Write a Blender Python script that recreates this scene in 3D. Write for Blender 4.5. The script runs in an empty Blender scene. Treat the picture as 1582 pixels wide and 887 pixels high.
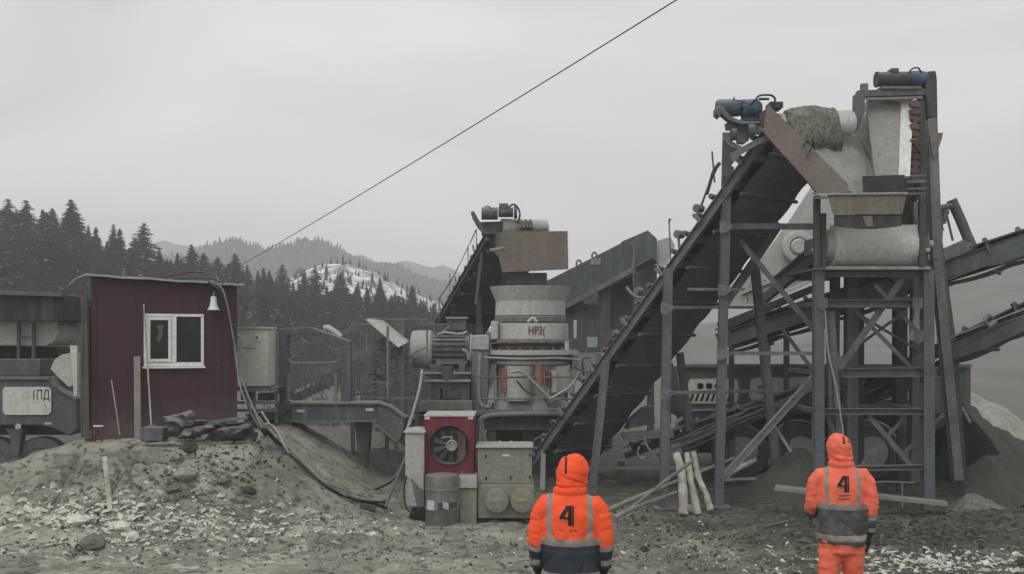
import bpy, math, random
from mathutils import Vector, Matrix, noise
from mathutils.bvhtree import BVHTree
R = math.radians
rnd = random.Random(7)
sc = bpy.context.scene
COL = sc.collection

# ------------------------------------------------------------------ camera, world, sun, exposure
EYE, F = 2.67, 1582.0
cam_d = bpy.data.cameras.new('camera'); cam = bpy.data.objects.new('camera', cam_d); COL.objects.link(cam)
cam.location = (0, 0, EYE); cam.rotation_euler = (R(90), 0, 0)
cam_d.sensor_width = 36; cam_d.lens = 36; cam_d.shift_y = (526 - 443.5) / 1582.0
cam_d.clip_start = 0.1; cam_d.clip_end = 6000
sc.camera = cam

SUN_EL, SUN_AZ = 52, 205      # behind the camera, a little to its left
HAZE = 0.0018
world = bpy.data.worlds.new('World'); sc.world = world; world.use_nodes = True
wt = world.node_tree; wt.nodes.clear()
def wn(t, **k):
    n = wt.nodes.new(t)
    for a, b in k.items(): setattr(n, a, b)
    return n
sky = wn('ShaderNodeTexSky', sky_type='NISHITA', sun_disc=False)
sky.sun_elevation = R(SUN_EL); sky.sun_rotation = R(SUN_AZ)
hs = wn('ShaderNodeHueSaturation'); hs.inputs['Saturation'].default_value = 0.12; hs.inputs['Value'].default_value = 1.0
tc = wn('ShaderNodeTexCoord'); mp = wn('ShaderNodeMapping'); mp.inputs['Scale'].default_value = (1.0, 1.0, 3.2)
nz = wn('ShaderNodeTexNoise'); nz.inputs['Scale'].default_value = 1.9; nz.inputs['Detail'].default_value = 5; nz.inputs['Roughness'].default_value = 0.42
nz.inputs['Distortion'].default_value = 0.9
cr = wn('ShaderNodeValToRGB')
cr.color_ramp.elements[0].position = 0.30; cr.color_ramp.elements[0].color = (0.440, 0.453, 0.453, 1)
cr.color_ramp.elements[1].position = 0.72; cr.color_ramp.elements[1].color = (0.770, 0.768, 0.748, 1)
up = wn('ShaderNodeVectorMath', operation='SCALE'); up.inputs['Scale'].default_value = 10.0
mx = wn('ShaderNodeMix', data_type='RGBA'); mx.inputs['Factor'].default_value = 0.92
bg = wn('ShaderNodeBackground'); bg.inputs['Strength'].default_value = 0.1
wo = wn('ShaderNodeOutputWorld')
L = wt.links.new
L(sky.outputs[0], hs.inputs['Color']); L(tc.outputs['Generated'], mp.inputs[0]); L(mp.outputs[0], nz.inputs['Vector'])
L(nz.outputs['Fac'], cr.inputs['Fac']); L(cr.outputs[0], up.inputs[0])
L(hs.outputs[0], mx.inputs['A']); L(up.outputs[0], mx.inputs['B']); L(mx.outputs['Result'], bg.inputs['Color']); L(bg.outputs[0], wo.inputs[0])

sd = bpy.data.lights.new('sun', 'SUN'); sd.energy = 1.0; sd.angle = R(40); sd.color = (1.0, 0.99, 0.97)
sun = bpy.data.objects.new('sun', sd); COL.objects.link(sun)
az = R(SUN_AZ)
sdir = Vector((math.sin(az) * math.cos(R(SUN_EL)), math.cos(az) * math.cos(R(SUN_EL)), math.sin(R(SUN_EL))))
sun.rotation_euler = sdir.to_track_quat('Z', 'Y').to_euler(); sun.location = sdir * 50
vs = sc.view_settings; vs.view_transform = 'Standard'; vs.look = 'None'; vs.gamma = 1; vs.exposure = 0.46; vs.use_curve_mapping = False
sc.cycles.max_bounces = 6; sc.cycles.diffuse_bounces = 4; sc.cycles.glossy_bounces = 2; sc.cycles.volume_bounces = 4
sc.cycles.transparent_max_bounces = 6

# ------------------------------------------------------------------ materials
MATS = {}
def mat(name, col, rough=0.75, metal=0.0, col2=None, scale=3.0, dust=0.0, dustcol=(0.265, 0.265, 0.25), bump=0.0, bscale=30, bdist=0.008, streak=0.0, contrast=0.22, spec=0.3, fine=0.14):
    """procedural paint/steel/earth: two-tone mottling, downward streaks, settled dust on upward faces, bump"""
    m = bpy.data.materials.new(name); m.use_nodes = True; t = m.node_tree; n = t.nodes; l = t.links.new
    b = n['Principled BSDF']; b.inputs['Roughness'].default_value = rough; b.inputs['Metallic'].default_value = metal
    b.inputs['Specular IOR Level'].default_value = spec
    if col2 is None: col2 = tuple(c * 0.55 for c in col)
    geo = n.new('ShaderNodeNewGeometry')
    a = n.new('ShaderNodeTexNoise'); a.inputs['Scale'].default_value = scale; a.inputs['Detail'].default_value = 8; a.inputs['Roughness'].default_value = 0.65
    l(geo.outputs['Position'], a.inputs['Vector'])
    r = n.new('ShaderNodeMapRange'); r.inputs['From Min'].default_value = 0.5 - contrast; r.inputs['From Max'].default_value = 0.5 + contrast
    l(a.outputs['Fac'], r.inputs['Value'])
    mi = n.new('ShaderNodeMix'); mi.data_type = 'RGBA'; l(r.outputs[0], mi.inputs['Factor'])
    mi.inputs['A'].default_value = (*col2, 1); mi.inputs['B'].default_value = (*col, 1)
    out = mi.outputs['Result']
    if streak:
        mp = n.new('ShaderNodeMapping'); mp.inputs['Scale'].default_value = (5, 5, 0.45); l(geo.outputs['Position'], mp.inputs[0])
        s = n.new('ShaderNodeTexNoise'); s.inputs['Scale'].default_value = 1.6; s.inputs['Detail'].default_value = 3; l(mp.outputs[0], s.inputs['Vector'])
        sr = n.new('ShaderNodeMapRange'); sr.inputs['From Min'].default_value = 0.5; sr.inputs['From Max'].default_value = 0.72; sr.inputs['To Max'].default_value = streak
        l(s.outputs['Fac'], sr.inputs['Value'])
        m2 = n.new('ShaderNodeMix'); m2.data_type = 'RGBA'; l(sr.outputs[0], m2.inputs['Factor']); l(out, m2.inputs['A']); m2.inputs['B'].default_value = (*dustcol, 1)
        out = m2.outputs['Result']
    if fine:
        f = n.new('ShaderNodeTexNoise'); f.inputs['Scale'].default_value = 16; f.inputs['Detail'].default_value = 4; l(geo.outputs['Position'], f.inputs['Vector'])
        fr = n.new('ShaderNodeMapRange'); fr.inputs['From Min'].default_value = 0.3; fr.inputs['From Max'].default_value = 0.7
        fr.inputs['To Min'].default_value = 1 - fine; fr.inputs['To Max'].default_value = 1 + fine
        l(f.outputs['Fac'], fr.inputs['Value'])
        vm = n.new('ShaderNodeVectorMath'); vm.operation = 'SCALE'; l(out, vm.inputs[0]); l(fr.outputs[0], vm.inputs['Scale']); out = vm.outputs[0]
    if dust:
        sx = n.new('ShaderNodeSeparateXYZ'); l(geo.outputs['Normal'], sx.inputs[0])
        dr = n.new('ShaderNodeMapRange'); dr.inputs['From Min'].default_value = 0.25; dr.inputs['From Max'].default_value = 0.8; dr.inputs['To Max'].default_value = dust
        l(sx.outputs['Z'], dr.inputs['Value'])
        m3 = n.new('ShaderNodeMix'); m3.data_type = 'RGBA'; l(dr.outputs[0], m3.inputs['Factor']); l(out, m3.inputs['A']); m3.inputs['B'].default_value = (*dustcol, 1)
        out = m3.outputs['Result']
    l(out, b.inputs['Base Color'])
    if bump:
        bn = n.new('ShaderNodeTexNoise'); bn.inputs['Scale'].default_value = bscale; bn.inputs['Detail'].default_value = 6; l(geo.outputs['Position'], bn.inputs['Vector'])
        bb = n.new('ShaderNodeBump'); bb.inputs['Strength'].default_value = bump; bb.inputs['Distance'].default_value = bdist
        l(bn.outputs['Fac'], bb.inputs['Height']); l(bb.outputs[0], b.inputs['Normal'])
    MATS[name] = m
    return m

mat('steel', (0.106, 0.117, 0.122), 0.7, 0.0, (0.074, 0.082, 0.086), dust=0.55, streak=0.25, bump=0.2)
mat('steel_mid', (0.152, 0.169, 0.177), 0.7, 0.0, (0.112, 0.124, 0.130), dust=0.6, streak=0.3, bump=0.2)
mat('steel_pale', (0.175, 0.185, 0.183), 0.7, 0.0, (0.09, 0.10, 0.10), dust=0.6, streak=0.35, bump=0.2)
mat('steel_blue', (0.088, 0.102, 0.109), 0.65, 0.0, (0.064, 0.074, 0.079), dust=0.55, streak=0.3, bump=0.15, scale=1.6)
mat('steel_dark', (0.062, 0.068, 0.070), 0.7, 0.0, (0.042, 0.046, 0.048), dust=0.4, streak=0.15, bump=0.2)
mat('galvanised', (0.36, 0.37, 0.36), 0.55, 0.3, (0.22, 0.23, 0.22), dust=0.3, bump=0.1)
mat('rust_plate', (0.180, 0.146, 0.122), 0.8, 0.0, (0.150, 0.130, 0.112), dust=0.3, streak=0.2, bump=0.2, scale=2.0, contrast=0.16)
mat('rust', (0.135, 0.080, 0.066), 0.85, 0.0, (0.08, 0.06, 0.052), dust=0.4, bump=0.4)
mat('pale_paint', (0.50, 0.52, 0.465), 0.6, 0.0, (0.38, 0.395, 0.35), dust=0.35, streak=0.3, scale=1.6)
mat('green_grey_paint', (0.44, 0.47, 0.43), 0.6, 0.0, (0.33, 0.355, 0.325), dust=0.35, streak=0.35, scale=1.6)
mat('beige_paint', (0.22, 0.218, 0.178), 0.6, 0.0, (0.18, 0.178, 0.145), dust=0.4, streak=0.35, scale=2)
mat('drum_dust', (0.56, 0.56, 0.53), 0.9, 0.0, (0.46, 0.46, 0.43), dust=0.4, streak=0.15, scale=1.0, contrast=.4)
mat('cabinet_grey', (0.39, 0.40, 0.375), 0.6, 0.0, (0.31, 0.315, 0.295), dust=0.3, streak=0.3, scale=1.2, contrast=.4)
mat('keg_grey', (0.15, 0.155, 0.145), 0.6, 0.0, (0.11, 0.115, 0.105), dust=0.4, streak=0.4, scale=2)
mat('white_paint', (0.74, 0.74, 0.72), 0.5, 0.0, (0.6, 0.6, 0.57), dust=0.2, streak=0.15)
mat('cream_panel', (0.60, 0.61, 0.54), 0.55, 0.0, (0.50, 0.51, 0.45), streak=0.3, scale=1.4)
mat('red_paint', (0.165, 0.020, 0.030), 0.55, 0.0, (0.115, 0.016, 0.023), dust=0.5, streak=0.12)
mat('red_text', (0.30, 0.05, 0.045), 0.7)
mat('orange_steel', (0.31, 0.125, 0.090), 0.6, 0.0, (0.23, 0.10, 0.075), dust=0.4, streak=0.3)
mat('dull_red', (0.14, 0.06, 0.05), 0.7, dust=0.4, streak=0.3)
mat('blue_paint', (0.045, 0.085, 0.165), 0.55, 0.0, (0.035, 0.055, 0.09), dust=0.55, streak=0.3)
mat('motor_blue_grey', (0.075, 0.10, 0.118), 0.6, 0.0, (0.045, 0.06, 0.07), dust=0.7, streak=0.3)
mat('rubber', (0.055, 0.055, 0.053), 0.85, dust=0.5, streak=0.4, dustcol=(0.10, 0.097, 0.085))
mat('tyre', (0.125, 0.123, 0.115), 0.9, 0.0, (0.085, 0.084, 0.079), dust=0.5, streak=0.3, dustcol=(0.15, 0.145, 0.125))
mat('belt', (0.150, 0.165, 0.168), 0.9, 0.0, (0.112, 0.123, 0.125), dust=0.6, bump=0.3, streak=0.2, dustcol=(0.12, 0.12, 0.11))
mat('belt_dusty', (0.41, 0.41, 0.375), 0.95, 0.0, (0.35, 0.35, 0.32), bump=0.2, contrast=.4)
mat('black', (0.012, 0.012, 0.013), 0.6, fine=0)
mat('dark_hole', (0.008, 0.008, 0.009), 0.95, fine=0)
mat('glass_dark', (0.018, 0.024, 0.026), 0.2, 0.0, (0.010, 0.013, 0.015), spec=0.22, fine=0)
mat('curtain', (0.12, 0.12, 0.115), 0.9)
mat('wood_pale', (0.56, 0.54, 0.47), 0.9, 0.0, (0.22, 0.20, 0.165), scale=7, bump=0.6, bscale=40, streak=0.3, dustcol=(0.12, 0.11, 0.09))
mat('wood_board', (0.26, 0.25, 0.215), 0.9, 0.0, (0.17, 0.16, 0.14), scale=5, bump=0.4)
mat('wood_dark', (0.105, 0.10, 0.088), 0.9, 0.0, (0.06, 0.056, 0.05), scale=5, bump=0.4)
mat('tarp', (0.085, 0.09, 0.085), 0.8, dust=0.55, bump=0.8, bscale=14, bdist=.03)
mat('tarp_dark', (0.045, 0.048, 0.048), 0.8, dust=0.35, bump=0.8, bscale=14, bdist=.03)
mat('bin_dark', (0.026, 0.034, 0.037), 0.7, 0.0, (0.018, 0.024, 0.027), dust=0.4, streak=0.15)
mat('dust_grey', (0.30, 0.30, 0.275), 0.95, 0.0, (0.235, 0.235, 0.215), scale=1.6, contrast=.35, bump=.4, bscale=60)
mat('cable_black', (0.02, 0.02, 0.021), 0.6, dust=0.5)
mat('cable_pale', (0.33, 0.34, 0.32), 0.6, dust=0.2)
mat('gravel', (0.205, 0.208, 0.175), 0.95, 0.0, (0.120, 0.122, 0.103), scale=34, bump=1.0, bscale=55, contrast=0.12, fine=0.4, bdist=.02)
mat('sand_pale', (0.33, 0.33, 0.29), 0.95, 0.0, (0.18, 0.18, 0.155), scale=4, bump=0.6, bscale=35)
mat('sand_dark', (0.088, 0.088, 0.076), 0.95, 0.0, (0.055, 0.055, 0.048), scale=3, bump=0.6, bscale=25)
mat('chip_pale', (0.66, 0.66, 0.58), 0.9, 0.0, (0.45, 0.45, 0.39), scale=6)
mat('stone_grey', (0.17, 0.165, 0.14), 0.9, 0.0, (0.10, 0.098, 0.085), scale=6, bump=0.5)
mat('stone_dark', (0.055, 0.055, 0.048), 0.9, 0.0, (0.035, 0.035, 0.03), scale=6, bump=0.5)
mat('bark', (0.055, 0.048, 0.042), 0.95, bump=0.6)
mat('needles', (0.020, 0.029, 0.029), 0.85, 0.0, (0.010, 0.015, 0.0155), scale=0.8, fine=0.3)
mat('needles_snow', (0.42, 0.43, 0.43), 0.85, 0.0, (0.2, 0.21, 0.21), scale=0.8)
mat('twig', (0.085, 0.072, 0.062), 0.9)
mat('twig_pale', (0.22, 0.205, 0.18), 0.9)
mat('paper', (0.6, 0.6, 0.57), 0.8)
mat('yellow', (0.42, 0.38, 0.14), 0.7)

# ------------------------------------------------------------------ mesh builder
def P(px, py, D): return Vector(((px - 791) / F * D, D, EYE + (526 - py) / F * D))
def W(p, D): return p * D / F
class Mb:
    def __init__(s): s.v = []; s.f = []; s.mi = []; s.cur = 0
    def add(s, vs, fs):
        o = len(s.v); s.v += [Vector(v) for v in vs]; s.f += [tuple(i + o for i in f) for f in fs]; s.mi += [s.cur] * len(fs); return s
    def beam(s, a, b, w, h, up=None, pw=0, ph=0):
        """box from a to b; w across (mostly horizontal), h the other way"""
        a, b = Vector(a), Vector(b); d = (b - a).normalized()
        u = up if up is not None else (Vector((0, 1, 0)) if abs(d.z) > 0.85 else Vector((0, 0, 1)))
        sx = d.cross(u).normalized(); sy = sx.cross(d).normalized()
        vs = []
        for p in (a, b):
            for i, j in ((-1, -1), (1, -1), (1, 1), (-1, 1)): vs.append(p + sx * (w / 2 * i + pw) + sy * (h / 2 * j + ph))
        return s.add(vs, [(3, 2, 1, 0), (4, 5, 6, 7), (0, 1, 5, 4), (1, 2, 6, 5), (2, 3, 7, 6), (3, 0, 4, 7)])
    def ibeam(s, a, b, w, h, t=0.012, up=None):
        s.beam(a, b, w, t, up, 0, h / 2 - t / 2); s.beam(a, b, w, t, up, 0, -h / 2 + t / 2); return s.beam(a, b, t, h - 2 * t - .002, up)
    def channel(s, a, b, w, h, t=0.012, up=None):
        s.beam(a, b, w, t, up, 0, h / 2 - t / 2); s.beam(a, b, w, t, up, 0, -h / 2 + t / 2); return s.beam(a, b, t, h - 2 * t - .002, up, -w / 2 + t / 2, 0)
    def box(s, x0, y0, z0, x1, y1, z1):
        return s.add([(x0, y0, z0), (x1, y0, z0), (x1, y1, z0), (x0, y1, z0), (x0, y0, z1), (x1, y0, z1), (x1, y1, z1), (x0, y1, z1)],
                     [(3, 2, 1, 0), (4, 5, 6, 7), (0, 1, 5, 4), (1, 2, 6, 5), (2, 3, 7, 6), (3, 0, 4, 7)])
    def pbox(s, px0, py0, px1, py1, D, depth):
        a = P(px0, py1, D); b = P(px1, py0, D); return s.box(a.x, D, a.z, b.x, D + depth, b.z)
    def cyl(s, a, b, r, r2=None, n=20, cap=True):
        a, b = Vector(a), Vector(b); r2 = r if r2 is None else r2
        d = (b - a).normalized(); u = Vector((0, 0, 1)) if abs(d.z) < 0.9 else Vector((1, 0, 0))
        x = d.cross(u).normalized(); y = d.cross(x).normalized()
        vs = [a + (x * math.cos(t) + y * math.sin(t)) * r for t in [2 * math.pi * i / n for i in range(n)]]
        vs += [b + (x * math.cos(t) + y * math.sin(t)) * r2 for t in [2 * math.pi * i / n for i in range(n)]]
        fs = [(i, i + n, (i + 1) % n + n, (i + 1) % n) for i in range(n)]
        if cap: fs += [tuple(range(n)), tuple(range(2 * n - 1, n - 1, -1))]
        return s.add(vs, fs)
    def lathe(s, prof, c, n=40, axis='Z', closed=True):
        """prof: list of (r, h) ; c centre"""
        c = Vector(c); vs = []; k = len(prof)
        for r, h in prof:
            for i in range(n):
                t = 2 * math.pi * i / n; p = (r * math.cos(t), r * math.sin(t), h)
                if axis == 'X': p = (h, p[0], p[1])
                elif axis == 'Y': p = (p[0], h, p[1])
                vs.append(c + Vector(p))
        fs = [(j * n + i, j * n + (i + 1) % n, (j + 1) * n + (i + 1) % n, (j + 1) * n + i) for j in range(k - 1) for i in range(n)]
        if closed: fs += [tuple(range(n - 1, -1, -1)), tuple(range((k - 1) * n, k * n))]
        return s.add(vs, fs)
    def poly(s, pts, th):
        """flat polygon given in order, pushed along vector th"""
        n = len(pts); pts = [Vector(p) for p in pts]; th = Vector(th)
        return s.add(pts + [p + th for p in pts], [tuple(range(n)), tuple(range(2 * n - 1, n - 1, -1))] + [(i, i + n, (i + 1) % n + n, (i + 1) % n) for i in range(n)])
    def ppoly(s, pix, D, depth): return s.poly([P(p[0], p[1], p[2] if len(p) > 2 else D) for p in pix], (0, depth, 0))
    def tube(s, pts, r, n=7, smooth=4, jit=0.0):
        pts = [Vector(p) for p in pts]
        if smooth and len(pts) > 2:
            q = [pts[0] * 2 - pts[1]] + pts + [pts[-1] * 2 - pts[-2]]; out = []
            for i in range(1, len(q) - 2):
                for k in range(smooth):
                    t = k / smooth; a, b, c, d = q[i - 1:i + 3]
                    out.append(0.5 * ((2 * b) + (c - a) * t + (2 * a - 5 * b + 4 * c - d) * t * t + (3 * b - a - 3 * c + d) * t ** 3))
            pts = out + [pts[-1]]
        if jit: pts = [p + Vector((rnd.uniform(-jit, jit), rnd.uniform(-jit, jit), rnd.uniform(-jit, jit))) for p in pts]
        vs = []; m = len(pts)
        for i, p in enumerate(pts):
            d = (pts[min(i + 1, m - 1)] - pts[max(i - 1, 0)]).normalized(); u = Vector((0, 0, 1)) if abs(d.z) < 0.95 else Vector((1, 0, 0))
            x = d.cross(u).normalized(); y = d.cross(x).normalized(); rr = r(i / (m - 1)) if callable(r) else r
            vs += [p + (x * math.cos(2 * math.pi * k / n) + y * math.sin(2 * math.pi * k / n)) * rr for k in range(n)]
        fs = [(i * n + k, i * n + n + k, i * n + n + (k + 1) % n, i * n + (k + 1) % n) for i in range(m - 1) for k in range(n)]
        fs += [tuple(range(n)), tuple(range(m * n - 1, m * n - n - 1, -1))]
        return s.add(vs, fs)
    def rotate(s, M):
        s.v = [M @ v for v in s.v]; return s
    def mesh(s, name, mats, smooth=True, origin=None):
        me = bpy.data.meshes.new(name); o = origin or Vector((0, 0, 0))
        me.from_pydata([tuple(v - o) for v in s.v], [], s.f)
        import bmesh
        bm = bmesh.new(); bm.from_mesh(me); bmesh.ops.recalc_face_normals(bm, faces=bm.faces); bm.to_mesh(me); bm.free()
        for m in (mats if isinstance(mats, (list, tuple)) else [mats]): me.materials.append(MATS[m] if isinstance(m, str) else m)
        me.polygons.foreach_set('material_index', s.mi)
        if smooth: me.shade_smooth(); me.set_sharp_from_angle(angle=R(38))
        return me
def bevel(o, w):
    b = o.modifiers.new('bevel', 'BEVEL'); b.width = w; b.segments = 2; b.limit_method = 'ANGLE'; b.angle_limit = R(40); b.harden_normals = False
def setp(o, label=None, cat=None, group=None, kind=None):
    if label: o['label'] = label
    if cat: o['category'] = cat
    if group: o['group'] = group
    if kind: o['kind'] = kind
    return o
class Thing:
    """one movable thing: an Empty at its base that parents its part meshes (built in world space, re-based by done())"""
    def __init__(s, name, label, cat, group=None):
        s.o = bpy.data.objects.new(name, None); COL.objects.link(s.o); setp(s.o, label, cat, group); s.parts = []; s.o.empty_display_size = 0.3
    def part(s, name, mb, m, parent=None, bev=0, label=None, smooth=True):
        o = bpy.data.objects.new(name, mb.mesh(name, m, smooth)); COL.objects.link(o); o.parent = parent or s.o
        if bev: bevel(o, bev)
        if label: o['label'] = label
        s.parts.append(o); return o
    def done(s, base=None):
        lo = Vector((1e9,) * 3); hi = -lo
        for p in s.parts:
            for v in p.data.vertices:
                for k in range(3): lo[k] = min(lo[k], v.co[k]); hi[k] = max(hi[k], v.co[k])
        c = base or Vector(((lo.x + hi.x) / 2, (lo.y + hi.y) / 2, lo.z)); T = Matrix.Translation(-c)
        for me in {p.data for p in s.parts}: me.transform(T)
        s.o.location = c
        return s.o
def solo(name, label, cat, mb, m, group=None, bev=0, kind=None, smooth=True):
    lo = Vector([min(v[k] for v in mb.v) for k in range(3)]); hi = Vector([max(v[k] for v in mb.v) for k in range(3)])
    c = Vector(((lo.x + hi.x) / 2, (lo.y + hi.y) / 2, lo.z))
    o = bpy.data.objects.new(name, mb.mesh(name, m, smooth, c)); COL.objects.link(o); o.location = c
    if bev: bevel(o, bev)
    return setp(o, label, cat, group, kind)
def struct(name, mb, m, smooth=True):
    o = bpy.data.objects.new(name, mb.mesh(name, m, smooth)); COL.objects.link(o); o['kind'] = 'structure'; return o
def text_mesh(body, size, res=3):
    cu = bpy.data.curves.new('txt', 'FONT'); cu.body = body; cu.size = size; cu.extrude = 0.0; cu.resolution_u = res; cu.align_x = 'CENTER'; cu.align_y = 'CENTER'; cu.offset = size * 0.012
    o = bpy.data.objects.new('txt', cu); COL.objects.link(o)
    dg = bpy.context.evaluated_depsgraph_get(); me = bpy.data.meshes.new_from_object(o.evaluated_get(dg))
    bpy.data.objects.remove(o); bpy.data.curves.remove(cu)
    vs = [v.co.copy() for v in me.vertices]; fs = [tuple(p.vertices) for p in me.polygons]; bpy.data.meshes.remove(me)
    return vs, fs
def smooth01(t): t = max(0.0, min(1.0, t)); return t * t * (3 - 2 * t)
def interp(x, xs, ys):
    if x <= xs[0]: return ys[0]
    for i in range(1, len(xs)):
        if x <= xs[i]: return ys[i - 1] + (ys[i] - ys[i - 1]) * (x - xs[i - 1]) / (xs[i] - xs[i - 1])
    return ys[-1]
def tint(name, base, k):
    return name
# ------------------------------------------------------------------ the ground
def mound(x, y):
    crest = interp(x, [-30, -12, -7.6, -6.6, -5.7, -3.75, -3.1, -2.4, -1.7, -1.2], [0.2, 0.5, 0.84, 1.16, 1.22, 1.24, 0.82, 0.32, 0.06, 0])
    wob = 0.35 * noise.noise(Vector((x * 0.5, 3.1, 0)))
    front = smooth01((y - 12.7 - wob) / 2.2); back = 1 - smooth01((y - 18.2) / 1.8)
    if x < -7: back = 1 - smooth01((y - 15.6) / 1.6)
    return crest * front * back
def gz(x, y):
    z = mound(x, y)
    # broad undulation, ruts, clods
    z += 0.05 * noise.noise(Vector((x * 0.35, y * 0.35, 1.0)))
    if y < 40:
        a = 1.0 + 1.2 * smooth01(mound(x, y) / 0.4) * smooth01((14.9 - y) / 1.0)
        q = Vector((x * 1.6, y * 2.6, 5.0))
        z += 0.035 * a * noise.turbulence(q, 4, True) - 0.02
        z += 0.030 * a * noise.noise(Vector((x * 4.5, y * 6.5, 2.0))) + 0.016 * noise.noise(Vector((x * 12, y * 16, 9.0)))
        rd = abs(noise.noise(Vector((x * 1.3 + 4, y * 2.4, 11.0)))); z -= 0.055 * a * max(0, 1 - rd / 0.13)
        rd = abs(noise.noise(Vector((x * 3.1, y * 5.2, 17.0)))); z -= 0.026 * a * max(0, 1 - rd / 0.16)
        # low dark berm in front of the tower, and to the right
        z += 0.34 * math.exp(-((x - 4.6) / 1.7) ** 2 - ((y - 13.6) / 0.75) ** 2)
        z += 0.22 * math.exp(-((x - 7.6) / 1.5) ** 2 - ((y - 15.0) / 0.8) ** 2)
        z += 0.15 * math.exp(-((x - 1.9) / 1.0) ** 2 - ((y - 12.6) / 0.6) ** 2)
    return z
def lines(segs):
    out = []
    for a, b, st in segs:
        n = max(1, int(round((b - a) / st))); out += [a + (b - a) * i / n for i in range(n)]
    return out + [segs[-1][1]]
xs = lines([(-850, -200, 100), (-200, -40, 20), (-40, -14, 2), (-14, -8.5, 0.25), (-8.5, 8.5, 0.05), (8.5, 14, 0.25), (14, 40, 2), (40, 200, 20), (200, 850, 100)])
ys = lines([(-50, 2, 8), (2, 11, 0.6), (11, 16.6, 0.04), (16.6, 20, 0.09), (20, 30, 0.5), (30, 60, 3), (60, 200, 20), (200, 1000, 100)])
g = Mb(); nx = len(xs)
g.v = [Vector((x, y, gz(x, y))) for y in ys for x in xs]
g.f = [(j * nx + i, j * nx + i + 1, (j + 1) * nx + i + 1, (j + 1) * nx + i) for j in range(len(ys) - 1) for i in range(nx - 1)]; g.mi = [0] * len(g.f)

gm = bpy.data.materials.new('earth'); gm.use_nodes = True; t = gm.node_tree; n = t.nodes; l = t.links.new
b = n['Principled BSDF']; b.inputs['Roughness'].default_value = 0.95; b.inputs['Specular IOR Level'].default_value = 0.15
geo = n.new('ShaderNodeNewGeometry')
def gnoise(scale, det, vec=None, sc3=(1, 1, 1), dist=0.0):
    mp = n.new('ShaderNodeMapping'); mp.inputs['Scale'].default_value = sc3; l(geo.outputs['Position'], mp.inputs[0])
    a = n.new('ShaderNodeTexNoise'); a.inputs['Scale'].default_value = scale; a.inputs['Detail'].default_value = det; a.inputs['Roughness'].default_value = 0.62; a.inputs['Distortion'].default_value = dist
    l(mp.outputs[0], a.inputs['Vector']); return a.outputs['Fac']
def rng(v, a, b2, c=0.0, d=1.0):
    r = n.new('ShaderNodeMapRange'); r.inputs['From Min'].default_value = a; r.inputs['From Max'].default_value = b2; r.inputs['To Min'].default_value = c; r.inputs['To Max'].default_value = d
    l(v, r.inputs['Value']); return r.outputs[0]
def mixc(f, a, b2):
    m = n.new('ShaderNodeMix'); m.data_type = 'RGBA'; l(f, m.inputs['Factor'])
    for k, c in (('A', a), ('B', b2)):
        if isinstance(c, tuple): m.inputs[k].default_value = (*c, 1)
        else: l(c, m.inputs[k])
    return m.outputs['Result']
def mth(op, a, b2):
    m = n.new('ShaderNodeMath'); m.operation = op
    for k, c in ((0, a), (1, b2)):
        if isinstance(c, (int, float)): m.inputs[k].default_value = c
        else: l(c, m.inputs[k])
    return m.outputs[0]
sep = n.new('ShaderNodeSeparateXYZ'); l(geo.outputs['Position'], sep.inputs[0])
xw = mth('ADD', sep.outputs['X'], mth('MULTIPLY', rng(gnoise(0.6, 3), 0.3, 0.7, -1, 1), 1.6))
dark = mth('MAXIMUM', rng(xw, 0.6, 3.2), rng(mth('ADD', sep.outputs['Y'], mth('MULTIPLY', xw, 0.35)), 16.2, 18.5))     # damp crusher fines to the right and behind
pale = mixc(rng(gnoise(1.1, 8), 0.35, 0.66), (0.178, 0.174, 0.140), (0.355, 0.349, 0.292))
dk = mixc(rng(gnoise(1.7, 8), 0.35, 0.66), (0.058, 0.058, 0.049), (0.112, 0.112, 0.096))
c = mixc(dark, pale, dk); c = mixc(rng(sep.outputs['Y'], 22, 34), c, (0.155, 0.152, 0.140))  # far ground paled to grey in the colour, imitating mist
c = mixc(rng(gnoise(2.6, 7, sc3=(0.8, 1.6, 1.6), dist=0.8), 0.54, 0.62, 0, 0.62), c, (0.066, 0.066, 0.055))       # dark clods
c = mixc(rng(gnoise(9.0, 6, sc3=(0.45, 1.3, 1.3), dist=1.2), 0.60, 0.66, 0, 0.5), c, (0.34, 0.34, 0.28))          # pale grit
lime = mth('MULTIPLY', mth('MAXIMUM', mth('MULTIPLY', rng(sep.outputs['Y'], 14.5, 13.7), rng(sep.outputs['X'], -1.2, -2.6)), mth('MULTIPLY', rng(sep.outputs['Y'], 12.9, 12.4), rng(sep.outputs['X'], 2.6, 3.8))), rng(gnoise(2.2, 9, sc3=(0.7, 1.5, 1.5), dist=1.0), 0.54, 0.60, 0, 0.8))
c = mixc(lime, c, (0.50, 0.50, 0.43))                                                                     # lime crust patches
c = mixc(rng(gnoise(26, 5, sc3=(0.6, 1, 1)), 0.56, 0.66, 0, 0.55), c, (0.05, 0.05, 0.042))
l(c, b.inputs['Base Color'])
bp = n.new('ShaderNodeBump'); bp.inputs['Strength'].default_value = 0.9; bp.inputs['Distance'].default_value = 0.05
l(mth('ADD', gnoise(7, 8, sc3=(0.6, 1.4, 1.4), dist=0.6), mth('MULTIPLY', gnoise(30, 5), 0.4)), bp.inputs['Height']); l(bp.outputs[0], b.inputs['Normal'])
MATS['earth'] = gm
struct('ground', g, 'earth')

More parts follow.
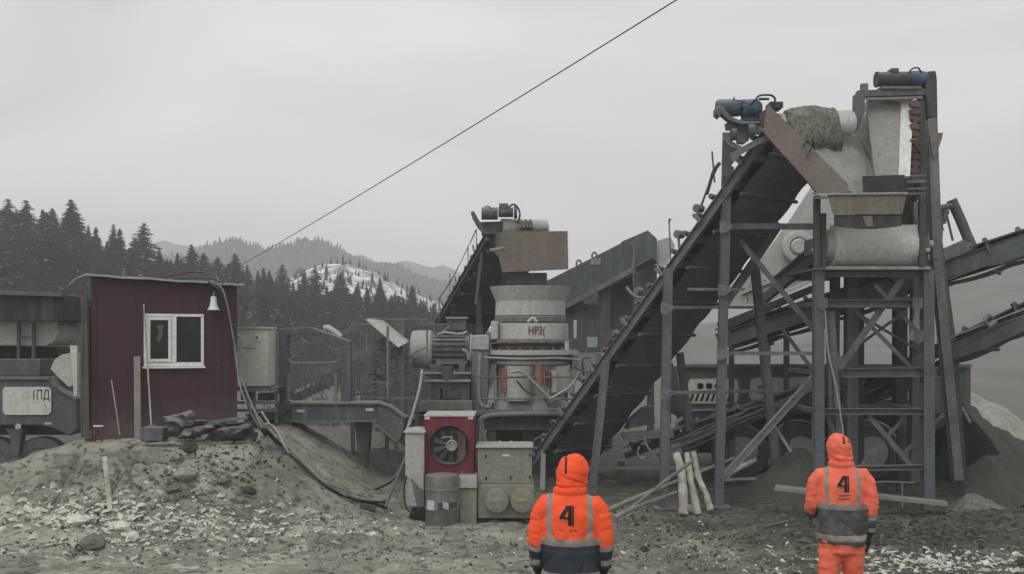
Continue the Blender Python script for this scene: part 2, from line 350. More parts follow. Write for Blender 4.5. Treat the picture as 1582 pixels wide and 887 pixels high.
# ------------------------------------------------------------------ scattered rubble
def chip(mb, c, r, flat=0.45):
    """angular broken shard: irregular outline, split top face"""
    k = rnd.choice((4, 5, 6)); a0 = rnd.random() * 6; tx, ty = rnd.uniform(-.6, .6), rnd.uniform(-.5, .5); asp = rnd.uniform(0.35, 0.9); th = rnd.random() * 3.1
    rr = [rnd.uniform(0.5, 1.2) for _ in range(k)]; up = [rnd.uniform(.2, 1.2) for _ in range(k)]; ct, st_ = math.cos(th * .25 - .4), math.sin(th * .25 - .4)
    vs = []
    for lay in (0, 1):
        for i in range(k):
            t = a0 + 2 * math.pi * i / k; q = rr[i] * r * (1.0 if lay == 0 else .8)
            x, y = q * math.cos(t), q * math.sin(t) * asp; x, y = x * ct - y * st_, x * st_ + y * ct
            vs.append(Vector(c) + Vector((x, y, (-.3 if lay == 0 else up[i]) * r * flat + x * tx + y * ty)))
    vs.append(sum(vs[k:], Vector()) / k + Vector((0, 0, r * flat * rnd.uniform(-.1, .5))))
    mb.add(vs, [(i, (i + 1) % k, (i + 1) % k + k, i + k) for i in range(k)] + [(k + i, k + (i + 1) % k, 2 * k) for i in range(k)])
def hitground(px, py):
    """where the line of sight through a spot of the photograph meets the ground"""
    d = Vector(((px - 791) / F, 1, (526 - py) / F)); o = Vector((0, 0, EYE)); s0 = 10.5; s = s0
    while s < 30:
        p = o + d * s
        if p.z < gz(p.x, p.y): return p
        s += 0.06
    return None
def scatter(name, label, cat, m, regions, flat=0.45):
    mb = Mb()
    for (cx, cy, rx, ry, cnt, r0, r1) in regions:
        for _ in range(cnt):
            px = rnd.gauss(cx, rx); py = rnd.gauss(cy, ry)
            if py > 905 or py < 600: continue
            p = hitground(px, py)
            if p: chip(mb, (p.x, p.y, gz(p.x, p.y) + 0.006), r0 + (r1 - r0) * rnd.random() ** 3, flat)
    o = solo(name, label, cat, mb, m, kind='stuff', smooth=False); return o
scatter('pale_rubble', 'pale stone chips and lime flakes strewn over the earth', 'rubble', 'chip_pale',
        [(60, 805, 40, 9, 150, .015, .08), (150, 800, 70, 12, 420, .012, .085), (230, 835, 100, 14, 300, .012, .07), (380, 812, 70, 10, 330, .012, .06), (300, 740, 40, 10, 60, .012, .06), (330, 790, 50, 8, 160, .012, .05), (170, 775, 70, 6, 120, .01, .05),
         (520, 812, 70, 10, 90, .01, .045), (600, 850, 160, 18, 130, .01, .04), (1480, 868, 110, 10, 420, .010, .055), (1410, 872, 50, 8, 240, .01, .05), (1140, 868, 60, 12, 110, .01, .05), (1050, 840, 90, 25, 60, .01, .04)], flat=0.4)
scatter('grey_rubble', 'dull grey crushed stone mixed into the earth', 'rubble', 'stone_grey',
        [(200, 760, 140, 40, 900, .012, .06), (450, 820, 140, 25, 500, .012, .05), (800, 850, 350, 22, 700, .01, .045), (560, 760, 40, 25, 120, .012, .05), (1300, 850, 180, 22, 500, .01, .05)], flat=0.55)
scatter('dark_rubble', 'dark broken clods and crushed rock on the damp ground', 'rubble', 'stone_dark',
        [(1180, 825, 120, 26, 650, .008, .04), (1420, 825, 70, 18, 900, .008, .04), (1500, 800, 70, 20, 300, .012, .05), (350, 720, 60, 22, 260, .010, .04), (120, 850, 90, 12, 200, .008, .035), (900, 860, 200, 18, 200, .008, .035), (1000, 800, 60, 10, 150, .01, .05)], flat=0.6)
tw = Mb()
for _ in range(260):
    p = hitground(rnd.uniform(0, 1582), rnd.choice((rnd.uniform(790, 886), rnd.uniform(700, 886))))
    if not p: continue
    a = rnd.gauss(0, .5) + (math.pi if rnd.random() < .5 else 0); ll = rnd.uniform(.06, .32); d = Vector((math.cos(a) * ll, math.sin(a) * ll, 0)); q = Vector((p.x, p.y, gz(p.x, p.y) + .012)); e = q + d; e.z = gz(e.x, e.y) + rnd.uniform(.01, .05)
    tw.tube([q, q.lerp(e, .5) + Vector((0, rnd.uniform(-.03, .03), rnd.uniform(0, .02))), e], rnd.uniform(.003, .009), 4, 2)
solo('twigs', 'loose twigs and splinters lying about on the earth', 'twigs', tw, 'twig_pale', kind='stuff')
def rock(px, py, r, m, label, flat=0.7):
    p = hitground(px, py)
    if not p: return
    import bmesh
    bm = bmesh.new(); bmesh.ops.create_icosphere(bm, subdivisions=3, radius=1)
    sd_ = rnd.random() * 50; mb = Mb()
    for v in bm.verts:
        k = 1 + 0.35 * noise.noise(v.co * 1.3 + Vector((sd_, 0, 0))) + 0.14 * noise.noise(v.co * 4 + Vector((0, sd_, 0))) - .30 * max(0, v.co.dot(Vector((.6, -.5, .6)).normalized()) - .55) - .4 * max(0, v.co.dot(Vector((-.7, -.3, .6)).normalized()) - .5)
        v.co = Vector((v.co.x * k * r, v.co.y * k * r * 0.8, v.co.z * k * r * flat))
    mb.add([v.co + Vector((p.x, p.y, gz(p.x, p.y) + r * flat * 0.35)) for v in bm.verts], [tuple(v.index for v in f.verts) for f in bm.faces]); bm.free()
    solo('rock', label, 'rock', mb, m, 'larger stones lying on the mound and yard')
rock(142, 846, .16, 'stone_grey', 'rounded grey boulder half bedded low on the rubble slope')
rock(270, 768, .12, 'stone_grey', 'flat oval stone on the middle of the mound slope', 0.45)
rock(292, 700, .12, 'stone_dark', 'dark clod just under the board on the mound top')
rock(190, 815, .13, 'chip_pale', 'big pale slab among the white chips of the mound foot', 0.5)
rock(123, 812, .15, 'chip_pale', 'large pale block on the mound foot below the stake', 0.5)
rock(285, 742, .18, 'sand_pale', 'wide pale crusted lump right of the crossed sticks', 0.5)
rock(385, 765, .10, 'stone_dark', 'dark stone near the right shoulder of the mound', 0.8)
rock(344, 750, .11, 'stone_grey', 'small grey stone upper right on the mound', 0.5)
rock(205, 838, .09, 'chip_pale', 'little white stone right of the grey boulder')
rock(1064, 792, .10, 'wood_pale', 'round stump end at the foot of the upright pale logs', 0.8)
rock(995, 852, .06, 'stone_dark', 'dark stone on the yard behind the front worker')
rock(1578, 872, .07, 'stone_dark', 'dark stone at the right edge of the yard')
rock(575, 828, .06, 'chip_pale', 'small white stone in front of the cable end')

def pile(name, label, pts, m, D, ht=None, seed=1, group=None):
    """loose heap: height profile along x given in photo pixels at distance D, rounded in depth"""
    xsn = [P(a, b2, D).x for a, b2 in pts]; zs = [P(a, b2, D).z for a, b2 in pts]; x0, x1 = xsn[0], xsn[-1]; mb = Mb(); NX, NY = 70, 34
    zmax = max(zs); dp = zmax * 1.5 + 0.3
    for j in range(NY + 1):
        v = -1 + 2 * j / NY
        for i in range(NX + 1):
            x = x0 + (x1 - x0) * i / NX; z = interp(x, xsn, zs); lim = z - abs(v) * zmax
            z2 = max(lim, -0.15) if abs(v) > 0.02 else z
            q = Vector((x * 2 + seed, v * 3, seed)); z2 += 0.10 * noise.noise(q) * min(1, zmax) + 0.05 * noise.noise(q * 4)
            mb.v.append(Vector((x, D + v * dp, max(z2, -0.25))))
    mb.f = [(j * (NX + 1) + i, j * (NX + 1) + i + 1, (j + 1) * (NX + 1) + i + 1, (j + 1) * (NX + 1) + i) for j in range(NY) for i in range(NX)]; mb.mi = [0] * len(mb.f)
    return solo(name, label, 'pile', mb, m, group)
pile('sand_pile', 'dark cone of fine sand beside the rear wheels of the screen trailer', [(1110, 775), (1150, 752), (1190, 722), (1215, 702), (1240, 694), (1262, 698), (1290, 712), (1330, 735), (1370, 765)], 'sand_dark', 17.4, seed=2)
pile('gravel_pile', 'tall dark heap of gravel beyond the leaning tower leg', [(1440, 735), (1462, 690), (1487, 621), (1505, 628), (1530, 655), (1560, 668), (1600, 690), (1680, 740)], 'sand_dark', 20.0, seed=5)
pile('gravel_pile', 'long pale sloping heap farther off at the right edge of the yard', [(1400, 690), (1450, 620), (1483, 600), (1530, 618), (1582, 650), (1700, 700)], 'sand_pale', 27.5, seed=8)
pile('gravel_pile', 'rounded grey brown heap at the right edge in front of the dark heap', [(1440, 775), (1480, 735), (1520, 704), (1545, 702), (1590, 712), (1660, 755)], 'sand_dark', 17.9, seed=11)
pile('sand_pile', 'small grey heap of fine sand near the foot of the tower', [(1470, 788), (1484, 772), (1503, 761), (1520, 768), (1556, 786), (1566, 795)], 'gravel', 15.9, seed=14)
pile('gravel_pile', 'dark heap seen under the trailer drawbar beside the generator', [(480, 745), (520, 712), (555, 694), (590, 692), (630, 700), (680, 735)], 'sand_dark', 19.5, seed=17)
pile('rubble_bank', 'broad bank of littered rubble seen behind the trailer drawbar', [(380, 720), (430, 672), (470, 660), (530, 657), (590, 668), (640, 700)], 'stone_grey', 24, seed=20)

# ------------------------------------------------------------------ hills
def hill(name, prof, D, depth, m, rough=1.0, back=0.6, nxp=120, nyp=30):
    """prof: photo pixels of the ridge line seen at distance D; the slope runs forward to D-depth"""
    xsn = [P(a, b2, D).x for a, b2 in prof]; zs = [P(a, b2, D).z for a, b2 in prof]; mb = Mb()
    for j in range(nyp + 1):
        v = j / nyp * 1.6
        for i in range(nxp + 1):
            x = xsn[0] + (xsn[-1] - xsn[0]) * i / nxp; z = interp(x, xsn, zs)
            k = smooth01(v) if v <= 1 else 1 - 0.5 * smooth01((v - 1) / 0.6)
            y = D - depth + v * depth
            mb.v.append(Vector((x * (y / D) ** 0.3, y, -1.0 + (z + 1.0) * k + rough * (noise.noise(Vector((x, y, D)) * 0.05) + 0.4 * noise.noise(Vector((x, y, D)) * 0.17)) * min(1, k * 2))))
    mb.f = [(j * (nxp + 1) + i, j * (nxp + 1) + i + 1, (j + 1) * (nxp + 1) + i + 1, (j + 1) * (nxp + 1) + i) for j in range(nyp) for i in range(nxp)]; mb.mi = [0] * len(mb.f)
    return struct(name, mb, m), BVHTree.FromPolygons(mb.v, mb.f)
mat('undergrowth', (0.070, 0.060, 0.052), 0.95, 0.0, (0.036, 0.034, 0.031), scale=0.25, bump=1.0, bscale=1.5)
mat('wooded_slope', (0.050, 0.052, 0.050), 0.95, 0.0, (0.028, 0.030, 0.030), scale=0.08, bump=1.0, bscale=0.5)
mat('snow_slope', (0.74, 0.75, 0.76), 0.9, 0.0, (0.16, 0.16, 0.155), scale=0.35, contrast=0.09, bump=0.5, bscale=1)
near_hill, T1 = hill('forest_slope', [(-500, 330), (-200, 365), (0, 392), (120, 415), (240, 440), (370, 462), (480, 478), (640, 500), (760, 512), (900, 515)], 95, 38, 'undergrowth', 1.2)
snow_hill, T2 = hill('snowy_slope', [(380, 470), (440, 432), (480, 412), (505, 407), (545, 406), (580, 418), (620, 442), (660, 460), (700, 474), (780, 500)], 175, 50, 'snow_slope', 1.6)
far_hill, T3 = hill('wooded_hill', [(-300, 420), (0, 410), (200, 405), (300, 400), (345, 388), (380, 384), (420, 392), (445, 380), (470, 374), (500, 374), (520, 385), (550, 402), (600, 415), (660, 428), (700, 440), (800, 470), (950, 500)], 420, 160, 'wooded_slope', 5)
far_ridge, T4 = hill('distant_ridge', [(100, 400), (300, 380), (480, 395), (560, 405), (620, 411), (690, 417), (800, 430), (1000, 440), (1250, 425), (1400, 415), (1500, 420), (1650, 410), (2000, 420)], 700, 220, 'wooded_slope', 8)

misty_hill, T5 = hill('misty_hill', [(1250, 520), (1330, 470), (1400, 425), (1470, 392), (1530, 372), (1600, 362), (1700, 350), (1900, 345)], 330, 255, 'wooded_slope', 4)
mat('mist_filler_slope', (0.17, 0.165, 0.15), 0.95, 0.0, (0.10, 0.098, 0.09), scale=0.12, bump=1.0, bscale=0.6)
mist_filler, T6 = hill('mist_filler_slope', [(900, 520), (1000, 512), (1080, 500), (1250, 488), (1400, 462), (1500, 440), (1600, 425), (1800, 410), (2000, 410)], 150, 108, 'mist_filler_slope', 1.5)  # added grey slope stands in for mist and covers the flat horizon
# trees: each conifer is a thing of its own, trunk and crown; meshes are shared between copies
def conifer_mesh(h, r, seed, snow, ragged, ex=0.8):
    rg = random.Random(seed); tr = Mb(); cr_ = Mb()
    tr.tube([(0, 0, -0.6), (0, 0, h * 0.5), (rg.uniform(-.1, .1), 0, h * 0.97)], lambda t: 0.16 * (1 - t) + 0.015, 6, 2)
    z = h * 0.10
    while z < h * 0.985:
        u = (z - h * .1) / (h * .9); L_ = r * (1 - u) ** ex * (0.85 + 0.3 * rg.random()) + 0.14
        k = 12 if u < 0.8 else 8
        for i in range(k):
            if rg.random() < ragged: continue
            a = rg.random() * 6.283; ll = L_ * rg.uniform(0.65, 1.15); droop = rg.uniform(0.12, 0.42); wd = 0.26 + 0.42 * ll / max(r, .1)
            d = Vector((math.cos(a), math.sin(a), 0)); s_ = Vector((-d.y, d.x, 0)); zz = z + rg.uniform(-.1, .1)
            nseg = 5; prev = None
            for q in range(nseg):
                t0 = q / nseg; t1 = (q + 1.35) / nseg
                p0 = d * ll * t0 + Vector((0, 0, zz - droop * ll * t0 ** 1.4 + 0.10 * ll * max(0, t0 - .6)))
                p1 = d * ll * t1 + Vector((0, 0, zz - droop * ll * t1 ** 1.4 + 0.10 * ll * max(0, t1 - .6) - 0.04))
                w = wd * (1 - 0.75 * t0) * rg.uniform(0.7, 1.2); hang = Vector((0, 0, -w * 0.55))
                cr_.cur = 1 if rg.random() < snow else 0
                cr_.add([p0, p0 + s_ * w + hang * rg.uniform(.6, 1.3) + d * .1, p1], [(0, 1, 2)])
                cr_.add([p0, p0 - s_ * w + hang * rg.uniform(.6, 1.3) + d * .1, p1], [(0, 2, 1)])
                cr_.cur = 0
                cr_.add([p0, p1, (p0 + p1) * .5 + hang * 1.5 + s_ * rg.uniform(-.1, .1)], [(0, 1, 2)])
        z += h * 0.024 * (1.1 - 0.4 * u)
    return tr.mesh('trunk', 'bark'), cr_.mesh('crown', ['needles', 'needles_snow'], smooth=False)
protos = [conifer_mesh(11, 3.5, 11, .02, .10, .72), conifer_mesh(13, 3.3, 12, .01, .2, .8), conifer_mesh(9, 3.0, 13, .06, .12, .6), conifer_mesh(12, 4.4, 14, .14, .42, .62), conifer_mesh(10, 2.5, 15, .03, .2, .8)]
def tree(x, y, z, s, k, label, rz=None, group='dark conifers covering the forest slope'):
    r_ = bpy.data.objects.new('conifer_tree', None); COL.objects.link(r_); r_.location = (x, y, z); r_.rotation_euler = (0, 0, rz if rz is not None else rnd.random() * 6.28); r_.scale = (s, s, s)
    setp(r_, label, 'tree', group)
    for nm, me in zip(('trunk', 'crown'), protos[k]):
        c_ = bpy.data.objects.new(nm, me); COL.objects.link(c_); c_.parent = r_
def ground_at(T, x, y):
    h = T.ray_cast(Vector((x, y, 400)), Vector((0, 0, -1))); return h[0].z if h[0] else 0.0
HT = [11, 13, 9, 12, 10]
def skyline_tree(px, top, D, k, label, T=T1, wide=1.0, group='dark conifers covering the forest slope'):
    p = P(px, top, D); z = ground_at(T, p.x, p.y) - 0.3; h = max(3.0, p.z - z); s = h / HT[k]
    tree(p.x, p.y, z, s, k, label, group=group)
named = [(12, 306, 3, 'broad ragged conifer with snow on its boughs, first on the ridge'), (40, 308, 3, 'ragged conifer with snowy boughs, second along the ridge'), (72, 326, 2, 'low snow dusted conifer between the two tallest groups on the ridge'),
         (110, 306, 0, 'tallest dense spruce of the ridge, with drooping side boughs'), (148, 350, 4, 'thin bare topped conifer right of the tallest spruce'), (175, 345, 1, 'narrow dark spruce, first of the pair on the ridge'),
         (185, 352, 4, 'slim spruce close behind the narrow dark spruce'), (208, 366, 2, 'low rounded conifer left of the snow flecked spire'), (222, 343, 3, 'spire shaped spruce flecked with snow standing above its neighbours'),
         (246, 382, 1, 'pointed spruce just right of the snow flecked spire'), (274, 390, 4, 'small spruce above the left part of the shed roof'), (296, 376, 0, 'steeple shaped spruce above the middle of the shed roof'),
         (315, 390, 2, 'round topped conifer above the roof pole of the shed'), (336, 396, 2, 'blunt conifer above the right part of the shed roof'), (363, 390, 0, 'steeple shaped spruce above the right end of the shed roof'),
         (382, 408, 1, 'dark spruce where the overhead line drops behind the trees'), (407, 413, 4, 'small dark spruce right of the overhead line end'), (436, 408, 3, 'wide snow edged conifer in the middle of the tree row'),
         (470, 415, 1, 'slender spruce between two snow edged conifers'), (487, 411, 3, 'wide snowy conifer standing before the snowy slope'), (526, 420, 2, 'dark conifer at the left of the snowy slope'),
         (553, 436, 4, 'thin spruce in front of the snowy slope'), (587, 428, 1, 'spiky spruce in front of the snowy slope middle'), (636, 441, 0, 'lone dense spruce at the right of the snowy slope')]
for px, top, k, lb in named:
    D = 88 if px < 250 else (92 if px < 420 else 96)
    skyline_tree(px, top, D, k, lb, group=None)
r2 = random.Random(31)
ridge_line = lambda px: interp(px, [-60, 0, 110, 150, 222, 260, 300, 370, 440, 520, 640, 760], [330, 322, 325, 362, 372, 402, 400, 412, 425, 442, 460, 480])
for i in range(200):
    px = r2.uniform(-60, 690); D = r2.uniform(72, 94)
    top = ridge_line(px) + r2.uniform(2, 26) + (94 - D) * 1.5 + (22 if px > 470 else 0)
    skyline_tree(px, top, D, r2.choice((0, 1, 2, 4, 0, 1)), 'dark conifer among the crowded trees of the forest slope')
for i in range(70):
    px = r2.uniform(-50, 430); skyline_tree(px, ridge_line(px) + r2.uniform(-4, 16), r2.uniform(90, 94), r2.choice((0, 1, 3, 4, 2)), 'dark conifer among the crowded trees of the forest slope')
# bare winter thicket at the foot of the forest
def bare_stems(mb, x, y, z, h, rg, lean=0.12, nb=9, r=0.035):
    top = Vector((x + rg.uniform(-lean, lean) * h, y, z + h)); b0 = Vector((x, y, z - .2))
    mb.tube([b0, (b0 + top) / 2 + Vector((rg.uniform(-.1, .1), 0, 0)), top], lambda t: r * (1 - t) + 0.006, 4, 2)
    for _ in range(nb):
        t = rg.uniform(0.25, 0.95); p = b0.lerp(top, t); a = rg.random() * 6.28; ll = h * rg.uniform(.12, .3) * (1.2 - t)
        q = p + Vector((math.cos(a) * ll, math.sin(a) * ll, ll * rg.uniform(.5, 1.3))); mb.tube([p, q], lambda u: r * .4 * (1 - u) + .004, 3, 0)
th = Mb(); rg = random.Random(5)
for i in range(900):
    px = rg.uniform(-40, 760); D = rg.uniform(52, 74); x = (px - 791) / F * D
    bare_stems(th, x, D, ground_at(T1, x, D), rg.uniform(2.0, 4.4), rg, nb=6, r=.05)
solo('thicket', 'bare brown winter thicket along the foot of the forest', 'thicket', th, 'twig', kind='stuff')
th = Mb()
for i in range(260):
    px = rg.uniform(405, 660); D = rg.uniform(25, 31); x = (px - 791) / F * D
    bare_stems(th, x, D, 0, rg.uniform(.5, 1.5), rg, 0.6, 10, .014)
solo('brushwood', 'tangled bare brush behind the trailer frame', 'brush', th, 'twig_pale', kind='stuff')
fw = Mb(); rg = random.Random(9)
def cone_tree(mb, x, y, z, h):
    k = 5; r_ = h * rg.uniform(.16, .26)
    for lv in range(3):
        zb = z + h * (0.05 + 0.3 * lv); rt = r_ * (1 - 0.28 * lv); a0 = rg.random() * 6
        vs = [Vector((x + rt * math.cos(a0 + 6.283 * i / k) * rg.uniform(.7, 1.2), y + rt * math.sin(a0 + 6.283 * i / k), zb)) for i in range(k)] + [Vector((x, y, min(z + h, zb + h * 0.55)))]
        mb.add(vs, [(i, (i + 1) % k, k) for i in range(k)])
for i in range(5200):
    px = rg.uniform(150, 980); D = rg.uniform(290, 425); x = (px - 791) / F * D
    cone_tree(fw, x, D, ground_at(T3, x, D) - 1, rg.uniform(1.6, 3.8))
solo('far_wood', 'dim conifer wood covering the misty far hill', 'wood', fw, 'needles', kind='stuff', smooth=False)
fw = Mb()
for i in range(420):
    px = rg.uniform(440, 740); D = rg.uniform(130, 176); x = (px - 791) / F * D
    cone_tree(fw, x, D, ground_at(T2, x, D) - .3, rg.uniform(0.5, 2.0))
solo('scrub', 'dark young trees dotting the snowy slope', 'scrub', fw, 'needles', kind='stuff', smooth=False)
# ------------------------------------------------------------------ shed on the mound
V = Vector
SD = 15.8
tl, tr_ = P(143, 429, 15.45), P(364, 443, 16.15)
zb = 1.2; ang = math.atan2(tr_.y - tl.y, tr_.x - tl.x)
SW = (tr_ - tl).xy.length; c0 = V((tl.x, tl.y, 0))
def S(u, v, z): return V((c0.x + u * math.cos(ang) - v * math.sin(ang), c0.y + u * math.sin(ang) + v * math.cos(ang), z))
def U(px):
    k = (px - 791) / F; return (k * c0.y - c0.x) / (math.cos(ang) - k * math.sin(ang))
SDp = 2.3; hl, hr = tl.z, tr_.z
sh = Thing('shed', 'maroon clad site shed with a white framed window on the dirt mound', 'shed')
mr = bpy.data.materials.new('maroon_cladding'); mr.use_nodes = True; t = mr.node_tree; n = t.nodes; l = t.links.new
b = n['Principled BSDF']; b.inputs['Roughness'].default_value = 0.55; b.inputs['Specular IOR Level'].default_value = 0.3
geo = n.new('ShaderNodeNewGeometry'); a = n.new('ShaderNodeTexNoise'); a.inputs['Scale'].default_value = 1.3; a.inputs['Detail'].default_value = 7; l(geo.outputs['Position'], a.inputs['Vector'])
mi = n.new('ShaderNodeMix'); mi.data_type = 'RGBA'; mi.inputs['A'].default_value = (0.040, 0.0150, 0.0245, 1); mi.inputs['B'].default_value = (0.054, 0.0195, 0.033, 1); l(a.outputs['Fac'], mi.inputs['Factor'])
sp = n.new('ShaderNodeSeparateXYZ'); l(geo.outputs['Position'], sp.inputs[0])
d2 = n.new('ShaderNodeTexNoise'); d2.inputs['Scale'].default_value = 6; d2.inputs['Detail'].default_value = 8; l(geo.outputs['Position'], d2.inputs['Vector'])
ad = n.new('ShaderNodeMath'); ad.operation = 'MULTIPLY_ADD'; l(d2.outputs['Fac'], ad.inputs[0]); ad.inputs[1].default_value = -0.9; l(sp.outputs['Z'], ad.inputs[2])
dr = n.new('ShaderNodeMapRange'); dr.inputs['From Min'].default_value = 1.35; dr.inputs['From Max'].default_value = 0.75; dr.inputs['To Max'].default_value = 0.6; l(ad.outputs[0], dr.inputs['Value'])
m2 = n.new('ShaderNodeMix'); m2.data_type = 'RGBA'; l(dr.outputs[0], m2.inputs['Factor']); l(mi.outputs['Result'], m2.inputs['A']); m2.inputs['B'].default_value = (0.13, 0.115, 0.10, 1)
l(m2.outputs['Result'], b.inputs['Base Color']); MATS['maroon'] = mr
w0, w1 = U(222), U(315); wz0, wz1 = P(0, 566, SD).z, P(0, 485, SD).z
def wallprof(mb, u0, u1, z0, z1a, z1b, vv=0.0, back=0.06, rib=True):
    """profiled sheet: shallow ribs every 0.115 m"""
    u = u0; pts = []
    if rib:
        k = 0; k0 = math.ceil(u0 / .115 - .001)
        us = [u0] + [x for i in range(k0, int(u1 / .115) + 2) for x in (i * .115, i * .115 + .012, i * .115 + .03, i * .115 + .042) if u0 < x < u1] + [u1]
        for x in us:
            ph = (x % .115); pts.append((x, vv - (0.003 if .010 < ph < .032 else 0)))
    else: pts = [(u0, vv), (u1, vv)]
    top = lambda x: z1a + (z1b - z1a) * (x - u0) / (u1 - u0)
    m_ = len(pts); vs = [S(x, y, z0) for x, y in pts] + [S(x, y, top(x)) for x, y in pts] + [S(x, vv + back, z0) for x, y in pts] + [S(x, vv + back, top(x)) for x, y in pts]
    fs = []
    for i in range(m_ - 1):
        fs += [(i, i + 1, m_ + i + 1, m_ + i), (2 * m_ + i + 1, 2 * m_ + i, 3 * m_ + i, 3 * m_ + i + 1), (m_ + i, m_ + i + 1, 3 * m_ + i + 1, 3 * m_ + i), (i + 1, i, 2 * m_ + i, 2 * m_ + i + 1)]
    fs += [(0, m_, 3 * m_, 2 * m_), (m_ - 1, 3 * m_ - 1, 4 * m_ - 1, 2 * m_ - 1)]
    mb.add(vs, fs)
zt = lambda u: hl + (hr - hl) * u / SW
mb = Mb()
wallprof(mb, 0, w0, zb, zt(0), zt(w0)); wallprof(mb, w1, SW, zb, zt(w1), zt(SW)); wallprof(mb, w0, w1, zb, wz0, wz0); wallprof(mb, w0, w1, wz1, zt(w0), zt(w1))
# other three walls
for (u0, v0, u1, v1, za, zc) in ((0.0, 0.062, 0, SDp, hl, hl + .1), (SW, 0.062, SW, SDp, hr, hr + .1), (0.0, SDp + .002, SW, SDp + .002, hl + .1, hr + .1)):
    a1, b1 = S(u0, v0, 0), S(u1, v1, 0); nrm = (b1 - a1).normalized().cross(V((0, 0, 1))) * 0.05
    if u0 == SW: nrm = -nrm * -1
    mb.poly([V((a1.x, a1.y, zb)), V((b1.x, b1.y, zb)), V((b1.x, b1.y, zc)), V((a1.x, a1.y, za))], nrm if u0 != SW else -nrm)
sh.part('wall', mb, 'maroon')
mb = Mb(); mb.poly([S(-.02, -.012, zb), S(.05, -.012, zb), S(.05, -.012, hl - .01), S(-.02, -.012, hl)], (0, .01, 0)); sh.part('corner_trim', mb, 'maroon')
mb = Mb(); mb.poly([S(SW - .05, -.012, zb), S(SW + .02, -.012, zb), S(SW + .02, -.012, hr), S(SW - .05, -.012, hr)], (0, .01, 0)); sh.part('corner_trim', mb, 'maroon')
# roof sheet, thin pale edge, uneven
rf = Mb(); NR = 22; vs = []
for j in range(2):
    for i in range(NR + 1):
        u = -.12 + (SW + .24) * i / NR; bow = .006 * math.sin(i * .9) + .004 * math.sin(i * 2.3)
        vs.append(S(u, -.14 if j == 0 else SDp + .15, zt(u) + .012 + (.1 if j else 0) + bow))
m_ = NR + 1; fs = [(i, i + 1, m_ + i + 1, m_ + i) for i in range(NR)]
vs2 = [v + V((0, 0, .035)) for v in vs]; o_ = len(vs)
fs += [(o_ + i, o_ + m_ + i, o_ + m_ + i + 1, o_ + i + 1) for i in range(NR)] + [(i, o_ + i, o_ + i + 1, i + 1) for i in range(NR)] + [(m_ + i, m_ + i + 1, o_ + m_ + i + 1, o_ + m_ + i) for i in range(NR)] + [(0, m_, o_ + m_, o_), (NR, o_ + NR, o_ + m_ + NR, m_ + NR)]
rf.add(vs + vs2, fs); roof = sh.part('roof', rf, 'galvanised')
mb = Mb(); mb.tube([S(-.12, -.10, hl + .02), S(-.22, -.08, hl - .02), S(-.33, -.05, hl - .12)], .012, 5); sh.part('roof_edge_strip', mb, 'galvanised', roof)
mb = Mb(); mb.beam(S(.44, .3, hl), S(.44, .3, hl + .17), .05, .05); mb.beam(S(.30, .3, hl + .03), S(.62, .3, hl + .03), .04, .04); sh.part('roof_vent', mb, 'steel_pale', roof)
for uu in (.58, 1.72):
    mb = Mb(); mb.poly([S(uu, -.006, zb + .02), S(uu + .012, -.006, zb + .02), S(uu + .012, -.006, zt(uu) - .04), S(uu, -.006, zt(uu) - .04)], (0, .003, 0)); sh.part('sheet_lap', mb, 'maroon')
mb = Mb()
for zz_ in (zb + .12, zb + 1.1, hl - .28):
    k_ = .06
    while k_ < SW - .05:
        if not (w0 - .05 < k_ < w1 + .05 and wz0 - .05 < zz_ < wz1 + .05): mb.cyl(S(k_, -.004, zz_), S(k_, -.012, zz_), .007, n=6)
        k_ += .23
sh.part('screw', mb, 'steel_pale')
# window
fr = Mb(); fw_ = .045
def wf(mb, ua, za, ub, zb_, va=-.03, vb=.03):
    mb.poly([S(ua, va, za), S(ub, va, za), S(ub, va, zb_), S(ua, va, zb_)], S(0, vb - va, 0) - S(0, 0, 0))
wf(fr, w0, wz0, w1, wz0 + fw_ + .015); wf(fr, w0, wz1 - fw_, w1, wz1); wf(fr, w0, wz0 + fw_ + .017, w0 + fw_, wz1 - fw_ - .002); wf(fr, w1 - fw_, wz0 + fw_ + .017, w1, wz1 - fw_ - .002)
um = U(269); wf(fr, um - .035, wz0 + fw_ + .017, um + .035, wz1 - fw_ - .002)
win = sh.part('window', fr, 'white_paint', bev=.006)
mb = Mb(); a_, b_, c_, d_ = w0 + fw_ + .002, um - .037, wz0 + fw_ + .02, wz1 - fw_ - .004; s_ = .05
for q in ((a_, c_, b_, c_ + s_), (a_, d_ - s_, b_, d_), (a_, c_ + s_ + .002, a_ + s_, d_ - s_ - .002), (b_ - s_, c_ + s_ + .002, b_, d_ - s_ - .002)): wf(mb, q[0], q[1], q[2], q[3], -.045, .0)
sh.part('sash', mb, 'white_paint', win, bev=.005)
mb = Mb(); wf(mb, w0 - .02, wz0 - .03, w1 + .02, wz0 - .002, -.07, .0); sh.part('sill', mb, 'white_paint', win)
mb = Mb(); wf(mb, a_ + s_ + .002, c_ + s_ + .002, b_ - s_ - .002, d_ - s_ - .002, -.018, -.012); wf(mb, um + .037, c_, w1 - fw_ - .002, d_, -.008, -.002); sh.part('pane', mb, 'glass_dark', win)
mb = Mb(); cz = wz1 - .18
mb.poly([S(w0 + .19, -.024, cz), S(w0 + .29, -.024, cz + .01), S(w0 + .27, -.024, cz - .14), S(w0 + .22, -.024, cz - .27), S(w0 + .19, -.024, cz - .20), S(w0 + .22, -.024, cz - .1)], (0, .003, 0)); sh.part('paper_scrap', mb, 'curtain', win)
